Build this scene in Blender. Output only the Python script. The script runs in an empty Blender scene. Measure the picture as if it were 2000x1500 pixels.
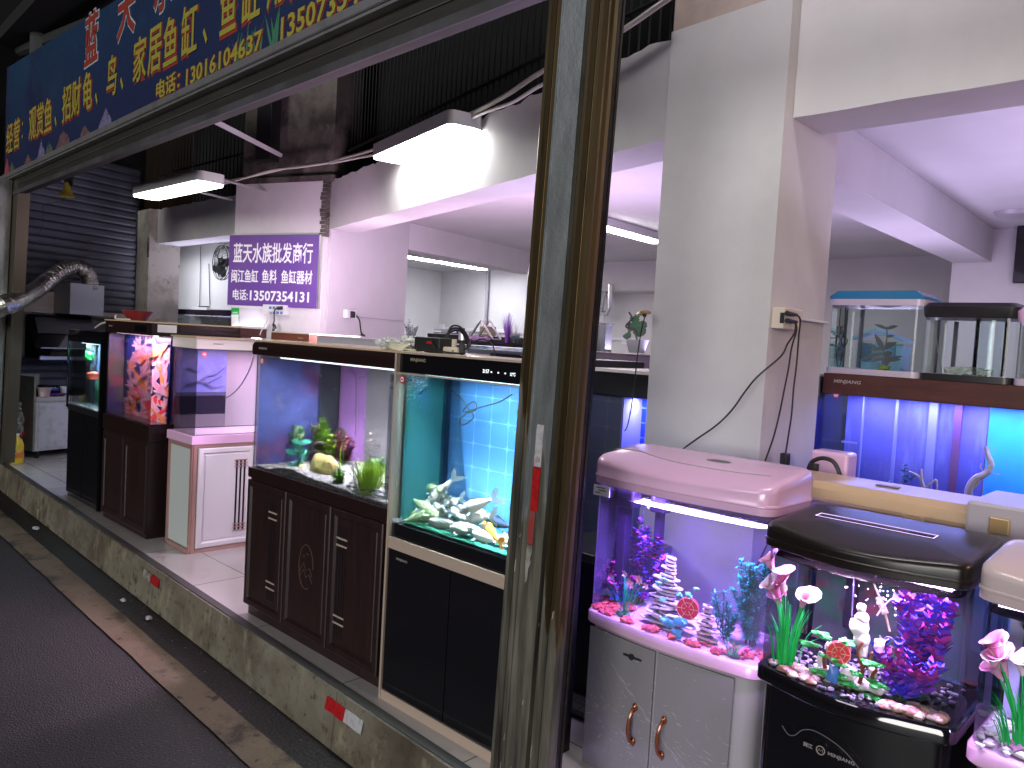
import bpy, bmesh, math, random
from mathutils import Vector, Matrix, noise
R = math.radians
SC = bpy.context.scene
COL = SC.collection
random.seed(7)

# ------------------------------------------------------------------ camera
CAM_R = Vector((0.717, 0.6943, 0.0576))
CAM_F = Vector((math.sin(-0.7662265)*math.cos(-0.0521499), math.cos(-0.7662265)*math.cos(-0.0521499), math.sin(-0.0521499)))
_r0 = Vector((math.cos(-0.7662265), -math.sin(-0.7662265), 0)); _u0 = _r0.cross(CAM_F)
_c, _s = math.cos(0.0576684), math.sin(0.0576684)
CAM_R = _c*_r0 + _s*_u0; CAM_U = -_s*_r0 + _c*_u0
EYE = Vector((0, 0, 1.75)); FPX = 1527.9
cd = bpy.data.cameras.new('camera'); cam = bpy.data.objects.new('camera', cd); COL.objects.link(cam)
m3 = Matrix((CAM_R, CAM_U, -CAM_F)).transposed()
cam.matrix_world = Matrix.Translation(EYE) @ m3.to_4x4()
cd.sensor_width = 36; cd.lens = FPX/2000*36; cd.clip_start = .05; cd.clip_end = 400
SC.camera = cam

# ------------------------------------------------------------------ night sky, one soft distant light, exposure
w = bpy.data.worlds.new('World'); SC.world = w; w.use_nodes = True
nt = w.node_tree; bg = nt.nodes['Background']
sky = nt.nodes.new('ShaderNodeTexSky'); sky.sky_type = 'NISHITA'; sky.sun_disc = False
sky.sun_elevation = R(-3); sky.sun_rotation = R(160)
nt.links.new(sky.outputs[0], bg.inputs[0]); bg.inputs[1].default_value = 0.13
sd = bpy.data.lights.new('street_glow', 'SUN'); sun = bpy.data.objects.new('street_glow', sd); COL.objects.link(sun)
sd.energy = 2.3; sd.angle = R(25); sd.color = (1.0, .97, .95)
_d = Vector((-0.35, 1.0, -0.04)).normalized()
sun.rotation_euler = _d.to_track_quat('-Z', 'Y').to_euler()
SC.view_settings.view_transform = 'Standard'; SC.view_settings.look = 'None'
SC.view_settings.exposure = 0.0; SC.view_settings.gamma = 1.0
SC.cycles.max_bounces = 7; SC.cycles.diffuse_bounces = 3; SC.cycles.glossy_bounces = 3
SC.cycles.transparent_max_bounces = 40; SC.cycles.transmission_bounces = 4
SC.cycles.sample_clamp_indirect = 4.0; SC.cycles.caustics_reflective = False; SC.cycles.caustics_refractive = False
SC.cycles.use_denoising = True

# ------------------------------------------------------------------ helpers
def at(px, py, **k):
    """the point of the real plane x=, y= or z= that is seen at this place of the photograph"""
    d = (px-1000)*CAM_R - (py-750)*CAM_U + FPX*CAM_F
    (a, v), = k.items(); i = 'xyz'.index(a)
    return EYE + d*((v-EYE[i])/d[i])
def atp(px, py, P, Q):
    d = (px-1000)*CAM_R - (py-750)*CAM_U + FPX*CAM_F
    n = Vector((-(Q[1]-P[1]), Q[0]-P[0], 0)); return EYE + d*((Vector((P[0], P[1], 0))-Vector((0, 0, 0))).dot(n)/d.dot(n))

class MB:
    def __init__(s): s.bm = bmesh.new(); s.M = Matrix.Identity(4); s.mi = 0; s.sm = False
    def v(s, p): return s.bm.verts.new(s.M @ Vector(p))
    def f(s, vs):
        try:
            f = s.bm.faces.new(vs); f.material_index = s.mi; f.smooth = s.sm; return f
        except ValueError: return None
    def box(s, x0, x1, y0, y1, z0, z1, b=0):
        n0 = len(s.bm.edges)
        V = [s.v((x, y, z)) for z in (z0, z1) for x, y in ((x0, y0), (x1, y0), (x1, y1), (x0, y1))]
        F = [s.f([V[i] for i in q]) for q in ((3, 2, 1, 0), (4, 5, 6, 7), (0, 1, 5, 4), (1, 2, 6, 5), (2, 3, 7, 6), (3, 0, 4, 7))]
        if b:
            es = list({e for f in F if f for e in f.edges})
            r = bmesh.ops.bevel(s.bm, geom=es, offset=b, segments=2, profile=.5, affect='EDGES')
            for f in r['faces']: f.material_index = s.mi
        return s
    def prism(s, pts, z0, z1, top=None):
        A = [s.v((p[0], p[1], z0)) for p in pts]; tp = top or pts
        B = [s.v((p[0], p[1], z1)) for p in tp]; n = len(pts)
        for i in range(n): s.f([A[i], A[(i+1) % n], B[(i+1) % n], B[i]])
        sm = s.sm; s.sm = False
        s.f(B); s.f(A[::-1]); s.sm = sm
        return s
    def loft(s, rings, cap0=True, cap1=True, closed=True):
        Vs = [[s.v(p) for p in r] for r in rings]
        for a, b in zip(Vs, Vs[1:]):
            n = len(a)
            for i in range(n if closed else n-1): s.f([a[i], a[(i+1) % n], b[(i+1) % n], b[i]])
        if cap0: s.f(Vs[0][::-1])
        if cap1: s.f(Vs[-1])
        return s
    def tube(s, pts, r, seg=6, r1=None):
        pts = [Vector(p) for p in pts]; n = len(pts); rings = []; up = None
        for i, p in enumerate(pts):
            t = (pts[min(i+1, n-1)]-pts[max(i-1, 0)]).normalized()
            if up is None: up = t.orthogonal().normalized()
            up = (up - t*up.dot(t)); up = up.normalized() if up.length > 1e-6 else t.orthogonal().normalized()
            sd_ = t.cross(up); rr = r if r1 is None else r+(r1-r)*i/(n-1)
            rings.append([p+rr*(math.cos(a)*up+math.sin(a)*sd_) for a in [2*math.pi*k/seg for k in range(seg)]])
        sm = s.sm; s.sm = seg > 4; s.loft(rings); s.sm = sm
        return s
    def lathe(s, c, prof, seg=16, axis='z', cap=True):
        rings = []
        for r, h in prof:
            ring = []
            for k in range(seg):
                a = 2*math.pi*k/seg; u, v_ = r*math.cos(a), r*math.sin(a)
                ring.append(Vector(c)+Vector({'z': (u, v_, h), 'y': (u, h, v_), 'x': (h, u, v_)}[axis]))
            rings.append(ring)
        s.sm = True; s.loft(rings, cap, cap); s.sm = False
        return s
    def blob(s, c, rad, seed=0, sub=2, rough=.25, sc=(1, 1, 1), flat=False):
        r = bmesh.ops.create_icosphere(s.bm, subdivisions=sub, radius=1)
        for v in r['verts']:
            p = v.co.normalized(); k = 1+rough*noise.noise(p*1.6+Vector((seed*3.1, seed*1.7, 0)))*2
            v.co = s.M @ (Vector(c)+Vector((p.x*sc[0], p.y*sc[1], p.z*sc[2]))*rad*k)
        for f in {f for v in r['verts'] for f in v.link_faces}: f.material_index = s.mi; f.smooth = not flat
        return s
    def quad(s, a, b, c, d): s.f([s.v(a), s.v(b), s.v(c), s.v(d)]); return s
    def leaf(s, base, tip, wd, nrm, seg=3, droop=0.):
        base, tip = Vector(base), Vector(tip); d = tip-base; L = d.length
        if L < 1e-6: return s
        sd_ = d.cross(Vector(nrm)); sd_ = (sd_.normalized() if sd_.length > 1e-6 else Vector((1, 0, 0)))*wd
        A, B = [], []
        for i in range(seg+1):
            t = i/seg; p = base+d*t+Vector((0, 0, -droop*L*t*t)); ww = math.sin(math.pi*min(.97, .12+.88*t))**.8
            A.append(s.v(p-sd_*ww)); B.append(s.v(p+sd_*ww))
        for i in range(seg): s.f([A[i], B[i], B[i+1], A[i+1]])
        return s
    def build(s, name, mats, parent=None, label=None):
        me = bpy.data.meshes.new(name); bmesh.ops.recalc_face_normals(s.bm, faces=s.bm.faces)
        if parent is not None:
            off = parent.matrix_world.translation if parent.parent is None else parent.get('_w', (0, 0, 0))
            off = Vector(off)
            bmesh.ops.translate(s.bm, verts=s.bm.verts, vec=-off)
        s.bm.to_mesh(me); s.bm.free()
        for m in (mats if isinstance(mats, (list, tuple)) else [mats]): me.materials.append(m)
        o = bpy.data.objects.new(name, me); COL.objects.link(o)
        if parent is not None: o.parent = parent; WPOS[o.name] = WPOS.get(parent.name, Vector())
        if label: o['label'] = label
        return o
WPOS = {}
def _mb_build(s, name, mats, parent=None, label=None, smooth=None):
    me = bpy.data.meshes.new(name); bmesh.ops.recalc_face_normals(s.bm, faces=s.bm.faces)
    off = WPOS.get(parent.name, Vector()) if parent is not None else Vector()
    bmesh.ops.translate(s.bm, verts=s.bm.verts, vec=-off)
    s.bm.to_mesh(me); s.bm.free()
    for m in (mats if isinstance(mats, (list, tuple)) else [mats]): me.materials.append(m)
    o = bpy.data.objects.new(name, me); COL.objects.link(o)
    if parent is not None: o.parent = parent
    WPOS[o.name] = off.copy()
    if label: o['label'] = label
    if any(f.use_smooth for f in me.polygons): me.set_sharp_from_angle(angle=R(38))
    return o
MB.build = _mb_build
def tag(o, label, cat, group=None):
    o['label'] = label; o['category'] = cat
    if group: o['group'] = group
    return o
def thing(name, loc, label, cat, group=None):
    o = bpy.data.objects.new(name, None); o.location = loc; COL.objects.link(o); o.empty_display_size = .1
    WPOS[o.name] = Vector(loc); return tag(o, label, cat, group)
def struct(o, kind='structure'): o['kind'] = kind; return o
def dup(root, off, label=None, group=None):
    """a copy of a thing, its parts and their sub-parts"""
    def cp(o, par):
        c = o.copy(); COL.objects.link(c); c.parent = par
        for ch in list(o.children): cp(ch, c)
        return c
    r = cp(root, None); r.location = Vector(root.location)+Vector(off)
    if label: r['label'] = label
    if group: r['group'] = group
    return r
def area(name, parent, loc, size, power, col, rot=(0, 0, 0), spread=180):
    l = bpy.data.lights.new(name, 'AREA'); l.shape = 'RECTANGLE'; l.size, l.size_y = size; l.energy = power; l.color = col; l.spread = R(spread)
    o = bpy.data.objects.new(name, l); COL.objects.link(o); o.parent = parent
    o.location = Vector(loc)-WPOS.get(parent.name, Vector()); o.rotation_euler = rot
    return o
def rrect(x0, x1, y0, y1, r=.03, bow=0, seg=4, n=8):
    """rounded rectangle in plan, its front (y0) side bowed outwards"""
    P = []
    def arc(cx_, cy_, a0):
        for k in range(seg+1):
            a = R(a0+90*k/seg); P.append((cx_+r*math.cos(a), cy_+r*math.sin(a)))
    arc(x0+r, y0+r, 180)
    if bow:
        for k in range(1, n):
            t = k/n; P.append((x0+r+(x1-x0-2*r)*t, y0-bow*math.sin(math.pi*t)))
    arc(x1-r, y0+r, 270); arc(x1-r, y1-r, 0); arc(x0+r, y1-r, 90)
    return P
def inset(P, d):
    cx_ = sum(p[0] for p in P)/len(P); cy_ = sum(p[1] for p in P)/len(P)
    xs = [p[0] for p in P]; ys = [p[1] for p in P]; hx = (max(xs)-min(xs))/2; hy = (max(ys)-min(ys))/2
    mx, my = (max(xs)+min(xs))/2, (max(ys)+min(ys))/2
    return [(mx+(p[0]-mx)*(hx-d)/hx, my+(p[1]-my)*(hy-d)/hy) for p in P]
def plane_M(o, u, v=(0, 0, 1)):
    """local x along u, local y up v, local z outwards"""
    u = Vector(u).normalized(); v = Vector(v).normalized(); n = u.cross(v)
    return Matrix.Translation(Vector(o)) @ Matrix((u, v, n)).transposed().to_4x4()

# ------------------------------------------------------------------ materials
MC = {}
def mat(name, col, rough=.5, metal=0, layers=(), bump=None, coat=0, spec=.5, alpha=1, trans=0):
    """layers: (colour, scale, lo, hi, stretch) noise patches over the base colour; bump: (scale, strength)"""
    if name in MC: return MC[name]
    m = bpy.data.materials.new(name); m.use_nodes = True; n = m.node_tree; b = n.nodes['Principled BSDF']
    N = n.nodes.new; Lk = n.links.new
    b.inputs['Roughness'].default_value = rough; b.inputs['Metallic'].default_value = metal
    b.inputs['Coat Weight'].default_value = coat; b.inputs['Specular IOR Level'].default_value = spec
    b.inputs['Base Color'].default_value = (*col, 1); b.inputs['Alpha'].default_value = alpha
    b.inputs['Transmission Weight'].default_value = trans
    tc = N('ShaderNodeTexCoord'); src = None
    for k, ly in enumerate(layers):
        c2, scl, lo, hi = ly[:4]; st = ly[4] if len(ly) > 4 else (1, 1, 1)
        mp = N('ShaderNodeMapping'); mp.inputs['Scale'].default_value = st; mp.inputs['Location'].default_value = (k*3.7, k*1.9, k)
        nz = N('ShaderNodeTexNoise'); nz.inputs['Scale'].default_value = scl; nz.inputs['Detail'].default_value = 6; nz.inputs['Roughness'].default_value = .62
        mr = N('ShaderNodeMapRange'); mr.inputs[1].default_value = lo; mr.inputs[2].default_value = hi
        mx = N('ShaderNodeMix'); mx.data_type = 'RGBA'
        Lk(tc.outputs['Object'], mp.inputs[0]); Lk(mp.outputs[0], nz.inputs['Vector']); Lk(nz.outputs[0], mr.inputs[0]); Lk(mr.outputs[0], mx.inputs[0])
        if src: Lk(src, mx.inputs[6])
        else: mx.inputs[6].default_value = (*col, 1)
        mx.inputs[7].default_value = (*c2, 1); src = mx.outputs[2]
    if src: Lk(src, b.inputs['Base Color'])
    if bump:
        nz = N('ShaderNodeTexNoise'); nz.inputs['Scale'].default_value = bump[0]; nz.inputs['Detail'].default_value = 5
        bp = N('ShaderNodeBump'); bp.inputs['Strength'].default_value = bump[1]; bp.inputs['Distance'].default_value = .01
        Lk(tc.outputs['Object'], nz.inputs['Vector']); Lk(nz.outputs[0], bp.inputs['Height']); Lk(bp.outputs[0], b.inputs['Normal'])
    MC[name] = m; return m
def emit(name, col, st):
    if name in MC: return MC[name]
    m = bpy.data.materials.new(name); m.use_nodes = True; b = m.node_tree.nodes['Principled BSDF']
    b.inputs['Base Color'].default_value = (*col, 1); b.inputs['Emission Color'].default_value = (*col, 1); b.inputs['Emission Strength'].default_value = st
    MC[name] = m; return m
def glass(name, tint=(.93, .97, .97), refl=1.0, rough=.02, dirt=0.0, dcol=(.8, .85, .9)):
    """thin sheet: lets light straight through, tinted, with a reflection that grows towards grazing"""
    if name in MC: return MC[name]
    m = bpy.data.materials.new(name); m.use_nodes = True; n = m.node_tree; n.nodes.clear(); N = n.nodes.new; Lk = n.links.new
    o = N('ShaderNodeOutputMaterial'); t = N('ShaderNodeBsdfTransparent'); t.inputs[0].default_value = (*tint, 1)
    g = N('ShaderNodeBsdfGlossy'); g.inputs['Roughness'].default_value = rough
    fr = N('ShaderNodeFresnel'); fr.inputs[0].default_value = 1.35
    ml = N('ShaderNodeMath'); ml.operation = 'MULTIPLY'; ml.inputs[1].default_value = refl; ml.use_clamp = True
    mx = N('ShaderNodeMixShader'); Lk(fr.outputs[0], ml.inputs[0]); Lk(ml.outputs[0], mx.inputs[0]); Lk(t.outputs[0], mx.inputs[1]); Lk(g.outputs[0], mx.inputs[2])
    last = mx.outputs[0]
    if dirt:  # dust on some panes; on the violet ones a painted light haze
        df = N('ShaderNodeBsdfDiffuse'); df.inputs[0].default_value = (*dcol, 1)
        tc = N('ShaderNodeTexCoord'); nz = N('ShaderNodeTexNoise'); nz.inputs['Scale'].default_value = 5; nz.inputs['Detail'].default_value = 8
        mr = N('ShaderNodeMapRange'); mr.inputs[1].default_value = .35; mr.inputs[2].default_value = .8; mr.inputs[3].default_value = dirt*.4; mr.inputs[4].default_value = dirt*1.6
        Lk(tc.outputs['Object'], nz.inputs['Vector']); Lk(nz.outputs[0], mr.inputs[0])
        m2 = N('ShaderNodeMixShader'); Lk(mr.outputs[0], m2.inputs[0]); Lk(last, m2.inputs[1]); Lk(df.outputs[0], m2.inputs[2]); last = m2.outputs[0]
    Lk(last, o.inputs[0]); MC[name] = m; return m
def tile_mat(name, base, line, size, axes='xz', rough=.25, k=.93, p=7, var=.0):
    """rounded square cells with star shaped joints"""
    m = bpy.data.materials.new(name); m.use_nodes = True; n = m.node_tree; b = n.nodes['Principled BSDF']; N = n.nodes.new; Lk = n.links.new
    tc = N('ShaderNodeTexCoord'); sp = N('ShaderNodeSeparateXYZ'); Lk(tc.outputs['Object'], sp.inputs[0]); outs = []
    for a in axes:
        q = sp.outputs['xyz'.index(a)]
        for op, v in (('DIVIDE', size), ('FRACT', None), ('MULTIPLY', 2), ('SUBTRACT', 1), ('ABSOLUTE', None), ('POWER', p)):
            t = N('ShaderNodeMath'); t.operation = op; Lk(q, t.inputs[0])
            if v is not None: t.inputs[1].default_value = v
            q = t.outputs[0]
        outs.append(q)
    t = N('ShaderNodeMath'); t.operation = 'ADD'; Lk(outs[0], t.inputs[0]); Lk(outs[1], t.inputs[1])
    mr = N('ShaderNodeMapRange'); mr.inputs[1].default_value = k-.08; mr.inputs[2].default_value = k+.08; Lk(t.outputs[0], mr.inputs[0])
    mx = N('ShaderNodeMix'); mx.data_type = 'RGBA'; mx.inputs[6].default_value = (*base, 1); mx.inputs[7].default_value = (*line, 1)
    Lk(mr.outputs[0], mx.inputs[0]); Lk(mx.outputs[2], b.inputs['Base Color']); b.inputs['Roughness'].default_value = rough
    MC[name] = m; return m
def floor_mat():
    m = bpy.data.materials.new('floor_tile'); m.use_nodes = True; n = m.node_tree; b = n.nodes['Principled BSDF']; N = n.nodes.new; Lk = n.links.new
    tc = N('ShaderNodeTexCoord'); br = N('ShaderNodeTexBrick'); br.offset = 0; br.inputs['Scale'].default_value = 1
    br.inputs['Brick Width'].default_value = .8; br.inputs['Row Height'].default_value = .8; br.inputs['Mortar Size'].default_value = .0035
    br.inputs['Color1'].default_value = (.56, .54, .50, 1); br.inputs['Color2'].default_value = (.52, .50, .47, 1); br.inputs['Mortar'].default_value = (.16, .15, .14, 1)
    nz = N('ShaderNodeTexNoise'); nz.inputs['Scale'].default_value = 3.5; nz.inputs['Detail'].default_value = 9; nz.inputs['Roughness'].default_value = .7
    mr = N('ShaderNodeMapRange'); mr.inputs[1].default_value = .57; mr.inputs[2].default_value = .75; mr.inputs[4].default_value = .55
    mx = N('ShaderNodeMix'); mx.data_type = 'RGBA'; mx.inputs[7].default_value = (.25, .23, .21, 1)
    mp = N('ShaderNodeMapping'); mp.inputs['Location'].default_value = (.35, .1, 0)
    Lk(tc.outputs['Object'], mp.inputs[0]); Lk(mp.outputs[0], br.inputs['Vector']); Lk(tc.outputs['Object'], nz.inputs['Vector']); Lk(nz.outputs[0], mr.inputs[0])
    Lk(mr.outputs[0], mx.inputs[0]); Lk(br.outputs[0], mx.inputs[6]); Lk(mx.outputs[2], b.inputs['Base Color'])
    r2 = N('ShaderNodeMapRange'); r2.inputs[1].default_value = .3; r2.inputs[2].default_value = .7; r2.inputs[3].default_value = .12; r2.inputs[4].default_value = .3
    Lk(nz.outputs[0], r2.inputs[0]); Lk(r2.outputs[0], b.inputs['Roughness'])
    return m
def text(name, body, M, h, wsc, mats, parent, bold=.0, ext=.0015, fit=None, centre=False, shear=0):
    """lettering as a mesh; M: plane_M; h: letter height; fit: total width"""
    c = bpy.data.curves.new(name, 'FONT'); c.body = body; c.size = 1; c.offset = bold; c.extrude = 0; c.resolution_u = 2; c.shear = shear
    o = bpy.data.objects.new(name, c); COL.objects.link(o); bpy.context.view_layer.update()
    dg = bpy.context.evaluated_depsgraph_get(); me = bpy.data.meshes.new_from_object(o.evaluated_get(dg))
    bpy.data.objects.remove(o); bpy.data.curves.remove(c)
    xs = [v.co.x for v in me.vertices]; ys = [v.co.y for v in me.vertices]
    x0, x1, y0, y1 = min(xs), max(xs), min(ys), max(ys); sy = h/(y1-y0); sx = (fit/(x1-x0)) if fit else sy*wsc
    mb = MB(); mb.bm.from_mesh(me); bpy.data.meshes.remove(me)
    for v in mb.bm.verts: v.co = M @ Vector(((v.co.x-x0)*sx, (v.co.y-y0)*sy, 0))
    if ext:
        r = bmesh.ops.extrude_face_region(mb.bm, geom=mb.bm.faces[:]); nn = (M.to_3x3() @ Vector((0, 0, 1)))*ext
        bmesh.ops.translate(mb.bm, verts=[e for e in r['geom'] if isinstance(e, bmesh.types.BMVert)], vec=nn)
    for f in mb.bm.faces: f.material_index = 0
    return mb.build(name, mats, parent)
# ------------------------------------------------------------------ base colours
WHITE = mat('white_paint', (.62, .61, .62), .75, layers=[((.50, .49, .50), 1.3, .42, .75), ((.30, .28, .26), 9, .70, .85)], bump=(60, .05))
WALLP = mat('plaster', (.60, .59, .61), .8, layers=[((.50, .49, .50), .9, .4, .8)], bump=(80, .06))
GREYP = mat('grey_paint', (.42, .42, .43), .8, layers=[((.33, .32, .33), 2.2, .45, .8, (3, 3, .3))], bump=(70, .06))
BEIGEP = mat('beige_trim', (.62, .50, .40), .3, metal=.35)
BLACKG = mat('black_gloss', (.006, .006, .008), .07, coat=.6)
BLACKS = mat('black_satin', (.012, .012, .014), .35)
WENGE = mat('wenge', (.017, .0085, .0085), .34, layers=[((.030, .015, .014), 9, .4, .7, (6, 6, .4))], bump=(40, .03))
WENGE_T = mat('wenge_trim', (.018, .009, .009), .24)
BROWNL = mat('brown_lid', (.06, .018, .013), .35, layers=[((.09, .03, .02), 8, .4, .7, (.6, 6, 6))])
CREAM = mat('cream_plastic', (.66, .62, .57), .4)
PINKM = mat('rose_gold', (.62, .36, .32), .3, metal=.5)
WDOOR = mat('white_door', (.72, .69, .72), .3)
LILACW = mat('white_abs_pink_lit', (.72, .46, .68), .24, coat=.3)  # white plastic with the pink and violet light put into its colour
TANP = mat('yellowed_abs', (.55, .40, .24), .3, coat=.2)
GREYAB = mat('grey_abs', (.42, .41, .44), .35)
STEEL = mat('galvanised', (.36, .40, .40), .42, metal=.75, layers=[((.19, .21, .21), 14, .4, .7, (1, 1, .25))], bump=(120, .1))
ALU = mat('aluminium', (.62, .62, .63), .3, metal=.8, layers=[((.4, .4, .4), 6, .5, .8)])
BRONZE = mat('bronze_aluminium', (.030, .027, .023), .28, metal=.6, layers=[((.07, .06, .05), 5, .5, .8, (.3, 4, 4))])
CABLE = mat('cable_black', (.015, .015, .015), .5)
CABLEW = mat('cable_white', (.6, .58, .52), .5)
PVC = mat('white_pvc', (.66, .66, .68), .45)
CONC = mat('raw_concrete', (.12, .11, .095), .9, layers=[((.045, .04, .034), 3.5, .45, .62), ((.19, .17, .14), 7, .6, .72)], bump=(14, .5))
KERBM = mat('stained_concrete', (.19, .178, .13), .8, layers=[((.25, .238, .19), 1.2, .42, .75), ((.12, .10, .07), 2.6, .42, .66, (1, 1, 1.4)), ((.06, .045, .03), 1.3, .48, .70), ((.27, .25, .17), 11, .56, .70, (1, 1, .35)), ((.07, .055, .035), 22, .55, .68), ((.03, .024, .018), 5, .60, .68, (1, 1, .6))], bump=(30, .35))
ROADM = mat('asphalt', (.034, .027, .030), .48, layers=[((.022, .017, .018), .9, .45, .62), ((.10, .085, .095), 55, .56, .66), ((.010, .008, .009), 85, .54, .62)], bump=(110, 1.0))
GUTM = mat('gutter_grime', (.007, .006, .006), .55, layers=[((.028, .022, .018), 3, .52, .7), ((.012, .011, .010), 40, .4, .7)], bump=(60, .8))
LINEM = mat('worn_line', (.17, .125, .08), .6, layers=[((.11, .07, .035), 1.6, .45, .6), ((.045, .032, .022), 3.4, .53, .61), ((.03, .024, .02), 16, .60, .68), ((.22, .17, .13), 70, .55, .8)], bump=(120, .6))
DARKW = mat('dark_backing', (.007, .008, .0085), .95)
SHUT = mat('shutter_paint', (.085, .095, .12), .5, layers=[((.05, .055, .07), 1.5, .45, .7), ((.03, .03, .035), 6, .6, .75, (1, 1, 2))])
OLD = mat('dirty_cream', (.42, .40, .34), .7, layers=[((.22, .19, .14), 4, .5, .7), ((.07, .05, .03), 9, .62, .72)])

def fk(x): return 2.084-.0356*(x+9.066)          # the front line of the raised shop floor
def kstrip(mb, x0, x1, a, b, z0, z1, dz=0):
    return mb.prism([(x0, fk(x0)+a), (x1, fk(x1)+a), (x1, fk(x1)+b), (x0, fk(x0)+b)], z0, z1)

# ------------------------------------------------------------------ ground
mb = MB(); mb.prism([(-80, -60), (60, -60), (60, 60), (-80, 60)], -.4, 0); struct(mb.build('road', ROADM))
mb = MB()
L1 = [at(0, 1043, z=0), at(117, 1159, z=0), at(233, 1271, z=0), at(327, 1355, z=0), at(495, 1495, z=0)]
L2 = [at(0, 992, z=0), at(84, 1071, z=0), at(196, 1169, z=0), at(289, 1248, z=0), at(373, 1323, z=0), at(593, 1491, z=0)]
def fitl(P):
    n = len(P); mx = sum(p.x for p in P)/n; my = sum(p.y for p in P)/n
    k = sum((p.x-mx)*(p.y-my) for p in P)/sum((p.x-mx)**2 for p in P); return lambda x: my+k*(x-mx)
f1, f2 = fitl(L1), fitl(L2)
def strip(mb, fa, fb, x0, x1, z, n=60, jag=.006):
    for i in range(n):
        xa, xb = x0+(x1-x0)*i/n, x0+(x1-x0)*(i+1)/n
        ja = [jag*noise.noise(Vector((x*3, 0, 3)))*2 for x in (xa, xb)]
        mb.f([mb.v((xa, fa(xa)+ja[0], z)), mb.v((xb, fa(xb)+ja[1], z)), mb.v((xb, fb(xb)-ja[1], z)), mb.v((xa, fb(xa)-ja[0], z))])
strip(mb, f2, lambda x: fk(x)+.04, -24, 6, .004); struct(mb.build('gutter', GUTM))
mb = MB(); strip(mb, f1, f2, -24, 6, .008, 240, .004); struct(mb.build('edge_line', LINEM))
mb = MB(); xs = [-24]+[-10.2+1.25*i for i in range(11)]+[6]
for a, b in zip(xs, xs[1:]): kstrip(mb, a+.002, b-.002, 0, .07, 0, .248)
for v in mb.bm.verts:
    if v.co.z < .1 and v.co.y < fk(v.co.x)+.01: v.co.y -= .02
struct(mb.build('kerb', KERBM))
mb = MB(); kstrip(mb, -24, 6, .012, .055, .2, .253); struct(mb.build('floor_edge', mat('edge_tile_side', (.05, .05, .045), .6)))
mb = MB(); mb.prism([(-24, fk(-24)+.05), (6, fk(6)+.05), (6, 9.5), (-24, 9.5)], .1, .25); struct(mb.build('floor', floor_mat()))

# dirt litter in the gutter
PAPER = mat('wet_paper', (.5, .5, .52), .6, layers=[((.2, .18, .16), 30, .5, .7)])
for px, py, s, lab in ((293, 1209, .028, 'crumpled white paper scrap in the gutter nearest the dirty kerb'), (240, 1173, .018, 'small flat white scrap lying farther along the gutter by the kerb'),
                  (72, 1033, .035, 'torn clear plastic bag lying in the far end of the gutter')):
    p = at(px, py, z=.012); mb = MB()
    for k in range(4): mb.blob((p.x+random.uniform(-1, 1)*s*.5, p.y+random.uniform(-1, 1)*s*.4, p.z+s*.25), s*random.uniform(.4, .8), k+px, 2, .5, (1.3, .9, .5), True)
    tag(mb.build('litter', PAPER), lab, 'litter')
mb = MB()
for i in range(42):
    x = random.uniform(-5.5, -1.6); y = fk(x)-random.uniform(.03, .33)*random.random()-.03; s = random.uniform(.0015, .004)
    mb.blob((x, y, .006+s*.4), s, i, 1, .3, (1.4, 1, .6), True)
struct(mb.build('gutter_grit', mat('pale_grit', (.22, .21, .22), .8)), 'stuff')

# ------------------------------------------------------------------ shell of the shop
mb = MB(); mb.prism([(-13, 3.8), (-7.1, 3.8), (-6.1, 4.05), (-1.95, 3.05), (3.6, 3.05), (3.6, 9.5), (-13, 9.5)], 2.95, 3.05); struct(mb.build('ceiling', WALLP))
mb = MB(); mb.box(-13, 3.6, 9.2, 9.4, .25, 2.95); struct(mb.build('wall_back', WALLP))
mb = MB(); mb.box(3.4, 3.6, 2.9, 9.2, .25, 2.95); struct(mb.build('wall_right', WALLP))
mb = MB(); mb.box(-10.9, -10.75, 5.35, 9.2, .25, 2.95); struct(mb.build('wall_side', WALLP))
mb = MB(); mb.box(-13, -7.0, 5.2, 5.35, .25, 2.95); mb.box(-10.30, -10.285, 5.19, 5.2, .25, 2.95); struct(mb.build('wall_partition', WALLP))
mb = MB(); mb.prism([(-6.10, 3.90), (-6.58, 5.15), (-6.70, 5.15), (-6.25, 3.90)], .25, 2.95); struct(mb.build('wall_inner', WALLP))
mb = MB(); mb.prism([(-6.58, 5.152), (-7.0, 7.6), (-7.25, 7.6), (-6.83, 5.152)], 2.67, 2.948); tag(mb.build('ceiling_beam', WALLP), 'lilac lit ceiling beam running back beside the long tube light', 'beam')
mb = MB(); mb.prism([(-1.60, 3.332), (-1.76, 7.598), (-2.05, 7.598), (-1.95, 3.332)], 2.67, 2.948); tag(mb.build('ceiling_beam', WALLP), 'lilac ceiling beam running back from the grey column above the blue lidded tank', 'beam')
mb = MB(); mb.box(-2.06, -.2, 7.6, 7.9, .25, 2.948); struct(mb.build('wall_pier', WALLP))
mb = MB(); mb.box(-8.2, -4.6, 8.75, 9.198, 2.55, 2.948); tag(mb.build('ceiling_beam', WALLP), 'low white beam across the top of the rear wall', 'beam')
def roughtop(mb, P, Q, th, z0, z1, n=60, jag=.02, seed=0):
    """a wall whose broken top edge runs unevenly"""
    P, Q = Vector(P), Vector(Q); d = (Q-P); nn = Vector((-d.y, d.x)).normalized()*th
    if nn.y < 0: nn = -nn
    rings = []
    for i in range(n+1):
        p = P+d*i/n; j = jag*(noise.noise(Vector((i*.35+seed, 0, 0)))+.6*noise.noise(Vector((i*1.3+seed, 5, 0))))
        j0 = .004*noise.noise(Vector((i*.3+seed, 9, 0)))
        rings.append([(p.x, p.y, z0+j0), (p.x, p.y, z1+j), (p.x+nn.x, p.y+nn.y, z1+j*.5), (p.x+nn.x, p.y+nn.y, z0)])
    mb.loft(rings); return mb
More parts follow.
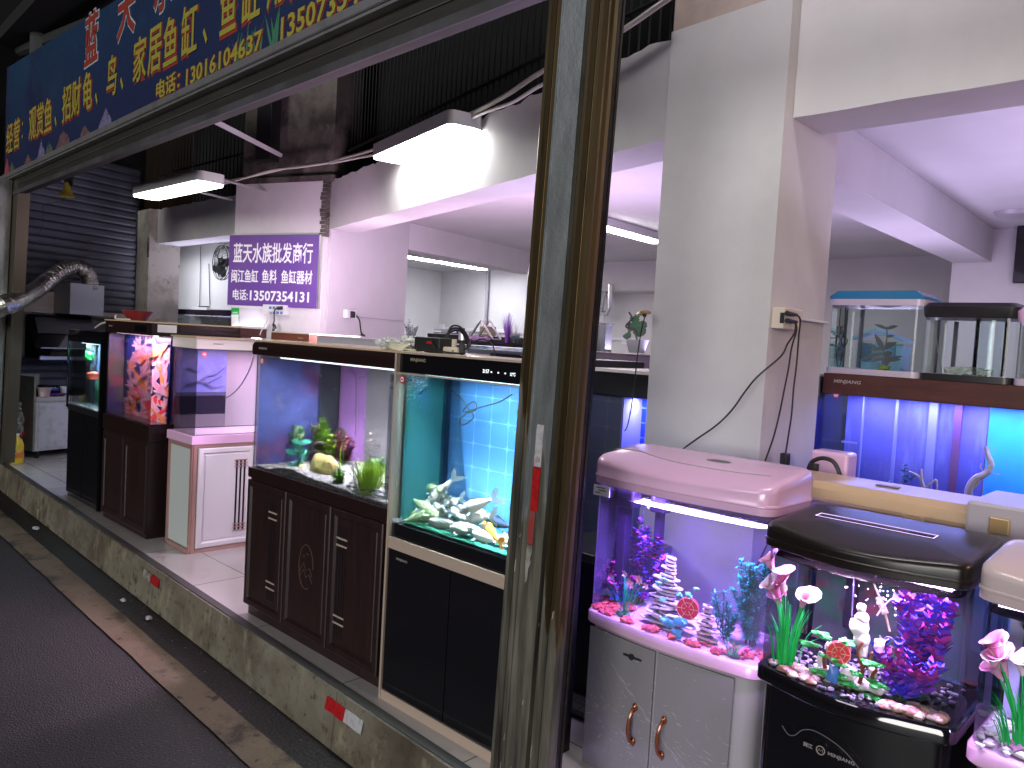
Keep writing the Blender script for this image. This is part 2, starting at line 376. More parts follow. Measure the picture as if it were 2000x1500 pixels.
tag(roughtop(MB(), (-9.69, 3.69), (-7.0, 3.69), .26, 2.67, 3.065, seed=2).build('wall_beam', WHITE), 'dirty white beam over the left opening beside the shutter', 'beam')
tag(roughtop(MB(), (-6.125, 3.90), (-1.952, 2.893), .27, 2.67, 3.10, 90, seed=11).build('wall_beam', WHITE), 'broken topped white beam lit by the middle panel lamp', 'beam')
tag(roughtop(MB(), (-1.378, 2.893), (3.4, 2.86), .28, 2.67, 4.6, seed=4).build('wall_beam', WHITE), 'smooth grey white beam at the upper right of the column', 'beam')
mb = MB(); mb.prism([(-1.95, 2.887), (-1.38, 2.825), (-1.38, 3.33), (-1.95, 3.33)], .25, 3.12)
tag(mb.build('column', WHITE), 'thick grey white column standing behind the lilac lidded aquarium', 'column')
mb = MB(); roughtop(mb, (-1.95, 2.90), (-1.379, 2.84), .4, 3.12, 4.6, jag=.0); tag(mb.build('upper_pier', mat('brown_plaster', (.46, .38, .35), .9, layers=[((.30, .23, .20), 3, .4, .7)])), 'brownish bare plaster above the thick grey column', 'wall')
PA, PB = Vector((-7.12, 3.50)), Vector((-6.12, 3.845)); pd = (PB-PA).normalized(); pn = Vector((-pd.y, pd.x))
def pil(a, b, c, d): return [tuple(PA+pd*a+pn*c), tuple(PA+pd*b+pn*c), tuple(PA+pd*b+pn*d), tuple(PA+pd*a+pn*d)]
PW = (PB-PA).length
mb = MB(); mb.prism(pil(0, PW, 0, .32), .25, 3.09); mb.mi = 1
for i in range(14):
    z = 2.6+i*.036; mb.prism(pil(PW-.03-random.random()*.03, PW+.012, -.006, .05), z, z+.03)
tag(mb.build('sign_pillar', [WHITE, CONC]), 'white pillar with peeling corner carrying the purple shop sign', 'column')
mb = MB(); mb.prism(pil(.06, PW+.05, .02, .4), 3.092, 4.6); mb.prism(pil(.02, PW+.08, -.01, .06), 3.092, 3.14); tag(mb.build('concrete_column', CONC), 'rough brown bare concrete column above the white pillar', 'column')
mb = MB(); mb.box(-9.78, -9.42, 3.60, 3.96, .25, 3.06); mb.mi = 1; mb.box(-9.44, -9.415, 3.585, 3.6, 2.5, 2.72)
tag(mb.build('door_pillar', [OLD, CONC]), 'narrow dirty cream pillar between shutter and left opening', 'column')
# dark clerestory: bars over the beams
BARM = mat('dark_bar', (.010, .011, .011), .8)
def grille(name, P, Q, z0, z1, n, lab, hz):
    P, Q = Vector(P), Vector(Q); g = thing(name, (P.x, P.y, z0), lab, 'grille', 'barred openings above the shop beams')
    mb = MB()
    for i in range(n):
        p = P+(Q-P)*(i+.5)/n; mb.tube([(p.x, p.y, z0), (p.x, p.y, z1)], .0055, 5)
    mb.build('bars', BARM, g); mb = MB()
    for z in hz: mb.tube([(P.x, P.y-.014, z), (Q.x, Q.y-.014, z)], .012, 5)
    mb.build('rail', BARM, g)
grille('window_grille', (-9.7, 3.80), (-6.8, 3.80), 3.06, 4.6, 36, 'dark barred opening behind the left tube lamp', (3.5, 4.1))
grille('window_grille', (-5.98, 3.98), (-1.96, 3.02), 3.08, 4.6, 58, 'dark barred opening above the middle lit beam', (3.36, 4.1))
mb = MB(); mb.prism([(-10.6, 4.6), (-6.2, 4.5), (-1.5, 3.5), (-1.5, 3.6), (-6.2, 4.7), (-10.6, 4.8)], 3.055, 4.7); struct(mb.build('void_backing', DARKW))  # near-black sheet standing for the unlit space behind the bars
mb = MB(); mb.prism([(-10.8, fk(-10.8)+.05), (3.6, fk(3.6)+.05), (3.6, 4.8), (-10.8, 4.8)], 4.62, 4.75); struct(mb.build('porch_sky_blocker', DARKW))  # unseen dark sheet added to keep the sky off the porch

# ------------------------------------------------------------------ roller shutter at the left end
S0, S1 = Vector((-9.70, 2.30)), Vector((-10.10, 3.72)); sdv = (S1-S0).normalized(); sn = Vector((sdv.y, -sdv.x))
sh = thing('roller_shutter', (S0.x, S0.y, .25), 'closed dark grey slatted roller shutter at the left end', 'roller shutter')
mb = MB(); prof = []; z = .26
while z < 3.6:
    prof += [(0.0, z), (.012, z+.02), (.014, z+.06), (.004, z+.078), (-.010, z+.083)]; z += .088
for (o0, z0), (o1, z1) in zip(prof, prof[1:]):
    a, b = S0-sn*(-o0), S1-sn*(-o0); c, d = S1+sn*o1, S0+sn*o1
    mb.f([mb.v((a.x, a.y, z0)), mb.v((b.x, b.y, z0)), mb.v((c.x, c.y, z1)), mb.v((d.x, d.y, z1))])
mb.build('slat_curtain', SHUT, sh)
mb = MB()
for p, q in ((S0-sdv*.06, S0+sdv*.02), (S1-sdv*.02, S1+sdv*.07)):
    mb.prism([tuple(p+sn*.03), tuple(q+sn*.03), tuple(q-sn*.04), tuple(p-sn*.04)], .25, 3.1)
mb.build('guide_rail', ALU, sh)
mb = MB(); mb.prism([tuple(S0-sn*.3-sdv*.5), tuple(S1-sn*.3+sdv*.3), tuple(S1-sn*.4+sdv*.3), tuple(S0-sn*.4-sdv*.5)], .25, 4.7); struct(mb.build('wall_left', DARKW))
# pale board behind cooker
mb = MB(); mb.M = plane_M((S0.x+sn.x*.05, S0.y+sn.y*.05, 0), (sdv.x, sdv.y, 0)); mb.box(0, .42, 1.70, 2.02, 0, .015); mb.box(.42, 1.5, 1.55, 1.83, -.005, .012)
tag(mb.build('board', mat('bare_plywood', (.46, .43, .35), .7, layers=[((.36, .33, .26), 3, .4, .7, (1, 1, 8))])), 'pale board fixed across the shutter above the cooker hood', 'board')

# ------------------------------------------------------------------ front posts
GOLD = mat('bronze_gold_anodised', (.23, .175, .095), .30, metal=.85, layers=[((.12, .095, .05), 2.2, .45, .7, (5, 5, .3)), ((.05, .045, .03), 5, .60, .72, (3, 3, .4))], bump=(60, .06))
DIRTP = mat('greenish_grimy_film', (.135, .13, .095), .72, layers=[((.06, .06, .048), 6, .45, .62, (5, 5, .35)), ((.26, .25, .20), 9, .66, .74, (4, 4, .5)), ((.03, .03, .025), 16, .6, .7, (6, 6, .3))], bump=(40, .3))
def grimed(name, clean, dirty, k, zc):
    """the clean metal above, grime below an uneven line that slopes across the post"""
    m = clean.copy(); m.name = name; n = m.node_tree; b = n.nodes['Principled BSDF']; d = dirty.node_tree.nodes['Principled BSDF']
    N = n.nodes.new; Lk = n.links.new; tc = N('ShaderNodeTexCoord'); sp = N('ShaderNodeSeparateXYZ'); Lk(tc.outputs['Object'], sp.inputs[0])
    nz = N('ShaderNodeTexNoise'); nz.inputs['Scale'].default_value = 1; nz.inputs['Detail'].default_value = 8; mp = N('ShaderNodeMapping'); mp.inputs['Scale'].default_value = (26, 26, 2.5); Lk(tc.outputs['Object'], mp.inputs[0]); Lk(mp.outputs[0], nz.inputs['Vector'])
    a = N('ShaderNodeMath'); a.operation = 'MULTIPLY_ADD'; a.inputs[1].default_value = k; Lk(sp.outputs[0], a.inputs[0]); Lk(sp.outputs[2], a.inputs[2])
    c = N('ShaderNodeMath'); c.operation = 'MULTIPLY_ADD'; c.inputs[1].default_value = .9; Lk(nz.outputs[0], c.inputs[0]); Lk(a.outputs[0], c.inputs[2])
    mr = N('ShaderNodeMapRange'); mr.inputs[1].default_value = zc+.45-.03; mr.inputs[2].default_value = zc+.45+.03; mr.inputs[3].default_value = 1; mr.inputs[4].default_value = 0; Lk(c.outputs[0], mr.inputs[0])
    n2 = N('ShaderNodeTexNoise'); n2.inputs['Scale'].default_value = 5; n2.inputs['Detail'].default_value = 8; m3_ = N('ShaderNodeMapping'); m3_.inputs['Scale'].default_value = (6, 6, .5); Lk(tc.outputs['Object'], m3_.inputs[0]); Lk(m3_.outputs[0], n2.inputs['Vector'])
    cr = N('ShaderNodeValToRGB'); cr.color_ramp.elements[0].position = .36; cr.color_ramp.elements[0].color = (.03, .03, .024, 1); cr.color_ramp.elements[1].position = .55; cr.color_ramp.elements[1].color = (.10, .098, .072, 1); e = cr.color_ramp.elements.new(.74); e.color = (.19, .185, .15, 1); Lk(n2.outputs[0], cr.inputs[0])
    mx = N('ShaderNodeMix'); mx.data_type = 'RGBA'; Lk(mr.outputs[0], mx.inputs[0]); Lk(b.inputs['Base Color'].links[0].from_socket, mx.inputs[6]); Lk(cr.outputs[0], mx.inputs[7]); Lk(mx.outputs[2], b.inputs['Base Color'])
    for sock, v1 in (('Metallic', 0.0), ('Roughness', .75)):
        q = N('ShaderNodeMapRange'); q.inputs[3].default_value = b.inputs[sock].default_value; q.inputs[4].default_value = v1; Lk(mr.outputs[0], q.inputs[0]); Lk(q.outputs[0], b.inputs[sock])
    return m
GOLDG = grimed('bronze_gold_grimed', GOLD, DIRTP, 4.2, 1.02); STEELG = grimed('galvanised_grimed', STEEL, DIRTP, 0, 1.08)
X0, X1, X2, X3 = -1.660, -1.587, -1.497, -1.428
po = thing('shutter_post', (-1.55, fk(-1.55), .25), 'grimy bronze aluminium shutter post with red and white reflective tape', 'post')
yf = fk(-1.55)-.065
def grooved(mb, xa, xb, z0, z1, d=.004, n=7):
    """a fluted strip: narrow ribs along the post"""
    pts = []; wdt = xb-xa
    for i in range(n): pts += [(xa+wdt*i/n, yf), (xa+wdt*(i+.25)/n, yf-d), (xa+wdt*(i+.75)/n, yf-d)]
    pts += [(xb, yf), (xb, yf+.02), (xa, yf+.02)]
    mb.prism(pts, z0, z1)
mb = MB()
for a, b in ((X0, X1), (X2, X3)):
    w_ = b-a; mb.prism([(a, yf+.05), (a, yf+.012), (a+.012, yf), (a+w_*.34, yf), (a+w_*.34, yf+.004), (a+w_*.66, yf+.004), (a+w_*.66, yf), (b-.010, yf), (b, yf+.012), (b, yf+.05)], .25, 4.5)
    grooved(mb, a+w_*.36, a+w_*.64, .25, 4.5)
mb.prism([(X3, yf+.02), (X3+.006, yf+.03), (X3+.007, yf+.045), (X3, yf+.05)], .25, 4.5)
mb.build('bronze_profile', GOLDG, po)
mb = MB(); mb.box(X1+.001, X2-.001, yf-.006, yf+.06, .25, 4.5); mb.box(X1-.002, X1+.004, yf-.009, yf, .25, 4.5)
mb.build('centre_strip', STEELG, po)
mb = MB(); mb.box(X0+.01, X3+.004, yf+.0505, yf+.066, .25, 4.5); mb.box(X3-.02, X3+.007, yf+.0665, yf+.076, .25, 4.5); mb.build('guide_channel', BRONZE, po)
SILV = mat('worn_paint_flecks', (.34, .35, .31), .7)
TAPER = mat('red_reflective', (.42, .012, .015), .35, layers=[((.30, .01, .012), 60, .5, .6), ((.14, .03, .03), 7, .6, .72)]); TAPEW = mat('white_reflective', (.46, .46, .47), .3, layers=[((.36, .36, .38), 60, .5, .6), ((.2, .19, .17), 8, .6, .72)])
TAPED = mat('dirty_red_reflective', (.25, .035, .03), .6, layers=[((.14, .10, .08), 9, .42, .62)]); TAPEG = mat('scuffed_tape_backing', (.30, .29, .26), .7, layers=[((.12, .11, .09), 12, .45, .6)])
zt = lambda py: at(1052, py, y=yf-.008).z
mb = MB(); mb.box(X1+.030, X1+.058, yf-.0085, yf-.0062, zt(912), zt(829)); mb.build('white_tape', TAPEW, po)
mb = MB(); mb.box(X1+.029, X1+.058, yf-.0087, yf-.0062, zt(1000), zt(913)); mb.build('red_tape', TAPER, po)
mb = MB(); mb.box(X1+.027, X1+.051, yf-.0086, yf-.0062, zt(1068), zt(1001)); mb.build('worn_red_tape', TAPED, po)
mb = MB()
pts = [(X1+.027, 1070), (X1+.050, 1070), (X1+.049, 1085), (X1+.044, 1095), (X1+.047, 1105), (X1+.040, 1118), (X1+.039, 1140), (X1+.030, 1150), (X1+.026, 1100)]
A = [mb.v((x, yf-.0075, zt(y))) for x, y in pts]; mb.f(A); mb.build('torn_tape', TAPEG, po)
mb = MB(); mb.M = plane_M((X1+.044, yf-.0089, zt(898)), (1, 0, 0)); 
for rr in (.0085,): mb.loft([[(rr*math.cos(a), rr*math.sin(a), 0) for a in [k*math.pi/10 for k in range(20)]], [((rr-.0015)*math.cos(a), (rr-.0015)*math.sin(a), .0003) for a in [k*math.pi/10 for k in range(20)]]], False, False)
mb.box(-.003, -.0015, -.004, .004, 0, .0004); mb.box(.0015, .003, -.004, .004, 0, .0004); mb.box(-.003, .003, -.0007, .0007, 0, .0005); mb.build('tape_emblem', TAPER, po)
mb = MB(); random.seed(5)
for i in range(13):
    x = random.choice([random.uniform(X0, X1), random.uniform(X1, X2), random.uniform(X2, X3)]); z = random.uniform(.3, 1.28); h = random.uniform(.006, .05); q = random.uniform(.0008, .003)
    y = yf-.0072 if X1 < x < X2 else yf-.0006
    A = [mb.v((x-q, y, z)), mb.v((x+q*.5, y, z+h*.2)), mb.v((x+q, y, z+h)), mb.v((x-q*.4, y, z+h*.8))]; mb.f(A)
struct(mb.build('paint_flecks', SILV, po), 'stuff')
for ch in po.children:      # the post leans a little to the right
    for v in ch.data.vertices: v.co.x += (v.co.z+.25-1.77)*.026
for (u, v_) in ((1078, 1225), (1078, 1345)):
    pass
lp = thing('shutter_post', (-8.6, fk(-8.6), .25), 'far narrow bronze shutter post at the left end of the kerb', 'post')
fq = lambda a, b_, py, d, y0=2.0: [(at(a, py, y=y0).x, y0+d, at(a, py, y=y0).z), (at(b_, py, y=y0).x, y0+d, at(b_, py, y=y0).z), (at(b_, py, y=y0).x, y0+d+.1, at(b_, py, y=y0).z), (at(a, py, y=y0).x, y0+d+.1, at(a, py, y=y0).z)]
mb = MB(); mb.loft([fq(-14, 5, 905, 0), fq(-3, 18, 700, 0), fq(12, 36, 352, 0)]); mb.build('profile', mat('far_bronze', (.10, .085, .06), .35, metal=.6), lp)
mb = MB(); mb.loft([fq(-8, 0, 905, -.11), fq(3, 10, 700, -.11), fq(20, 27, 352, -.11)]); mb.build('centre_strip', STEEL, lp)
mb = MB(); mb.tube([at(27, 740, y=2.15), at(33, 600, y=2.15), at(43, 372, y=2.15)], .022, 8); mb.tube([at(40, 428, y=2.15), at(42, 400, y=2.15)], .034, 8); tag(mb.build('drain_pipe', PVC), 'thin pale upright pipe beside the far post', 'pipe')
# ------------------------------------------------------------------ header and sign board
hd = thing('shutter_header', (-5, fk(-5), 2.84), 'long dark aluminium header carrying the shutters under the blue sign', 'header')
def hz(x): return -.005*(x+9)  # the header sinks a little to the right
def kb(mb, x0, x1, a, b, z0, z1):
    A = [(x0, fk(x0)-.055+a, z0+hz(x0)), (x0, fk(x0)-.055+b, z0+hz(x0)), (x0, fk(x0)-.055+b, z1+hz(x0)), (x0, fk(x0)-.055+a, z1+hz(x0))]
    B = [(x1, fk(x1)-.055+a, z0+hz(x1)), (x1, fk(x1)-.055+b, z0+hz(x1)), (x1, fk(x1)-.055+b, z1+hz(x1)), (x1, fk(x1)-.055+a, z1+hz(x1))]
    mb.loft([A, B])
mb = MB(); kb(mb, -8.8, 3, 0, .07, 2.865, 3.008); mb.build('track_box', mat('dark_header', (.035, .033, .030), .55, metal=.3, layers=[((.06, .055, .05), 5, .5, .8, (.3, 4, 4))]), hd)
mb = MB(); kb(mb, -8.8, 3, -.012, -.001, 2.852, 2.888); kb(mb, -8.8, 3, -.006, .02, 2.94, 2.946); mb.build('bottom_strip', mat('satin_strip', (.05, .05, .052), .55, metal=.2, layers=[((.08, .08, .09), 2.5, .42, .6, (1, 1, 1))]), hd)
sg = thing('shop_sign', (-5, fk(-5)-.1, 3.0), 'large blue aquarium shop sign with yellow and red lettering above the kerb', 'sign')
mb = MB()
for i in range(30):
    x0, x1 = -8.86+i*.4, -8.86+(i+1)*.4
    if x0 > 3: break
    A = []
    for x in (x0, x1):
        top = 4.09-.07*(x+8.86) if x < -5.4 else 3.85
        zb = 3.05-.0125*(x+8.86); A.append((x, fk(x)-.06, zb)); A.append((x, fk(x)-.06, top)); A.append((x, fk(x)+.02, top)); A.append((x, fk(x)+.02, zb))
    mb.loft([A[:4], A[4:]], i == 0, False)
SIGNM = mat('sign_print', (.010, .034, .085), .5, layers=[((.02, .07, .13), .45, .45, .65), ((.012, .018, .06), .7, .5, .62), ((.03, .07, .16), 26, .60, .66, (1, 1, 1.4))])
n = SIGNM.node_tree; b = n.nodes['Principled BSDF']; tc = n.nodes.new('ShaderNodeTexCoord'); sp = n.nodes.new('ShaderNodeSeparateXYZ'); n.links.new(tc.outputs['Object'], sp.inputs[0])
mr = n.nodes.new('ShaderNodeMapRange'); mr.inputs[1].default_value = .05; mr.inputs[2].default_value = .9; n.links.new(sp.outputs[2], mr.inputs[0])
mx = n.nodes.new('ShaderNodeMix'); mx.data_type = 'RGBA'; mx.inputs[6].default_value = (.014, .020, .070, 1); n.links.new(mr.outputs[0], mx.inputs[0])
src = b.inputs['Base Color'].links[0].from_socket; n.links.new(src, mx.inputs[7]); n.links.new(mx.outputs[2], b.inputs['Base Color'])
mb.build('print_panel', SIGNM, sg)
mb = MB(); kb(mb, -8.9, 3, -.06, .01, 3.010, 3.045); kb(mb, -8.9, 3, -.045, .01, 2.995, 3.008); mb.build('edge_rail', ALU, sg)
YEL = mat('yellow_print', (.30, .27, .04), .6); RED = mat('red_print', (.24, .03, .02), .6); WHT = mat('white_print', (.40, .42, .46), .6)
def kM(x, z, off=.062): return plane_M((x, fk(x)-off, z), (1, -.0356, 0))
LET = [('经', -8.78, -8.52), ('营', -8.49, -8.26), ('观', -7.92, -7.68), ('赏', -7.66, -7.43), ('鱼', -7.41, -7.18), ('招', -6.88, -6.65), ('财', -6.62, -6.40), ('龟', -6.35, -6.12),
       ('鸟', -5.80, -5.60), ('家', -5.28, -5.05), ('居', -5.02, -4.80), ('鱼', -4.77, -4.56), ('缸', -4.50, -4.28), ('鱼', -3.99, -3.80), ('缸', -3.74, -3.54), ('用', -3.47, -3.31), ('品', -3.25, -3.08)]
def zb(x): return 3.262-.0075*(x+8.8)
def joined(name, items, m, off, bold, ext, parent):
    return [text(name, ch, kM(x0, z, off), h, 1, m, parent, bold, ext, fit=x1-x0) for ch, x0, x1, z, h in items]
it = [(c, a, b_, zb(a), .275) for c, a, b_ in LET]
joined('goods_lettering', it, YEL, .064, .012, .002, sg)
joined('goods_outline', [(c, a-.008, b_+.012, z-.018, h+.018) for c, a, b_, z, h in it], RED, .061, .035, .001, sg)
dots = [('：', -8.17, -8.14, 3.32, .15), ('、', -7.09, -7.03, 3.25, .09), ('、', -6.05, -5.99, 3.24, .09), ('、', -5.52, -5.46, 3.24, .09), ('、', -4.20, -4.14, 3.23, .09)]
joined('comma_lettering', dots, YEL, .0642, .012, .002, sg)
ph = [('电话：', -4.86, -4.50, 3.065, .11), ('13016104637', -4.41, -3.50, 3.058, .095), ('13507354131', -3.32, -2.45, 3.05, .105)]
joined('phone_lettering', ph, YEL, .0645, .02, .002, sg)
joined('phone_outline', [(c, a-.008, b_+.01, z-.01, h+.014) for c, a, b_, z, h in ph], RED, .061, .05, .001, sg)
tt = [('蓝', -6.33, -6.03, 3.56, .36), ('天', -5.62, -5.28, 3.57, .36), ('水', -4.95, -4.65, 3.57, .36), ('族', -4.2, -3.9, 3.57, .36)]
for o_, m_, of_, bo_, gr in (('title_outline', WHT, .061, .05, .012), ('title_lettering', RED, .064, .02, 0)):
    joined(o_, [(c, a-gr, b_+gr, z-gr, h+2*gr) for c, a, b_, z, h in tt], m_, of_, bo_, .002, sg)
# printed corals and weed along the lower edge
random.seed(3)
def coral(cx_, wd, h, m, seed):
    mb = MB(); rnd = random.Random(seed); M = kM(cx_, 3.05-.0125*(cx_+8.86), .0612); mb.M = M
    for k in range(int(60*wd/.2)):
        x = rnd.gauss(0, wd*.25); hh = h*max(.15, 1-abs(x)/wd*1.3)*rnd.uniform(.35, 1); q = wd*rnd.uniform(.02, .05); z0 = rnd.uniform(0, hh*.5)
        A = [mb.v((x-q, z0, k*2e-5)), mb.v((x+q, z0, k*2e-5)), mb.v((x+q*1.3, hh*.8, k*2e-5)), mb.v((x+q*.2, hh, k*2e-5)), mb.v((x-q*1.1, hh*.85, k*2e-5))]; mb.f(A)
    return mb.build('coral_print', m, sg)
C1 = mat('coral_lilac', (.20, .17, .30), .6, layers=[((.10, .09, .2), 30, .4, .6)]); C2 = mat('coral_rust', (.17, .09, .09), .6, layers=[((.08, .05, .07), 30, .4, .6)]); C3 = mat('coral_red', (.30, .05, .07), .6); C4 = mat('coral_green', (.07, .10, .08), .6)
for a in ((-8.55, .22, .14, C4, 1), (-7.95, .3, .13, C2, 2), (-7.5, .26, .20, C1, 3), (-7.25, .3, .14, C4, 4), (-6.85, .42, .20, C2, 5), (-6.3, .3, .15, C2, 6), (-5.82, .3, .20, C1, 7), (-8.75, .2, .22, C3, 8)): coral(*a)
WEED = mat('weed_print', (.04, .16, .09), .6)
for cx_, wd, h, s_ in ((-4.15, .35, .13, 1), (-3.62, .5, .22, 2)):
    mb = MB(); rnd = random.Random(s_); mb.M = kM(cx_, 3.0, .0613)
    for k in range(16):
        x = rnd.uniform(-wd/2, wd/2); l = h*rnd.uniform(.6, 1); a = rnd.uniform(-.5, .6); mb.leaf((x, 0, k*2e-5), (x+math.sin(a)*l, l*math.cos(a), k*2e-5), .012, (0, 0, 1))
    mb.build('weed_print', WEED, sg)
mb = MB(); rnd = random.Random(9)
for k in range(120):                                # swirling water lines of the print
    x = rnd.uniform(-3.9, -1.9); z = rnd.uniform(3.02, 3.5); pts = []; a = rnd.uniform(0, 6)
    for j in range(6):
        pts.append((x, fk(x)-.0615, z)); x += .016*math.cos(a); z += .016*math.sin(a); a += rnd.uniform(-.7, .7)
    for p, q in zip(pts, pts[1:]): mb.f([mb.v(p), mb.v(q), mb.v((q[0], q[1], q[2]+.003)), mb.v((p[0], p[1], p[2]+.003))])
mb.build('ripple_print', mat('ripple_blue', (.10, .14, .30), .6), sg)
# neighbour's sign at the far left
nb = thing('neighbour_sign', (-9.6, fk(-9.6), 1.9), 'pale pink neighbouring sign with purple lettering cut off at the left edge', 'sign')
mb = MB(); kstrip(mb, -12.5, -9.06, -.03, .03, 2.3, 3.0); mb.build('panel', mat('pink_sign', (.42, .30, .40), .6), nb)
text('lettering', '联系', plane_M((-9.62, fk(-9.6)-.031, 2.42), (1, -.0356, 0)), .16, 1, mat('purple_ink', (.12, .03, .09), .5), nb, .02, .002, fit=.42)
mb = MB(); kstrip(mb, -12.5, -9.06, -.02, .03, .27, 2.28); mb.build('pane_wall', mat('dim_pane', (.05, .045, .05), .2), nb)
mb = MB(); mb.lathe((-9.35, fk(-9.3)-.03, 1.02), [(0, -.02), (.14, -.02), (.16, 0), (.14, .02), (0, .02)], 20, 'y'); tag(mb.build('round_mirror', ALU), 'round steel rim seen at the far left edge', 'rim')
mb = MB()
mb.tube([(-9.3, 2.4, 3.1), (-9.3, 2.4, 6.5)], .09, 8); mb.tube([(-14, 2.2, 4.9), (-6.2, 2.6, 4.35)], .06, 8)
tag(mb.build('gantry', mat('dark_steel', (.03, .035, .035), .6)), 'dark steel gantry standing in the night above the left end', 'gantry')

# ------------------------------------------------------------------ shop sign on the pillar
pM = plane_M((PA.x, PA.y, 0), (pd.x, pd.y, 0))
def onp(px, py): p = pM.inverted() @ atp(px, py, (PA.x, PA.y), (PB.x, PB.y)); return p.x, p.y
u0, v0 = onp(455, 596); u1, v1 = onp(628, 459); u0 = -.03
ps = thing('purple_sign', tuple(pM @ Vector((u0, v0, .02))), 'purple sign board with white lettering on the left pillar', 'sign')
PURP = mat('purple_print', (.13, .06, .30), .4, layers=[((.16, .085, .27), .9, .4, .62)])
mb = MB(); mb.M = pM; mb.box(u0, u1, v0, v1, .004, .030, .003); mb.build('board', PURP, ps)
mb = MB(); mb.M = pM; mb.box(u1+.001, u1+.016, v0, v1, .002, .028); mb.build('edge_strip', ALU, ps)
H = v1-v0; W = u1-u0; PM = lambda a, b_: pM @ Matrix.Translation((u0+a*W, v0+b_*H, .0305))
WL = mat('white_vinyl', (.85, .85, .88), .4)
text('name_lettering', '蓝天水族批发商行', PM(.055, .605), H*.285, 1, WL, ps, .012, .002, fit=W*.885)
text('goods_lettering', '闽江鱼缸', PM(.04, .325), H*.19, 1, WL, ps, .012, .002, fit=W*.31)
text('goods_lettering', '鱼料', PM(.395, .325), H*.19, 1, WL, ps, .012, .002, fit=W*.165)
text('goods_lettering', '鱼缸器材', PM(.61, .325), H*.19, 1, WL, ps, .012, .002, fit=W*.335)
text('phone_lettering', '电话:', PM(.065, .075), H*.155, 1, WL, ps, .012, .002, fit=W*.175)
text('phone_lettering', '13507354131', PM(.265, .075), H*.145, 1, WL, ps, .02, .002, fit=W*.655)
# ------------------------------------------------------------------ lamps
LAMP = emit('lamp_diffuser', (1.0, 1.0, .96), 23); LAMPW = emit('lamp_diffuser_warm', (1.0, .97, .86), 10); HOUS = mat('lamp_housing', (.62, .62, .62), .4)
def panel_lamp(name, c, ux, L, W, H, m, lab, grp='white panel lamps', r=.05):
    """rounded box housing with a glowing underside; c: centre of the underside"""
    g = thing(name, tuple(c), lab, 'lamp', grp); u = Vector(ux).normalized()
    M = Matrix.Translation(Vector(c)) @ Matrix((u, Vector((-u.y, u.x, 0)), Vector((0, 0, 1)))).transposed().to_4x4()
    P = rrect(-L/2, L/2, -W/2, W/2, r)
    mb = MB(); mb.M = M; mb.sm = True; mb.prism(P, .003, H); mb.build('housing', HOUS, g)
    mb = MB(); mb.M = M; mb.prism(inset(P, .006), -.012, .0025); mb.build('diffuser', m, g)
    return g
q = [at(726, 308, z=3.01), at(780, 318, z=3.01), at(945, 257, z=3.01), at(880, 238, z=3.01)]
c = (q[0]+q[1]+q[2]+q[3])/4; u = ((q[3]-q[0])+(q[2]-q[1]))
panel_lamp('panel_lamp', (c.x, c.y, 3.01), u, 1.19, .235, .085, LAMP, 'glaring white panel lamp mounted against the middle beam')
q = [at(253, 382, z=2.8), at(288, 388, z=2.8), at(424, 362, z=2.8), at(388, 350, z=2.8)]
lamp2 = panel_lamp('panel_lamp', ((q[0].x+q[3].x)/2, q[0].y+.11, 2.8), (1, .01, 0), 1.25, .22, .075, LAMPW, 'white panel lamp held on two rods in front of the left pillar')
mb = MB()
e1 = atp(518, 374, (PA.x, PA.y), (PB.x, PB.y)); e2 = atp(453, 390, (PA.x, PA.y), (PB.x, PB.y))
mb.tube([(-5.75, 2.62, 2.86), e1], .011, 6); mb.tube([(-6.35, 2.62, 2.84), e2], .011, 6); mb.build('support_rod', ALU, lamp2)
mb = MB(); mb.tube([(-6.6, 2.55, 2.87), (-6.75, 2.5, 4.6)], .002, 4); mb.tube([(-5.9, 2.55, 2.87), (-5.75, 2.5, 4.6)], .002, 4); mb.build('hanging_wire', CABLE, lamp2)
panel_lamp('ceiling_panel_lamp', (-11.3, 4.45, 2.85), (1, 0, 0), 1.2, .25, .08, emit('added_lamp_glow', (.90, .92, 1), 38), 'added white panel lamp brightening the left inner wall, out of view behind the beam', 'lamps on the inner ceiling')  # unseen lamp added behind the beam to brighten the left inner wall
panel_lamp('tube_lamp', (-9.06, 7.85, 2.90), (-.08, 1, 0), 1.7, .14, .04, emit('tube_glow', (.93, .94, 1), 90), 'long thin tube lamp on the rear ceiling beside the lilac beam', 'lamps on the inner ceiling', .02)
panel_lamp('ceiling_panel_lamp', (-4.55, 6.25, 2.865), (-.07, 1, 0), 1.1, .15, .08, emit('tube_glow2', (1, .97, .98), 40), 'short white panel lamp on the ceiling between post and column', 'lamps on the inner ceiling', .02)
g = thing('round_ceiling_lamp', (-1.45, 6.85, 2.945), 'round lamp glowing on the ceiling at the far right', 'lamp')
mb = MB(); mb.lathe((-1.45, 6.85, 2.949), [(0, -.03), (.13, -.03), (.15, 0)], 24); mb.build('shade', GREYAB, g)
panel_lamp('panel_lamp', (-1.0, 2.05, 4.25), (1, 0, 0), 1.2, .24, .08, emit('porch_fill_glow', (1, .93, .93), 42), 'added fill lamp high under the porch, out of view')  # added out of view to brighten the column, beam and lids
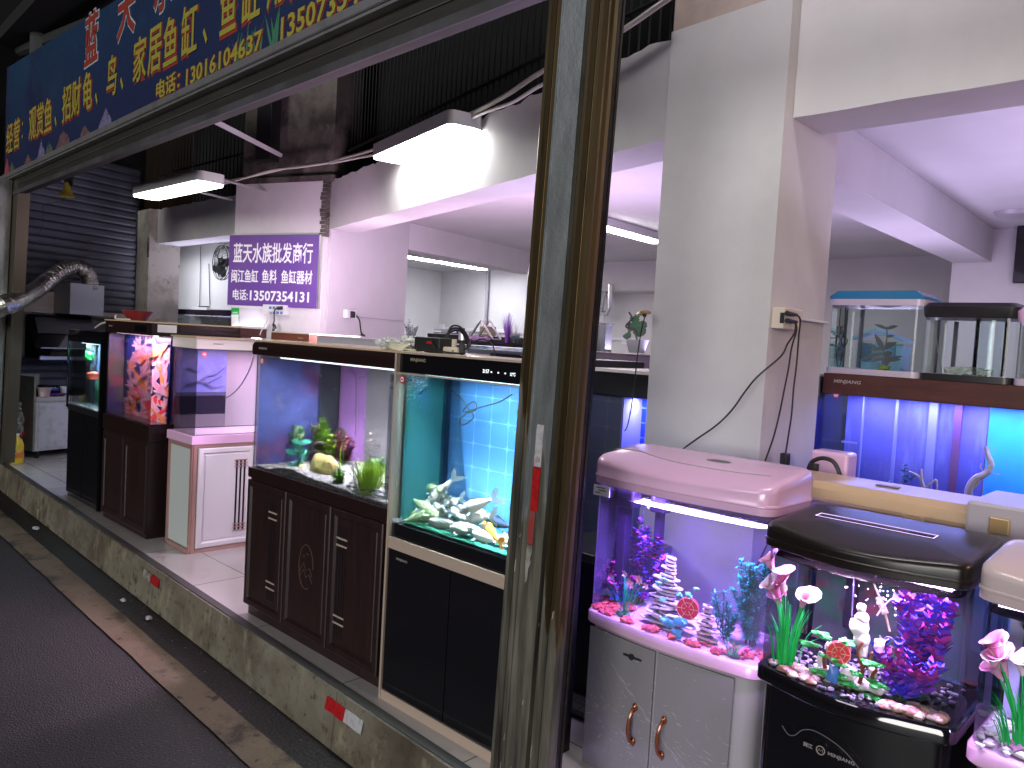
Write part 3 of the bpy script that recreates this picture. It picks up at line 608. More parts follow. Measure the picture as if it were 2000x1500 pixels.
# warm lamp added beyond the right edge, assumed from orange reflections in dark glass
wl = thing('assumed_pendant_lamp', (.95, 2.45, 2.35), 'assumed warm orange pendant lamp hanging beyond the right edge', 'lamp')
mb = MB(); mb.lathe((.95, 2.45, 2.35), [(.16, 0), (.15, .06), (.05, .16), (.02, .18)], 20, cap=False); mb.tube([(.95, 2.45, 2.53), (.95, 2.45, 4.6)], .004, 5); mb.build('shade', mat('lamp_shade', (.6, .25, .08), .5), wl)
mb = MB(); mb.blob((.95, 2.45, 2.37), .05, 1, 2, 0); mb.build('bulb', emit('warm_bulb', (1, .45, .15), 30), wl)
l = bpy.data.lights.new('bulb_light', 'POINT'); l.energy = 42; l.color = (1, .56, .34); l.shadow_soft_size = .06
o = bpy.data.objects.new('bulb_light', l); COL.objects.link(o); o.parent = wl; o.location = (0, 0, -.05)

st = thing('added_street_lamp', (-2.0, -3.6, 0), 'added lamp across the lane standing in for street light, outside the picture', 'street lamp')  # lamp added out of view, in place of general street light
mb = MB(); mb.tube([(-2.0, -3.6, 0), (-2.0, -3.6, 3.7), (-2.0, -3.3, 3.95), (-2.0, -2.7, 4.0)], .06, 8, .04); mb.build('pole', ALU, st)
mb = MB(); mb.box(-2.15, -1.85, -2.9, -2.3, 3.97, 4.07, .01); mb.build('lamp_head', HOUS, st)
l = bpy.data.lights.new('lamp_light', 'AREA'); l.size = 1.4; l.energy = 60; l.color = (.96, .90, 1.0); o = bpy.data.objects.new('lamp_light', l); COL.objects.link(o); o.parent = st; o.location = (0, 1.0, 3.94); o.rotation_euler = (R(35), 0, 0)
# ------------------------------------------------------------------ aquariums
GL = glass('clear_glass', (.955, .985, .985), .8, .01)
GLD = glass('dusty_glass', (.95, .975, .98), .8, .03, .012)
LOGO = mat('logo_silver', (.55, .52, .48), .3, metal=.4)
def led(parent, x0, x1, y0, y1, z, power, col, strip=8, ry=.015, where=.5, vis=True):
    yc = y0+(y1-y0)*where
    if vis:
        mb = MB(); mb.box(x0, x1, yc-ry, yc+ry, z+.004, z+.014); mb.build('led_strip', emit('led_%d_%d_%d_%d' % (*[int(v*100) for v in col], strip), col, strip), parent)
    area('led_or_fill_light', parent, ((x0+x1)/2, yc, z), (x1-x0, ry*2), power, col)
def panes(mb, x0, x1, y0, y1, z0, z1, t=.008, sides='flrb'):
    if 'f' in sides: mb.box(x0, x1, y0, y0+t, z0, z1)
    if 'b' in sides: mb.box(x0, x1, y1-t, y1, z0, z1)
    if 'l' in sides: mb.box(x0, x0+t, y0+t+.0005, y1-t-.0005, z0, z1)
    if 'r' in sides: mb.box(x1-t, x1, y0+t+.0005, y1-t-.0005, z0, z1)
def tank(name, lab, x0, x1, y0, y1, zg, zt, zl, cabm, trimm, lidm, zf=.25, base=.05, over=.006, lid_over=.01, gm=None, cat='aquarium', grp=None, lid_r=.004, lid_round=False, toe=.03, water=None, floor_m=None, cab=True):
    g = thing(name, (x0, y0, zf), lab, cat, grp)
    if cab:
        mb = MB(); mb.box(x0, x1, y0, y1, zf+toe, zg-base-.001, .003); mb.box(x0+.01, x1-.01, y0+.01, y1-.01, zf, zf+toe-.001); mb.build('cabinet', cabm, g)
    mb = MB(); mb.box(x0-over, x1+over, y0-over, y1+over, zg-base, zg-.001, .003); mb.build('base_trim', trimm, g)
    mb = MB(); panes(mb, x0, x1, y0, y1, zg, zt); mb.build('glass', gm or GL, g)
    if floor_m: mb = MB(); mb.box(x0+.009, x1-.009, y0+.009, y1-.009, zg, zg+.004); mb.build('tank_floor', floor_m, g)
    mb = MB(); lo = lid_over
    if lid_round:
        pr = [(y0-lo, zt), (y0-lo-.006, zt+.012), (y0-lo-.006, zl-.02), (y0-lo+.004, zl-.004), (y0-lo+.02, zl), (y1+lo, zl), (y1+lo, zt)]
        mb.sm = False; mb.loft([[(x0-lo, y, z) for y, z in pr], [(x1+lo, y, z) for y, z in pr]])
    else: mb.box(x0-lo, x1+lo, y0-lo, y1+lo, zt, zl, lid_r)
    mb.build('lid', lidm, g)
    if water:
        mb = MB(); mb.box(x0+.009, x1-.009, y0+.009, y1-.009, zg+.005, zt-.05); mb.build('water', water, g)
    return g
def rings_panel(mb, w, h, prof):
    """a moulded panel: rectangular rings (inset, height)"""
    rings = [[(i, i, z), (w-i, i, z), (w-i, h-i, z), (i, h-i, z)] for i, z in prof]; mb.loft(rings)
def door(parent, M, w, h, m, style, mg, mbar, name='door', gx=.5, bars=(.2, .8)):
    mb = MB(); mb.M = M; rings_panel(mb, w, h, [(0, 0), (0, .016), (.006, .020), (.030, .020), (.040, .010), (.046, .010), (.050, .013)]); d = mb.build(name, m, parent)
    if style == 'bars':
        mb = MB(); mb.M = M
        for k in range(4): x = w*gx+(k-1.5)*.019; mb.box(x-.0035, x+.0035, .075, h-.075, .0135, .0150)
        mb.build('groove', mg, d)
        mb = MB(); mb.M = M
        for fy in bars:
            for s in (-1, 1): y = h*fy+s*.016; mb.box(w*gx-.036, w*gx+.046, y-.004, y+.004, .0160, .0195)
        mb.build('trim_bar', mbar, d)
    if style == 'bars3':
        mb = MB(); mb.M = M
        for k in range(3): x = w*gx+(k-1)*.028; mb.box(x-.006, x+.006, .09, h-.09, .0135, .0150)
        mb.build('groove', mg, d)
        mb = MB(); mb.M = M
        for fy in bars:
            for s in (-1, 0, 1): y = h*fy+s*.022; mb.box(w*gx-.045, w*gx+.045, y-.003, y+.003, .0160, .0195)
        mb.build('trim_bar', mbar, d)
    return d
def logo(parent, M, h, body='MINJIANG', m=None): return text('brand_lettering', body, M, h, 1.25, m or LOGO, parent, .01, .0008, shear=.15)
FX = (1, 0, 0)
def front(x, y, z): return plane_M((x, y, z), FX)

# --- tank with black gloss cabinet, far left, planted
T1 = tank('aquarium', 'black framed planted aquarium on a gloss black cabinet, farthest left', -7.24, -6.46, 2.15, 2.58, 1.03, 1.555, 1.655, BLACKG, BLACKS, BLACKG, gm=GL, floor_m=mat('white_sand', (.6, .6, .62), .8))
for bx_ in ((-6.45, -6.435, 2.14, 2.59, .26, 1.66), (-7.252, -7.235, 2.135, 2.15, 1.0, 1.6), (-6.475, -6.452, 2.133, 2.149, .26, 1.6)): mb = MB(); mb.box(*bx_); mb.build('corner_frame', BLACKG, T1)
mb = MB(); mb.box(-7.23, -6.47, 2.285, 2.30, 1.035, 1.55); mb.build('backdrop', mat('pale_blue_film', (.30, .48, .58), .6, layers=[((.16, .28, .55), 2.6, .45, .6, (.4, 1, 3))]), T1)
mb = MB(); mb.box(-7.06, -6.96, 2.22, 2.26, 1.04, 1.54); mb.build('filter_tube', mat('filter_grey', (.05, .06, .06), .3), T1)
mb = MB(); mb.blob((-6.96, 2.21, 1.44), .05, 3, 2, .3, (1.3, .6, .8), True); mb.build('float', mat('bright_green_plastic', (.02, .55, .08), .35), T1)
mb = MB(); mb.lathe((-6.88, 2.22, 1.29), [(.0, -.03), (.045, -.03), (.05, .02), (0, .035)], 12); mb.build('feeder', mat('coral_red_plastic', (.75, .12, .07), .4), T1)
led(T1, -7.1, -6.6, 2.15, 2.27, 1.54, 40, (.70, .88, 1.0), 6)
for k in range(2):
    mb = MB(); mb.M = front(-7.22+k*.385, 2.149, .29); rings_panel(mb, .375, .66, [(0, 0), (0, .004), (.004, .006)]); mb.build('door', BLACKG, T1)
# --- koi print tank
T2 = tank('aquarium', 'wenge cabinet aquarium with a red and pink koi backdrop', -6.33, -5.47, 2.13, 2.75, 1.045, 1.66, 1.745, WENGE, WENGE_T, WENGE_T, base=.12, floor_m=mat('dark_tile', (.03, .03, .035), .25), over=.008)
mb = MB(); mb.box(-6.345, -5.455, 2.116, 2.765, 1.7455, 1.755); mb.build('top_cover', TANP, T2)
logo(T2, front(-6.26, 2.119, 1.70), .012)
mb = MB(); mb.M = front(-5.75, 2.119, 1.68); mb.box(0, .2, 0, .045, 0, .002); mb.build('control_panel', BLACKG, T2)
mb = MB(); mb.box(-5.459, -5.457, 2.16, 2.29, 1.685, 1.738); mb.build('notice_sticker', mat('white_sticker', (.7, .7, .72), .5), T2)
for k in range(2):
    mb = MB(); mb.M = front(-6.32+k*.43, 2.129, .29); rings_panel(mb, .42, .62, [(0, 0), (0, .006), (.012, .012), (.05, .012), (.058, .006)]); mb.build('door', WENGE, T2)
BKB = 2.262
mb = MB(); mb.box(-6.31, -5.48, BKB, BKB+.012, 1.05, 1.65); mb.build('koi_backdrop', mat('deep_blue_print', (.006, .018, .15), .4, layers=[((.02, .05, .30), 3, .45, .7)]), T2)
KR = mat('koi_red_white', (.85, .42, .50), .5, layers=[((.80, .04, .05), 9, .47, .50)]); KP = mat('koi_pink', (.80, .40, .52), .5, layers=[((.62, .2, .4), 12, .4, .7)]); KO = mat('koi_orange', (.82, .25, .08), .5); KF = mat('koi_fin', (.75, .42, .55), .5); KM = mat('koi_mauve', (.62, .22, .36), .5, layers=[((.7, .38, .45), 14, .4, .7)])
XS = 2.2
def flatfish(mb, x, z, a, L, k, y, bend=.0):
    """a koi as printed on a backdrop: outline with tail and fins, seen from above"""
    ca, sa = math.cos(a), math.sin(a)
    def P(t, s): bx = bend*math.sin(t*2.2)*L; return (min(max(x+XS*(ca*(t-.5)*L-sa*(s*L+bx)), -6.308), -5.482), y-k*.00035, z+sa*(t-.5)*L+ca*(s*L+bx))
    body = [(0, .0), (.04, .045), (.15, .085), (.3, .105), (.5, .09), (.7, .05), (.82, .028)]
    mi = mb.mi; V = [mb.v(P(t, s)) for t, s in body]+[mb.v(P(t, -s)) for t, s in body[::-1][:-1]]; mb.f(V)
    mb.mi = 3 if mi != 2 else 2
    for F in ([(.80, .02), (1.0, .10), (1.04, .06), (.93, 0), (1.04, -.06), (1.0, -.10), (.80, -.02)], [(.24, .1), (.36, .2), (.42, .17), (.36, .09)], [(.24, -.1), (.36, -.2), (.42, -.17), (.36, -.09)]):
        mb.f([mb.v(P(t, s)) for t, s in F])
    mb.mi = mi
mb = MB(); rnd = random.Random(12); k = 1
FSH = [(.22, 1.52, 1.0, .2, 4), (.30, 1.50, 1.9, .22, 1), (.36, 1.56, 2.9, .2, 1), (.44, 1.52, .6, .22, 0), (.52, 1.48, 2.1, .24, 1), (.60, 1.55, 2.6, .2, 1), (.64, 1.47, 4.0, .22, 0), (.50, 1.40, 4.3, .24, 4), (.40, 1.40, 1.4, .2, 1), (.12, 1.46, 1.2, .18, 4),
       (.22, 1.33, 2.2, .2, 2), (.66, 1.33, 1.9, .2, 2), (.07, 1.25, 1.8, .2, 4), (.16, 1.18, 3.5, .2, 0), (.26, 1.20, 2.7, .22, 0), (.40, 1.22, 2.3, .26, 4), (.52, 1.24, 1.0, .22, 1), (.60, 1.20, 3.0, .2, 0), (.35, 1.12, 2.5, .2, 0), (.45, 1.14, .9, .24, 0),
       (.55, 1.12, 2.2, .2, 1), (.64, 1.12, 1.1, .18, 0), (.08, 1.13, 1.5, .13, 2), (.13, 1.12, 1.4, .14, 2), (.03, 1.09, 1.6, .12, 0), (.25, 1.08, 2.8, .18, 0), (.48, 1.07, .3, .2, 0), (.62, 1.07, 2.7, .14, 2), (.56, 1.33, 2.4, .2, 1), (.47, 1.55, 3.6, .2, 2), (.33, 1.44, 1.3, .18, 4)]
for fx, fz, a, L, mi in FSH: mb.mi = mi; flatfish(mb, -6.27+fx*1.08, fz, a, L*1.3, k, BKB-.001, rnd.uniform(-.12, .12)); k += 1
mb.build('koi_print', [KR, KP, KO, KF, KM], T2)
mb = MB(); mb.box(-5.488, -5.4785, 2.276, 2.74, 1.05, 1.65); mb.build('side_film', mat('blue_violet_film', (.05, .05, .26), .4, layers=[((.30, .08, .14), 7, .54, .66), ((.10, .10, .42), 3, .45, .7)]), T2)
led(T2, -6.25, -5.55, 2.13, 2.25, 1.65, 17, (1.0, .58, .78), 4)
mb = MB(); mb.box(-6.321, -6.316, 2.142, 2.255, 1.05, 1.65); mb.build('side_film', mat('dim_green_film', (.13, .14, .11), .5, layers=[((.30, .08, .11), 9, .52, .60), ((.05, .05, .16), 4, .5, .6)]), T2)
# --- white tank turned sideways, pink light
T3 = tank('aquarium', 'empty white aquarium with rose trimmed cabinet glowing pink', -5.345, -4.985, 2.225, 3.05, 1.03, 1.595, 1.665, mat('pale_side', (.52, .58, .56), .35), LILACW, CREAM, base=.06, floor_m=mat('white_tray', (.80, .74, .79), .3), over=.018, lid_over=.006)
mb = MB(); mb.box(-5.36, -4.97, 2.21, 3.07, 1.6655, 1.675); mb.build('top_cover', TANP, T3)
mb = MB()
for y in (2.2245, ): mb.box(-5.35, -5.325, 2.215, 2.224, .26, .968); mb.box(-5.005, -4.976, 2.215, 2.224, .25, .968); mb.box(-5.324, -5.006, 2.215, 2.224, .94, .968); mb.box(-5.324, -5.006, 2.215, 2.224, .25, .275)
mb.box(-4.984, -4.972, 2.225, 2.25, .25, .968); mb.box(-4.984, -4.972, 2.251, 3.05, .25, .275); mb.box(-4.984, -4.972, 2.251, 3.05, .95, .968); mb.build('rose_frame', PINKM, T3)
logo(T3, plane_M((-4.978, 2.33, 1.625), (0, 1, 0)), .012, m=mat('logo_grey', (.3, .28, .27), .4))
for k in range(2): door(T3, plane_M((-4.984, 2.256+k*.40, .28), (0, 1, 0)), .39, .665, WDOOR, 'bars3' if k == 0 else '', BLACKS, PINKM, gx=.76, bars=(.17, .83))
for z0_, z1_, m_ in ((1.285, 1.59, mat('blue_lit_view', (.16, .19, .52), .4, layers=[((.26, .30, .60), 2.5, .45, .6)])), (1.26, 1.284, mat('slate_band', (.07, .08, .16), .4)), (1.13, 1.259, mat('dark_band', (.015, .013, .03), .3)), (1.04, 1.129, mat('grey_band', (.17, .16, .19), .4))):  # panels added in place of the lit view through clear glass
    mb = MB(); mb.box(-5.334, -5.328, 2.24, 2.60, z0_, z1_); mb.build('view_panel', m_, T3)
mb = MB(); mb.box(-5.334, -5.328, 2.601, 3.04, 1.04, 1.59); mb.build('pale_view_panel', mat('pale_grey_view', (.33, .31, .335), .5, layers=[((.27, .26, .28), 2, .45, .7, (1, 1, .2))]), T3)  # pale sheet added for the bright pillar beyond the glass
mb = MB()
for P_ in (((2.30, 1.33), (2.38, 1.36), (2.46, 1.35), (2.56, 1.40)), ((2.40, 1.36), (2.46, 1.40), (2.52, 1.41), (2.58, 1.46)), ((2.32, 1.45), (2.36, 1.43), (2.40, 1.425)), ((2.44, 1.35), (2.50, 1.32), (2.58, 1.33))): mb.tube([(-5.315, y, z) for y, z in P_], .006, 6, .002)
mb.build('twig_silhouette', mat('twig_slate', (.10, .10, .22), .6), T3)  # driftwood of the tank behind, set before the added panel
area('led_or_fill_light', T3, (-5.08, 2.62, 1.588), (.02, .6), 6, (1, .52, .9))
# --- three door wenge tank with the planted landscape
T4 = tank('aquarium', 'wenge three door aquarium with planted stone landscape and dark front lid', -3.78, -2.60, 2.0, 2.52, 1.03, 1.615, 1.682, WENGE, WENGE_T, WENGE_T, base=.055, lid_round=True, over=.012, toe=.05, gm=GL)
mb = MB(); mb.box(-3.79, -2.59, 2.0, 2.53, 1.6825, 1.69); mb.build('top_cover', TANP, T4)
logo(T4, front(-3.72, 1.983, 1.642), .014)
DW = 1.17/3
for k, (st, gx) in enumerate((('bars', .68), ('', .5), ('bars', .22))):
    d = door(T4, front(-3.775+k*(DW+.002), 1.999, .31), DW-.004, .655, WENGE, st, BLACKS, BEIGEP, gx=gx, bars=(.24, .78))
    if k == 1:
        mb = MB(); M = front(-3.775+DW+.002+DW/2, 1.984, .31+.33); mb.M = M
        E_ = [(.062*math.cos(a), .105*math.sin(a), 0) for a in [math.pi*2*j/40 for j in range(34)]]; mb.tube(E_, .0022, 5)
        for dz in (0, .03): mb.tube([(-.055, -.03-dz, 0), (-.02, .015-dz, 0), (0, -.02-dz, 0), (.03, 0-dz, 0), (.055, -.035-dz, 0)], .002, 5)
        for bx, bz in ((-.02, .045), (.012, .06)): mb.tube([(bx-.012, bz+.006, 0), (bx, bz, 0), (bx+.012, bz+.006, 0)], .0018, 5)
        mb.build('emblem', mat('emblem_line', (.12, .07, .055), .4), d)
for xa, xb, m_ in ((-3.749, -3.50, mat('magenta_lit_view', (.40, .19, .52), .5)), (-3.499, -3.05, mat('grey_view', (.24, .22, .24), .6, layers=[((.17, .16, .18), 2, .45, .7, (1, 1, .2))])), (-3.049, -2.61, mat('pink_lit_view', (.30, .25, .29), .6))):  # sheets added, coloured like the pink-lit walls that show through the tank
    mb = MB(); mb.box(xa, xb, 2.502, 2.508, 1.035, 1.612); mb.build('view_panel', m_, T4)
led(T4, -3.6, -2.64, 2.0, 2.4, 1.60, 46, (.90, .90, 1.0), 6, where=.13)
area('led_or_fill_light', T4, (-3.2, 2.28, 1.60), (1.0, .06), 34, (.95, .92, 1.0), spread=75)
mb = MB(); mb.box(-2.650, -2.612, 2.012, 2.030, 1.06, 1.60); mb.build('filter_box', mat('pale_acrylic', (.55, .62, .85), .3), T4)
mb = MB()
for k in range(4): mb.box(-2.646+k*.008, -2.642+k*.008, 2.0105, 2.0118, 1.10, 1.13); mb.box(-2.646+k*.008, -2.642+k*.008, 2.0105, 2.0118, 1.56, 1.59)
mb.box(-2.645, -2.62, 2.0105, 2.0118, 1.15, 1.158); mb.box(-2.645, -2.62, 2.0105, 2.0118, 1.53, 1.538); mb.build('filter_slots', BLACKS, T4)
mb = MB(); mb.box(-3.768, -3.75, 2.38, 2.495, 1.035, 1.6); mb.build('partition', mat('smoke_panel', (.035, .045, .05), .3), T4)
mb = MB(); mb.box(-3.7715, -3.766, 2.012, 2.375, 1.04, 1.6); mb.build('blue_backdrop', mat('blue_film', (.045, .045, .17), .4, layers=[((.15, .04, .10), 4, .52, .66), ((.09, .12, .36), 2.2, .48, .6), ((.20, .20, .36), 9, .62, .7)]), T4)
# --- black glass fronted tank with white koi
TILEB = tile_mat('blue_tile_film', (.055, .17, .40), (.13, .30, .52), .098, k=.80, p=7, rough=.4)
T5 = tank('aquarium', 'black glass aquarium crowded with white koi beside the post', -2.535, -1.77, 1.97, 2.245, .99, 1.607, 1.683, BLACKG, BLACKG, BLACKG, base=.055, over=.0, toe=.04, lid_over=.0)
mb = MB()
mb.box(-2.548, -2.536, 1.955, 2.245, .25, 1.69); mb.box(-2.535, -1.762, 1.957, 1.969, .886, .933); mb.box(-2.535, -1.762, 1.957, 1.969, .25, .292)
mb.box(-2.55, -1.757, 1.95, 2.255, 1.6835, 1.692); mb.box(-2.535, -1.762, 1.96, 1.969, 1.600, 1.606); mb.build('champagne_trim', BEIGEP, T5)
mb = MB(); mb.box(-1.769, -1.760, 1.97, 2.25, .25, 1.683); mb.build('black_side', BLACKS, T5)
for k in range(2): mb = MB(); mb.box(-2.533+k*.384, -2.154+k*.384, 1.961, 1.9685, .294, .884, .001); mb.build('door', BLACKG, T5)
logo(T5, front(-2.48, 1.9595, .845), .012); logo(T5, front(-2.465, 1.9685, 1.652), .016, m=mat('logo_gold', (.6, .52, .36), .3, metal=.4))
DISP = emit('display_digits', (.85, .93, 1.0), 1.6)
text('display', '21:57', front(-2.045, 1.9685, 1.637), .013, .8, DISP, T5, 0, .0006); text('display', '12℃', front(-1.905, 1.9685, 1.635), .012, .8, DISP, T5, 0, .0006)
mb = MB()
for x in (-2.0, -1.965, -1.93): mb.blob((x, 1.968, 1.642), .003, 1, 1, 0)
mb.build('display_icon', DISP, T5)
mb = MB(); mb.box(-2.49, -1.78, 2.22, 2.232, 1.0, 1.605); mb.build('tile_backdrop', TILEB, T5)
mb = MB(); mb.box(-2.524, -2.518, 2.0, 2.2, 1.0, 1.6); mb.build('side_film', mat('teal_algae_film', (.04, .20, .22), .35, layers=[((.07, .26, .06), 3.0, .45, .6, (1, 1, .5)), ((.05, .20, .42), 5, .55, .7)]), T5)
mb = MB(); mb.box(-2.524, -2.495, 2.205, 2.232, 1.0, 1.605); mb.build('corner_post', mat('dark_blue_silicone', (.006, .02, .06), .3), T5)
mb = MB(); mb.box(-2.52, -1.785, 1.985, 2.215, .995, .999); mb.build('tank_floor', tile_mat('green_tile', (.012, .09, .06), (.20, .42, .42), .085, axes='xy', k=.78, p=9), T5)
led(T5, -2.4, -1.82, 1.97, 2.24, 1.595, 13, (.60, .87, 1.0), 6, where=.15)
area('led_or_fill_light', T5, (-2.14, 2.06, 1.59), (.6, .05), 22, (.80, .95, 1.0), spread=60)
# lit cords inside
mb = MB()
def pth(pts, y): return [at(px, py, y=y) for px, py in pts]
def smooth(P, n=5):
    P = [Vector(p) for p in P]; out = []
    for i in range(len(P)-1):
        p0, p1, p2, p3 = P[max(i-1, 0)], P[i], P[i+1], P[min(i+2, len(P)-1)]
        for k in range(n):
            t = k/n; out.append(.5*((2*p1)+(-p0+p2)*t+(2*p0-5*p1+4*p2-p3)*t*t+(-p0+3*p1-3*p2+p3)*t**3))
    return out+[P[-1]]
mb.tube(smooth(pth([(868, 745), (885, 765), (905, 782), (917, 800), (925, 815), (905, 830), (898, 822), (910, 808), (930, 800), (928, 785), (915, 790), (905, 805), (940, 795), (975, 785), (1000, 770)], 2.15)), .003, 6); mb.build('heater_cord', CABLE, T5)
mb = MB(); mb.tube(smooth(pth([(786, 782), (793, 790), (799, 800), (803, 810)], 2.05)), .006, 6, .003); mb.tube(smooth(pth([(791, 785), (805, 772), (820, 768), (832, 758)], 2.06)), .002, 5); mb.build('probe', CABLE, T5)
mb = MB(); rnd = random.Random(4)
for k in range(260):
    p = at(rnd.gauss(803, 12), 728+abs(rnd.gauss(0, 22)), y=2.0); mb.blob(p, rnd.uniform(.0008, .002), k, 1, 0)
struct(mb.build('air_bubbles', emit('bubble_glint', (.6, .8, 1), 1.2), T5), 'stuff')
def sticker(parent, px, py, y, r=.016, m=TAPER, m2=WL):
    p = at(px, py, y=y); mb = MB(); mb.lathe((p.x, p.y, p.z), [(0, -.001), (r, -.001), (r, 0), (0, 0)], 24, 'y'); s = mb.build('round_sticker', m, parent)
    mb = MB(); mb.lathe((p.x, p.y-.0015, p.z), [(0, -.0005), (r*.62, -.0005), (r*.62, 0), (0, 0)], 20, 'y'); mb.M = Matrix.Identity(4); mb.mi = 1; mb.box(p.x-r*.35, p.x+r*.35, p.y-.003, p.y-.0025, p.z-r*.2, p.z+r*.2); mb.build('sticker_mark', [m2, m], s)
sticker(T5, 786, 741, 1.968, .017); sticker(T4, 512, 705, 1.998, .017, mat('orange_red_print', (.6, .10, .04), .5)); 
p = at(399, 692, x=-4.983); mb = MB(); mb.lathe((p.x, p.y, p.z), [(0, 0), (.018, 0), (.018, .0015), (0, .0015)], 20, 'x'); mb.mi = 1; mb.box(p.x+.002, p.x+.003, p.y-.008, p.y+.008, p.z-.004, p.z+.004); mb.build('round_sticker', [mat('pink_sticker', (.8, .15, .25), .5), WL], T3)

# ------------------------------------------------------------------ curved little aquariums on the right
def curved(name, lab, x0, x1, y0, y1, zg, zt, zl, cabm, basem, lidm, bow, zf=.25, grp=None, peak=.55, base=.045, gm=None, r=.03, lo=.012, face=.5, rise=.5):
    g = thing(name, (x0, y0, zf), lab, 'aquarium', grp); P = rrect(x0, x1, y0, y1, r, bow)
    mb = MB(); mb.sm = True; mb.prism(inset(P, .012), zf, zg-base-.001); mb.build('cabinet', cabm, g)
    Q = inset(P, -lo*.8); mb = MB(); mb.sm = True; mb.loft([[(*p, z) for p in q_] for q_, z in ((inset(Q, .006), zg-base), (Q, zg-base+.006), (Q, zg-.008), (inset(Q, .005), zg-.001))]); mb.build('base_trim', basem, g)
    mb = MB(); mb.sm = True; A = P; B = inset(P, .006)
    mb.loft([[(*p, zg) for p in A], [(*p, zt) for p in A]], False, False); mb.build('glass', gm or GL, g)
    Q = inset(P, -lo); H = zl-zt; ya, yb_ = y0-bow-lo, y1+lo
    def shape(d, z, k):
        q_ = inset(Q, d) if d < .05 else [((x0+x1)/2+(p[0]-(x0+x1)/2)*(1-d/((x1-x0)/2)), (y0+y1)/2+(p[1]-(y0+y1)/2)*(1-d/((y1-y0)/2+.03))) for p in Q]
        def f(y): t = max(0, min(1, (y-ya)/(yb_-ya))); return (1-(1-min(1, t*1.7))**2)*.8+.2*t
        return [(p[0], p[1], z+k*H*rise*f(p[1])) for p in q_]
    v = zt+H*face
    mb = MB(); mb.sm = True
    mb.loft([shape(.004, zt, 0), shape(0, zt+.003, 0), shape(0, zt+H*face*.38, 0), shape(-.0025, zt+H*face*.42, 0), shape(-.0025, zt+H*face*.5, 0), shape(0, zt+H*face*.55, 0), shape(0, v-.006, .5), shape(.0015, v-.001, .75), shape(.006, v+.0015, .92)]+[shape(d, v+.003, 1) for d in (.014, .03, .049, .08, .11, .14)])
    mb.build('lid', lidm, g)
    return g, P
TL, PL = curved('small_aquarium', 'lilac lit white lidded small aquarium on a film wrapped grey cabinet', -1.685, -1.03, 2.20, 2.50, .82, 1.275, 1.40, GREYAB, LILACW, LILACW, .022, gm=glass('violet_haze_glass', (.90, .87, 1.0), .8, .01, .10, (.6, .5, 1.0)), r=.05, face=.52, rise=.46)  # lilac veil on the glass stands for violet light hazing the tank
TB, PB_ = curved('small_aquarium', 'small aquarium with a gloss black curved lid and black cabinet', -.965, -.475, 2.06, 2.40, .895, 1.230, 1.318, BLACKG, BLACKG, mat('black_lid', (.012, .009, .008), .30), .045, r=.035, face=.5, rise=.42)
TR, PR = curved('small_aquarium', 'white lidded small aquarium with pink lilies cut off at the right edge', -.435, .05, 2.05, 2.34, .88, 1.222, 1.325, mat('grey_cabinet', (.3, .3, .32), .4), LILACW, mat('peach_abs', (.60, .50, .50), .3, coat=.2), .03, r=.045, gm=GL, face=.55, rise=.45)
led(TL, -1.62, -1.10, 2.20, 2.5, 1.268, 14, (.52, .34, 1.0), 9, ry=.012, where=.06)
led(TB, -.92, -.52, 2.06, 2.4, 1.2297, 13, (.92, .55, 1.0), 6, ry=.01, where=.10)
area('led_or_fill_light', TB, (-.72, 2.24, 1.225), (.38, .1), 9, (.85, .50, 1.0))
led(TR, -.40, .02, 2.05, 2.3, 1.212, 9, (.75, .66, 1.0), 8, ry=.012, where=.06)
area('led_or_fill_light', TL, (-1.36, 2.36, 1.268), (.5, .1), 16, (.46, .30, 1.0))
# details of the lilac tank
mb = MB(); mb.M = Matrix.Translation((-1.30, 2.37, 1.3915)) @ Matrix.Rotation(.04, 4, 'X'); mb.lathe((0, 0, 0), [(0, 0), (.045, 0), (.045, .004), (0, .004)], 24)
for v in mb.bm.verts: v.co.y = 2.37+(v.co.y-2.37)*.5
mb.build('feeding_hatch', mat('hatch_grey', (.10, .09, .10), .4), TL)
mb = MB(); c0 = [(-1.66, 2.28), (-1.58, 2.30), (-1.50, 2.27), (-1.40, 2.235), (-1.28, 2.225), (-1.16, 2.23), (-1.06, 2.26)]
mb.tube(smooth([(x, y, 1.3885+.0225*((y-2.2)/.3)) for x, y in c0]), .0022, 5); mb.build('lid_crease', mat('lid_shade_line', (.45, .38, .44), .4), TL)
mb = MB(); mb.box(-1.675, -1.605, 2.186, 2.1875, 1.235, 1.272); mb.build('price_sticker', WL, TL)
mb = MB()
for k, (a, b_) in enumerate(((.012, .05), (.022, .055), (.008, .03))): mb.box(-1.675+a, -1.675+b_, 2.1845, 2.1855, 1.262-k*.009, 1.265-k*.009)
mb.build('sticker_lines', mat('ink', (.05, .05, .07), .6), TL)
DOORG = mat('wrapped_grey', (.27, .265, .28), .22, coat=.5, bump=(22, .12))
mb = MB()
mb.sm = True
def bowed(x): t = (x+1.685)/.655; return 2.2-.022*math.sin(math.pi*max(0, min(1, t)))
for a, b_ in ((-1.66, -1.375), (-1.365, -1.10)):
    mb = MB(); n_ = 6; A = []; 
    for j in range(n_+1):
        x = a+(b_-a)*j/n_; A.append([(x, bowed(x)+.004, .27), (x, bowed(x)-.003+.004, .27), (x, bowed(x)-.003+.004, .765), (x, bowed(x)+.004+.004, .765)])
    mb.loft(A); mb.build('door', DOORG, TL)
AMB = mat('amber_handle', (.22, .06, .015), .22, metal=.3, coat=.5)
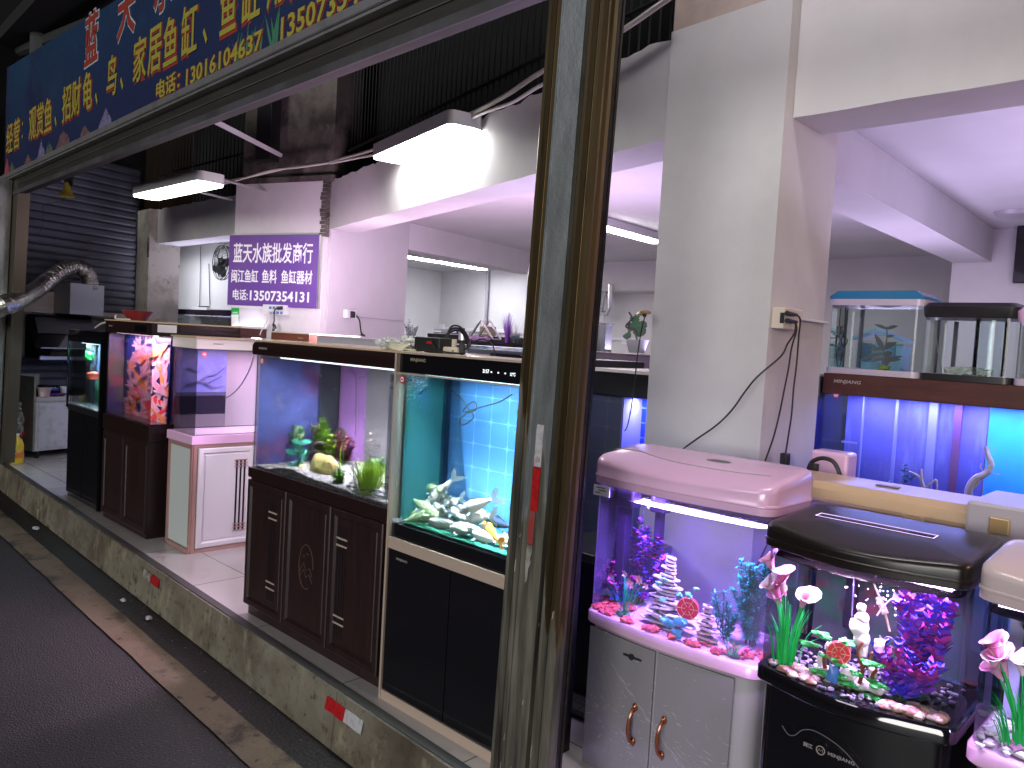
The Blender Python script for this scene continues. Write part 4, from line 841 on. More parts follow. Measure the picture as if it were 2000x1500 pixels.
for x in (-1.437, -1.322):
    mb = MB(); y = bowed(x)-.002; pts = [(x, y, .56), (x, y-.012, .552), (x-.004, y-.024, .52), (x-.006, y-.026, .48), (x-.002, y-.02, .45), (x, y-.010, .44), (x, y, .432)]
    mb.tube(smooth(pts), .006, 8); mb.blob((x, y, .556), .010, 1, 2, .1, (1, .6, 1.6)); mb.blob((x, y, .437), .010, 2, 2, .1, (1, .6, 1.6)); mb.blob((x-.005, y-.025, .49), .009, 3, 2, .05, (.9, .7, 2.6)); mb.build('handle', AMB, TL)
mb = MB(); mb.M = front(-1.50, 2.181, .718); mb.box(0, .075, -.004, .004, 0, .003, .001); mb.lathe((.034, 0, .002), [(0, -.001), (.011, -.001), (.011, .002), (0, .002)], 16); mb.build('badge', mat('badge_dark', (.05, .05, .055), .3, metal=.5), TL)
# film wrap: thin shiny creases over the cabinet
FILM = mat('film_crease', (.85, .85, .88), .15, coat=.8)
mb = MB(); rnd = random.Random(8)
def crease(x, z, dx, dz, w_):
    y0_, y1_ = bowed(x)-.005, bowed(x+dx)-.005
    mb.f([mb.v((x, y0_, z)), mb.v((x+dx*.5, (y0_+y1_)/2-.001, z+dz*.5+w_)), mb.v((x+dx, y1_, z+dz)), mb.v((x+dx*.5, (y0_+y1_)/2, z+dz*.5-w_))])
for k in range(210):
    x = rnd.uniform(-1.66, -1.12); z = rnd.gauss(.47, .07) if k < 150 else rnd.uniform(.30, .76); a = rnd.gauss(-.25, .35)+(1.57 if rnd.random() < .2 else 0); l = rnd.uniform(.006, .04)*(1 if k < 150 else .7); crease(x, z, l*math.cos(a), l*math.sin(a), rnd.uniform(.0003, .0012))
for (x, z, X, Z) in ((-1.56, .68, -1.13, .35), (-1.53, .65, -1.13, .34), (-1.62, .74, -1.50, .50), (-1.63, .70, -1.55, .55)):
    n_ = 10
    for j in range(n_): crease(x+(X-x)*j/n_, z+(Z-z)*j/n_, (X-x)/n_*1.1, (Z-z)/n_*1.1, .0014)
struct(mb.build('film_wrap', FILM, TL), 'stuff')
# black tank details
M_ = Matrix.Translation((-.72, 2.19, 1.342)) @ Matrix.Rotation(.17, 4, 'X')
mb = MB(); mb.M = Matrix.Translation((-.74, 2.225, 1.3065)) @ Matrix.Rotation(.05, 4, 'X'); mb.box(-.155, .155, -.020, .022, 0, .0045); mb.build('light_window', mat('dark_window', (.03, .02, .06), .1), TB)
mb = MB(); mb.M = Matrix.Translation((-.74, 2.225, 1.3115)) @ Matrix.Rotation(.05, 4, 'X')
mb.box(-.155, .155, -.020, -.0175, 0, .0005); mb.box(-.155, .155, .0195, .022, 0, .0005); mb.box(-.155, -.1525, -.0173, .0193, 0, .0005); mb.box(.1525, .155, -.0173, .0193, 0, .0005); mb.build('window_glow', emit('lilac_glow', (.75, .55, 1), 1.6), TB)
text('brand_lettering', '闽江', front(-.80, 2.012, .74), .012, 1, LOGO, TB, .02, .0008); text('brand_lettering', 'MINJIANG', front(-.735, 2.010, .74), .012, 1.2, LOGO, TB, .01, .0008)
mb = MB(); mb.lathe((-.755, 2.012, .746), [(.012, -.001), (.012, 0), (.0095, 0), (.0095, -.001)], 20, 'y', False); mb.tube([(-.762, 2.011, .742), (-.7585, 2.011, .75), (-.755, 2.011, .744), (-.7515, 2.011, .75), (-.748, 2.011, .742)], .0009, 4); mb.build('badge', LOGO, TB)
mb = MB(); pts = [(-.87, 2.034, .760), (-.85, 2.03, .745), (-.83, 2.026, .752), (-.81, 2.022, .775), (-.78, 2.016, .788), (-.74, 2.012, .785), (-.70, 2.013, .77), (-.66, 2.014, .74), (-.63, 2.019, .70), (-.61, 2.022, .66)]
mb.tube(smooth(pts), .0014, 4); mb.build('door_curve', mat('scratch_grey', (.16, .16, .16), .4), TB)
# water surfaces and back panels
for T_, P_, z, zg_ in ((TB, PB_, 1.205, .895), (TL, PL, 1.235, .82), (TR, PR, 1.195, .88)):
    mb = MB(); q_ = inset(P_, .008); mb.prism(q_, z, z+.002); mb.build('water_surface', glass('water_skin', (.90, .90, .97), 1.0, .06), T_)
mb = MB(); mb.box(-.95, -.49, 2.385, 2.392, .90, 1.20); mb.build('back_film', mat('dark_reef_print', (.05, .06, .075), .35, layers=[((.02, .09, .05), 9, .5, .65), ((.12, .035, .05), 12, .58, .68), ((.02, .06, .11), 4, .55, .7)]), TB)

# ------------------------------------------------------------------ tanks behind, right side
TN = thing('small_aquarium', (-1.22, 2.62, .25), 'yellowed lid aquarium standing behind the lilac and black lidded ones', 'aquarium')
mb = MB(); mb.box(-1.24, -.62, 2.66, 2.96, .25, .95); mb.build('cabinet', BLACKS, TN)
mb = MB(); mb.box(-1.22, -.64, 2.68, 2.94, .952, 1.20); mb.build('glass', GL, TN)
mb = MB(); pr = [(2.655, 1.20), (2.655, 1.272), (2.645, 1.275), (2.645, 1.285), (2.66, 1.315), (2.70, 1.335), (2.90, 1.338), (2.95, 1.32), (2.955, 1.20)]
mb.loft([[(-1.25, y, z) for y, z in pr], [(-.615, y, z) for y, z in pr]]); mb.mi = 1; mb.box(-1.245, -.62, 2.650, 2.6545, 1.19, 1.268); mb.build('lid', [TANP, GREYAB], TN)
mb = MB(); mb.box(-.93, -.86, 2.78, 2.81, 1.3385, 1.341); mb.build('feeding_slot', mat('slot_olive', (.16, .12, .05), .5), TN)
mb = MB(); mb.box(-.80, -.73, 2.640, 2.6445, 1.262, 1.282, .002); mb.box(-.785, -.745, 2.636, 2.6395, 1.258, 1.286, .001); mb.build('hinge', TANP, TN)
GR = thing('small_aquarium', (-.60, 2.55, .25), 'grey lidded aquarium with a brass hinge behind the black lidded one', 'aquarium')
mb = MB(); mb.box(-.585, -.05, 2.56, 2.86, .25, .85); mb.build('cabinet', BLACKS, GR)
mb = MB(); panes(mb, -.58, -.06, 2.57, 2.85, .852, 1.265); mb.build('glass', GL, GR)
mb = MB(); mb.box(-.597, -.04, 2.545, 2.87, 1.267, 1.372, .008); mb.build('lid', mat('lilac_grey_abs', (.46, .42, .46), .35), GR)
mb = MB(); mb.box(-.535, -.485, 2.53, 2.544, 1.292, 1.338, .003); mb.build('hinge', mat('brass_hinge', (.6, .42, .2), .3, metal=.6), GR)
mb = MB(); mb.box(-.57, -.07, 2.8, 2.81, .86, 1.25); mb.build('back_film', mat('pale_blue_back', (.30, .36, .75), .4), GR)
led(GR, -.55, -.1, 2.56, 2.8, 1.262, 3.0, (.45, .5, 1.0), 3)
# big brown hooded tank with deep blue light
TG = tank('large_aquarium', 'large brown hooded aquarium glowing deep blue under the small empty tanks', -1.44, -.1, 3.55, 4.15, .92, 1.605, 1.698, mat('wenge_far', (.03, .012, .011), .4), WENGE_T, BROWNL, over=.006, lid_over=.01)
logo(TG, front(-1.40, 3.539, 1.652), .020)
sticker(TG, 1633, 771, 3.545, .013, mat('magenta_sticker', (.7, .1, .3), .5))
BLUEF = mat('deep_blue_film', (.10, .10, .48), .4, layers=[((.16, .14, .42), 2.2, .42, .66), ((.20, .22, .58), 7, .52, .72, (3, 3, .5))])
mb = MB(); mb.box(-1.43, -.84, 3.80, 3.81, .93, 1.6); mb.build('back_film', BLUEF, TG)
mb = MB(); mb.box(-.835, -.11, 3.80, 3.81, .93, 1.6); mb.build('bright_film', mat('azure_film', (.03, .36, .85), .4, layers=[((.03, .20, .80), 1.3, .4, .6)]), TG)
mb = MB()
for x, w_ in ((-1.345, .006), (-1.20, .012), (-1.06, .035)): mb.box(x, x+w_, 3.76, 3.775, .95, 1.6)
mb.box(-1.43, -1.36, 3.76, 3.77, 1.37, 1.378); mb.build('divider', mat('pale_divider', (.22, .22, .55), .4), TG)
mb = MB(); mb.box(-.96, -.93, 3.76, 3.775, .95, 1.6); mb.build('red_divider', mat('dull_red', (.14, .05, .16), .5), TG)
led(TG, -1.4, -.15, 3.6, 3.8, 1.598, 15, (.32, .34, 1.0), 4, where=.5)
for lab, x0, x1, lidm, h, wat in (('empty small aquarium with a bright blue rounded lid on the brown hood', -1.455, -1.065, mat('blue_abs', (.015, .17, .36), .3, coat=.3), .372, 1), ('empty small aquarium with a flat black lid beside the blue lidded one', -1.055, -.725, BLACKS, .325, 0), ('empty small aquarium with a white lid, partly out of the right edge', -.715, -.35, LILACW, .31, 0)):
    g = thing('top_aquarium', (x0, 3.56, 1.70), lab, 'aquarium', 'small empty aquariums on the brown hood'); P = rrect(x0, x1, 3.57, 3.80, .03)
    zb_ = 1.699; mb = MB(); mb.sm = True; mb.prism(inset(P, -.004), zb_, zb_+.026); mb.build('base_trim', BLACKS if not wat and lidm is BLACKS else mat('lilac_white_abs', (.50, .44, .55), .35), g)
    mb = MB(); mb.sm = True; zt_ = zb_+h-.065; mb.loft([[(*p, zb_+.027) for p in P], [(*p, zt_) for p in P]], False, False); mb.build('glass', glass('greenish_glass', (.86, .93, .92), .9, .02), g)
    if wat:
        mb = MB(); mb.sm = True; mb.prism(inset(P, -.006), zt_, zt_+.028); mb.build('lid_rim', mat('lilac_white_abs', (.50, .44, .55), .35), g)
        mb = MB(); pr = [(x0-.004, zt_+.029), (x0-.004, zt_+.040), (x0+.03, zt_+.064), (x1-.03, zt_+.064), (x1+.004, zt_+.040), (x1+.004, zt_+.029)]
        mb.sm = True; mb.loft([[(x, y, z) for x, z in pr] for y in (3.568, 3.80)]); mb.build('lid', lidm, g)
    else:
        mb = MB(); mb.sm = True; mb.loft([[(*p, z) for p in inset(P, d)] for d, z in ((-.004, zt_), (-.008, zt_+.01), (-.012, zt_+.045), (.004, zt_+.062))]); mb.build('lid', lidm, g)
    mb = MB(); mb.box(x0+.06, x0+.075, 3.775, 3.79, zb_+.03, zt_-.005); mb.build('corner_tube', mat('smoke_tube', (.08, .08, .10), .3), g)
# tank standing to the left behind the column, blue
TH = tank('large_aquarium', 'dark blue lit aquarium just showing between column and brown hooded tank', -2.4, -1.50, 3.62, 4.2, .92, 1.58, 1.68, BLACKS, BLACKS, BLACKS)
mb = MB(); mb.box(-2.39, -1.51, 3.9, 3.91, .93, 1.57); mb.build('back_film', BLUEF, TH); led(TH, -2.3, -1.6, 3.65, 3.9, 1.57, 6, (.25, .25, 1), 3)
bk = thing('gap_darkener', (-2.1, 2.45, .25), 'black box added to darken the gap behind the bronze post', 'cabinet')
mb = MB(); mb.box(-2.12, -1.76, 2.45, 2.95, .27, .93, .004); mb.build('body', BLACKS, bk)  # black volume put in where there is only darkness behind the post
mb = MB(); mb.box(-2.11, -1.77, 2.44, 2.449, .30, .90, .002); mb.build('door', BLACKG, bk)
# tank behind the post, tiled, black lid
T6 = tank('aquarium', 'black lidded aquarium with tiled backdrop between the post and the column', -2.385, -1.985, 3.0, 3.9, .70, 1.53, 1.64, BLACKS, BLACKS, BLACKS, gm=GLD)
mb = MB(); mb.box(-2.40, -1.97, 2.985, 3.9, 1.6405, 1.655); mb.build('top_cover', CREAM, T6)
mb = MB(); mb.box(-2.375, -2.175, 3.02, 3.03, .71, 1.53); mb.build('tile_backdrop', tile_mat('violet_tile_film', (.20, .20, .34), (.28, .28, .43), .125, k=.80, p=8, rough=.3), T6)
mb = MB(); mb.box(-2.165, -1.99, 3.16, 3.17, .71, 1.53); mb.build('blue_tile_backdrop', tile_mat('royal_tile_film', (.02, .06, .85), (.35, .45, .95), .072, k=.72, p=6, rough=.3), T6)
mb = MB(); mb.box(-2.172, -2.160, 3.01, 3.16, .71, 1.53); mb.build('divider', mat('lilac_divider', (.45, .38, .85), .3), T6)
mb = MB(); rnd = random.Random(2); mb.prism([(-2.15, 3.12), (-2.0, 3.12), (-2.0, 3.15), (-2.15, 3.15)], .71, 1.14, [(-2.15, 3.12), (-2.0, 3.12), (-2.0, 3.15), (-2.15, 3.15)]); mb.build('cyan_panel', mat('cyan_panel', (.05, .35, .62), .4), T6)
mb = MB(); mb.box(-2.80, -2.395, 2.95, 3.5, .26, 1.69, .004); mb.build('side_cabinet', BLACKS, T6)
mb = MB(); mb.box(-2.394, -1.96, 2.975, 2.999, .26, .69); mb.build('front_panel', BLACKS, T6)
led(T6, -2.15, -2.0, 3.03, 3.15, 1.52, 2.2, (.35, .40, 1.0), 3)
# ------------------------------------------------------------------ rows of tanks deeper in the shop
UP = (math.pi, 0, 0)
def rowtank(name, lab, pxl, pxr, y, dep, ztop, hood, lidm, col, pw, upc=None, upw=0, zb=.95, back=None, zl=None, lipm=None, upy=.5):
    x0, x1 = at(pxl, 680, y=y).x, at(pxr, 680, y=y).x
    g = thing(name, (x0, y, .25), lab, 'aquarium', 'aquariums standing in rows inside the shop')
    mb = MB(); mb.box(x0, x1, y, y+dep, .25, zb-.04); mb.build('cabinet', mat('wenge_far', (.03, .012, .011), .4), g)
    mb = MB(); mb.box(x0-.005, x1+.005, y-.005, y+dep+.005, zb-.039, zb); mb.build('base_trim', BLACKS, g)
    mb = MB(); panes(mb, x0, x1, y, y+dep, zb+.001, ztop-hood); mb.build('glass', GL, g)
    mb = MB(); mb.box(x0-.01, x1+.01, y-.01, y+dep+.01, ztop-hood+.001, ztop-.008, .003); mb.build('lid', lidm, g)
    mb = MB(); mb.box(x0-.018, x1+.018, y-.018, y+dep+.018, ztop-.0075, ztop); mb.build('top_cover', lipm or CREAM, g)
    if back: mb = MB(); mb.box(x0+.01, x1-.01, y+dep-.03, y+dep-.02, zb+.002, ztop-hood-.005); mb.build('back_film', back, g)
    if pw: led(g, x0+.05, x1-.05, y, y+dep, ztop-hood-.006, pw, col, 4)
    if upw: area('led_or_fill_light', g, ((x0+x1)/2, y+dep*upy, ztop+.02), (x1-x0, dep*.5), upw, upc, UP)  # up-facing fill added above the lid to brighten ceiling and walls
    return g, x0, x1
VIOF = mat('violet_film', (.25, .10, .60), .5)
PKL, VIL, BLL = (1.0, .68, .97), (.74, .60, 1.0), (.5, .55, 1.0)
g, a, b_ = rowtank('aquarium', 'brown hooded aquarium under the purple sign behind the wenge tank', 532, 604, 3.05, .4, 1.735, .07, mat('brown_hood', (.20, .07, .045), .35), PKL, 8, PKL, 5)
area('led_or_fill_light', g, (-4.1, 3.25, 1.66), (.3, .2), 60, (1, .64, .92), (Vector((-4.9, 2.3, .35))-Vector((-4.1, 3.25, 1.66))).to_track_quat('-Z', 'Y').to_euler(), spread=110)  # added fill light, aimed at the floor and the white tank doors
logo(g, front(b_-.14, 3.039, 1.69), .012)
g2 = rowtank('aquarium', 'pale grey lidded aquarium seen over the wenge tank', 622, 768, 2.95, .35, 1.725, .055, GREYAB, PKL, 12, PKL, 5, lipm=GREYAB)[0]
wq = (Vector((-6.35, 4.55, 2.2))-Vector((-4.7, 3.2, 1.76))).to_track_quat('-Z', 'Y').to_euler()
area('led_or_fill_light', g2, (-4.7, 3.2, 1.80), (.5, .25), 17, PKL, wq, spread=110)  # added fill light, aimed at the inner wall
g, a, b_ = rowtank('aquarium', 'wide aquarium with a thin black lid behind the black glass tank', 800, 1030, 3.75, .4, 1.75, .03, BLACKS, VIL, 9, PKL, 24, lipm=BLACKS, upy=1.6)
g, a, b_ = rowtank('aquarium', 'grey hooded aquarium with a bright slot right behind the black glass tank', 918, 1040, 3.05, .4, 1.705, .055, mat('slate_hood', (.12, .13, .19), .4), BLL, 7, VIL, 8, lipm=mat('slate_hood', (.12, .13, .19), .4))
mb = MB(); mb.box(b_-.30, b_-.08, 3.036, 3.0395, 1.675, 1.690); mb.build('hood_slot', BLACKS, g)
mb = MB()
for k in range(4): mb.box(a+.06+k*.075, a+.125+k*.075, 3.12, 3.13, 1.58, 1.645)
mb.build('lit_backdrop', emit('cool_glow', (.75, .85, 1), 1.5), g)
g, a, b_ = rowtank('aquarium', 'purple grey hooded aquarium just right of the bronze post', 1120, 1222, 3.95, .45, 1.725, .10, mat('mauve_hood', (.16, .12, .16), .4), VIL, 6, VIL, 4, lipm=mat('mauve_hood', (.16, .12, .16), .4))
g, a, b_ = rowtank('aquarium', 'open topped dark aquarium with wires beside the column', 1205, 1330, 4.9, .5, 1.73, .10, BLACKS, VIL, 6, (.70, .54, 1.0), 8)
rowtank('aquarium', 'gloss black lidded aquarium with a purple lamp left of the purple sign', 322, 470, 4.1, .45, 1.93, .06, mat('purple_black_lid', (.02, .008, .03), .2), VIL, 6, (.8, .75, 1), 22, lipm=BLACKG)
rowtank('aquarium', 'brown hooded aquarium low beside the purple sign pillar', 345, 470, 3.4, .4, 1.745, .08, BROWNL, (.7, .7, 1), 26, (.8, .7, 1), 5, lipm=BROWNL, back=mat('sky_blue_film', (.20, .28, .75), .5, layers=[((.12, .16, .6), 2, .45, .65)]))
rowtank('large_aquarium', 'aquarium far back in the right hand room', 1640, 1760, 5.6, .5, 1.5, .08, BLACKS, VIL, 8, VIL, 15)
g = thing('aquarium', (-.9, 5.0, .25), 'aquarium hidden behind the brown hooded one', 'aquarium')
mb = MB(); mb.box(-.9, .6, 5.0, 5.5, .25, 1.4); mb.build('cabinet', BLACKS, g); area('led_or_fill_light', g, (-.15, 5.25, 1.45), (1.2, .3), 25, VIL, UP); area('led_or_fill_light', g, (-.2, 4.4, 1.75), (1.2, .3), 16, VIL, UP)  # two up-facing fill lights added to brighten the right hand room

# ------------------------------------------------------------------ fish
FW = mat('white_koi_skin', (.86, .88, .84), .3, layers=[((.70, .76, .60), 12, .5, .7), ((.55, .62, .60), 40, .6, .75)], coat=.3); FFN = mat('white_koi_fin', (.62, .74, .76), .35, alpha=.85); EYEM = mat('fish_eye', (.01, .01, .01), .2)
FO = mat('orange_koi_skin', (.85, .28, .03), .3, coat=.3); FD = mat('dark_koi_skin', (.015, .025, .06), .3, coat=.3); FG = mat('green_tint_koi', (.50, .66, .34), .3, coat=.3)
def fish(name, lab, grp, pos, yaw, L, skin=None, fin=None, pitch=0, roll=0, bend=.1, cat='fish', seed=0):
    """a koi: one lofted body with tail, back and side fins"""
    rnd = random.Random(seed); M = Matrix.Translation(Vector(pos)) @ Matrix.Rotation(yaw, 4, 'Z') @ Matrix.Rotation(pitch, 4, 'Y') @ Matrix.Rotation(roll, 4, 'X')
    mb = MB(); mb.M = M; mb.sm = True
    T = [0, .03, .09, .18, .30, .44, .58, .70, .80, .87]; Hh = [.014, .042, .078, .112, .132, .132, .108, .074, .046, .038]; Ww = [.014, .038, .062, .082, .092, .088, .066, .040, .022, .012]
    def ax(t): return L*(.5-t), bend*L*math.sin((t-.2)*2.6)*t
    rings = []
    for t, h, w_ in zip(T, Hh, Ww):
        x, y = ax(t); rings.append([(x, y+w_*L*math.cos(a), h*L*math.sin(a)*(1 if math.sin(a) > 0 else .88)) for a in [k*math.pi/5 for k in range(10)]])
    mb.loft(rings); mb.mi = 1; mb.sm = False
    x, y = ax(.86); x2, y2 = ax(1.12); ym = y+(y2-y)*.55
    for s in (1, -1):
        mb.f([mb.v((x, y, .03*L*s)), mb.v((x-.10*L, ym, .12*L*s)), mb.v((x2, y2+.01*L, .17*L*s)), mb.v((x2+.03*L, y2, .08*L*s)), mb.v((x-.13*L, ym, .0)), mb.v((x, y, 0))])
    A = [ax(t) for t in (.32, .40, .52, .66)]
    mb.f([mb.v((A[0][0], A[0][1], .108*L)), mb.v((A[1][0], A[1][1], .19*L)), mb.v((A[2][0], A[2][1], .165*L)), mb.v((A[3][0], A[3][1], .10*L)), mb.v((A[3][0]+.03*L, A[3][1], .07*L)), mb.v((A[1][0], A[1][1], .09*L))])
    for s in (1, -1):
        x, y = ax(.22); mb.f([mb.v((x, y+s*.06*L, -.04*L)), mb.v((x-.05*L, y+s*.17*L, -.085*L)), mb.v((x-.13*L, y+s*.18*L, -.075*L)), mb.v((x-.07*L, y+s*.06*L, -.05*L))])
        x, y = ax(.55); mb.f([mb.v((x, y+s*.03*L, -.07*L)), mb.v((x-.07*L, y+s*.09*L, -.12*L)), mb.v((x-.10*L, y+s*.05*L, -.09*L))])
    mb.mi = 2
    for s in (1, -1):
        x, y = ax(.075); mb.blob((x, y+s*.046*L, .022*L), .011*L, 1, 1, 0)
    o = mb.build(name, [skin or FW, fin or FFN, EYEM])
    # origin at the fish itself
    off = Vector(pos)
    for v in o.data.vertices: v.co -= off
    o.location = off
    return tag(o, lab, cat, grp)
rnd = random.Random(21); GF = 'pale koi crowding the floor of the black glass aquarium'
# px, py of the body's middle, depth y, heading in degrees (180 swims left), pitch, length, skin, where it is
FP = [(800, 943, 2.13, 175, 6, .15, FG, 'uppermost greenish koi of the crowd at the left glass'), (806, 962, 2.17, 10, -6, .14, FG, 'greenish koi just under the uppermost one'),
      (795, 982, 2.06, 20, 18, .15, FG, 'pale green koi nosing the left glass'), (787, 1003, 2.04, 60, -20, .13, FG, 'small greenish koi low against the left glass'), (812, 1004, 2.10, 200, 8, .14, FG, 'greenish white koi near the left front of the crowd'),
      (860, 962, 2.12, 215, 48, .15, FW, 'white koi diving steeply at the top of the crowd'), (838, 974, 2.17, 195, 20, .14, FW, 'white koi high in the crowd behind the diving one'), (842, 992, 2.10, 170, 14, .16, FW, 'white koi with raised tail left of the diving koi'),
      (830, 1012, 2.05, 184, 4, .16, FG, 'long greenish white koi lying low at the left front'), (868, 1002, 2.08, 150, 30, .15, FW, 'white koi slanting down through the middle of the crowd'), (880, 985, 2.16, 200, -20, .14, FW, 'white koi rising behind the middle of the crowd'),
      (862, 1024, 2.03, 186, 6, .15, FW, 'white koi nosing the tiles at the front middle'), (895, 1010, 2.11, 165, -12, .14, FW, 'white koi right of the slanting one'), (915, 998, 2.15, 25, 16, .14, FW, 'white koi facing right at the back of the crowd'),
      (935, 985, 2.10, 200, 28, .16, FW, 'white koi with lifted tail at the right of the crowd'), (948, 1004, 2.15, 175, 8, .15, FW, 'white koi swimming left under the lifted tail'), (912, 1032, 2.04, 190, 10, .15, FW, 'white koi at the front lying over the tile joints'),
      (940, 1052, 2.02, 182, 0, .15, FW, 'nearest white koi lying flat along the front glass'), (925, 1018, 2.09, 205, 22, .14, FW, 'white koi half covered in the right part of the crowd'), (978, 1058, 2.02, 178, 4, .12, FW, 'smaller white koi at the right end of the front glass'),
      (985, 1085, 2.00, 160, 0, .12, FW, 'white koi cut by the post at the bottom right'), (900, 1058, 2.00, 174, 0, .001, FW, ''), (885, 1040, 2.02, 350, -6, .13, FW, 'white koi facing right low at the front')]
for i, (px, py, y, dg_, pt, L, sk, lab) in enumerate(FP):
    if not lab: continue
    p = at(px, py, y=y); p.x = min(max(p.x, -2.45), -1.74); p.z = max(p.z, 1.02)
    fish('koi', lab, GF, (p.x, min(max(p.y, 2.04), 2.17), p.z), R(dg_-8), L*1.3, sk, None, R(pt), rnd.uniform(-.3, .3), rnd.uniform(-.2, .2), seed=i)
p = at(965, 1040, y=2.06); fish('koi', 'orange koi among the white ones near the post', None, (p.x, p.y, p.z), math.pi-.2, .17, FO, FO, -.22, 0, .15)
p = at(978, 1022, y=2.14); fish('koi', 'dark blue koi behind the orange koi', None, (p.x, p.y, p.z), math.pi, .17, FD, FD, 0, 0, .1)
p = at(835, 968, y=2.19); fish('koi', 'dark koi half hidden at the back of the white crowd', None, (p.x, p.y, p.z), .3, .15, FD, FD, 0, 0, .1)

# ------------------------------------------------------------------ plants
def clump(name, lab, base, n, h, spread, lw, ll, cols, seed=0, lean=(0, 0), per=22, cat='aquarium plant', up=.35, leafn=5, grp=None, stemm=None, droop=.2, jit=.5, hmin=.6, rc=False):
    """stems carrying whorls of small leaves"""
    rnd = random.Random(seed); g = thing(name, tuple(base), lab, cat, grp); B = Vector(base)
    st = MB(); lv = MB()
    for s in range(n):
        a = rnd.uniform(0, 6.28); r_ = spread*math.sqrt(rnd.random()); hh = h*rnd.uniform(hmin, 1.0)*(1-(1-hmin)*r_/max(spread, 1e-6))
        p0 = B+Vector((rnd.uniform(-.2, .2)*spread, rnd.uniform(-.2, .2)*spread, 0)); p3 = B+Vector((r_*math.cos(a)+lean[0]*hh, r_*math.sin(a)*.6+lean[1]*hh, hh))
        pts = smooth([p0, p0.lerp(p3, .35)+Vector((rnd.uniform(-.1, .1)*spread, 0, 0)), p0.lerp(p3, .7), p3], 3); st.tube(pts, .0013, 4, .0006)
        for k in range(per):
            t = .12+.88*(k+rnd.random())/per; i = min(int(t*(len(pts)-1)), len(pts)-2); p = pts[i].lerp(pts[i+1], t*(len(pts)-1)-i)
            for j in range(leafn):
                an = rnd.uniform(0, 6.28); l = ll*rnd.uniform(1-jit, 1+jit)*(1.1-.5*t); d = Vector((math.cos(an), math.sin(an)*.8, up+rnd.uniform(-.2, .5))).normalized()
                lv.mi = rnd.randrange(len(cols)) if len(cols) < 3 or rc else min(len(cols)-1, int(t*len(cols)*rnd.uniform(.7, 1.25)))
                lv.leaf(p, p+d*l, lw*rnd.uniform(.7, 1.2), (0, .3, 1), 2, droop)
    st.build('stem', stemm or mat('plant_stem', (.06, .12, .03), .5), g); lv.build('foliage', cols, g); return g
def grass(name, lab, base, n, h, spread, wd, cols, seed=0, fan=.5, cat='aquarium plant', leanx=0, basem=None, sq=.6):
    rnd = random.Random(seed); g = thing(name, tuple(base), lab, cat); B = Vector(base); mb = MB()
    for k in range(n):
        a = rnd.uniform(0, 6.28); r_ = rnd.random(); hh = h*rnd.uniform(.55, 1); p0 = B+Vector((math.cos(a)*spread*.35*r_, math.sin(a)*spread*.25*r_, 0))
        tip = p0+Vector((math.cos(a)*spread*fan*r_+leanx*hh, math.sin(a)*spread*fan*r_*sq, hh)); mid = p0.lerp(tip, .5)+Vector((0, 0, hh*.12))
        P = smooth([p0, mid, tip+Vector((math.cos(a)*.02*r_, 0, -hh*.1*r_))], 3); mb.mi = rnd.randrange(len(cols)); A = []; side = Vector((math.sin(a+.6), -math.cos(a+.6)*.6, 0)).normalized()*wd
        for i, p in enumerate(P): ww = 1-.85*i/(len(P)-1); A.append((mb.v(p-side*ww), mb.v(p+side*ww)))
        for u_, v_ in zip(A, A[1:]): mb.f([u_[0], u_[1], v_[1], v_[0]])
    mb.build('blades', cols, g)
    if basem: mb = MB(); mb.blob((B.x, B.y, B.z+.004), .022, seed, 2, .2, (1.2, .9, .45)); mb.build('plug', basem, g)
    return g
def pebbles(name, lab, x0, x1, y0, y1, z, n, r0, r1, mats, seed=0, cat='gravel', sub=1, par=None, edge=False):
    rnd = random.Random(seed); mb = MB()
    for k in range(n):
        mb.mi = rnd.randrange(len(mats)); r_ = rnd.uniform(r0, r1); x = rnd.uniform(x0, x1); y = rnd.uniform(y0, y1)
        mb.blob((x, y, z+r_*.45+rnd.random()*r_*.5), r_, k+seed*50, sub, .3, (1.25, 1, .7))
    o = mb.build(name, mats); o['kind'] = 'stuff'; o['label'] = lab; return o
GRN = mat('leaf_green', (.09, .42, .05), .45); LIM = mat('lime_green', (.34, .62, .07), .45); DGR = mat('deep_green', (.02, .14, .04), .45); TEAL = mat('teal_green', (.02, .26, .19), .45)
YG = mat('yellow_green', (.34, .50, .05), .45); RBR = mat('red_brown_leaf', (.30, .05, .08), .5); RB2 = mat('mauve_leaf', (.45, .15, .25), .5); OLV = mat('olive_leaf', (.16, .20, .05), .5)
PUR = mat('violet_plastic_leaf', (.34, .08, .85), .6, spec=.2); MAG = mat('magenta_plastic_leaf', (.70, .06, .50), .6, spec=.2); BLU = mat('blue_plastic_leaf', (.10, .08, .95), .6, spec=.2)
PGR = mat('green_plastic_leaf', (.01, .50, .10), .35); PT = mat('teal_plastic_leaf', (.01, .42, .28), .35)
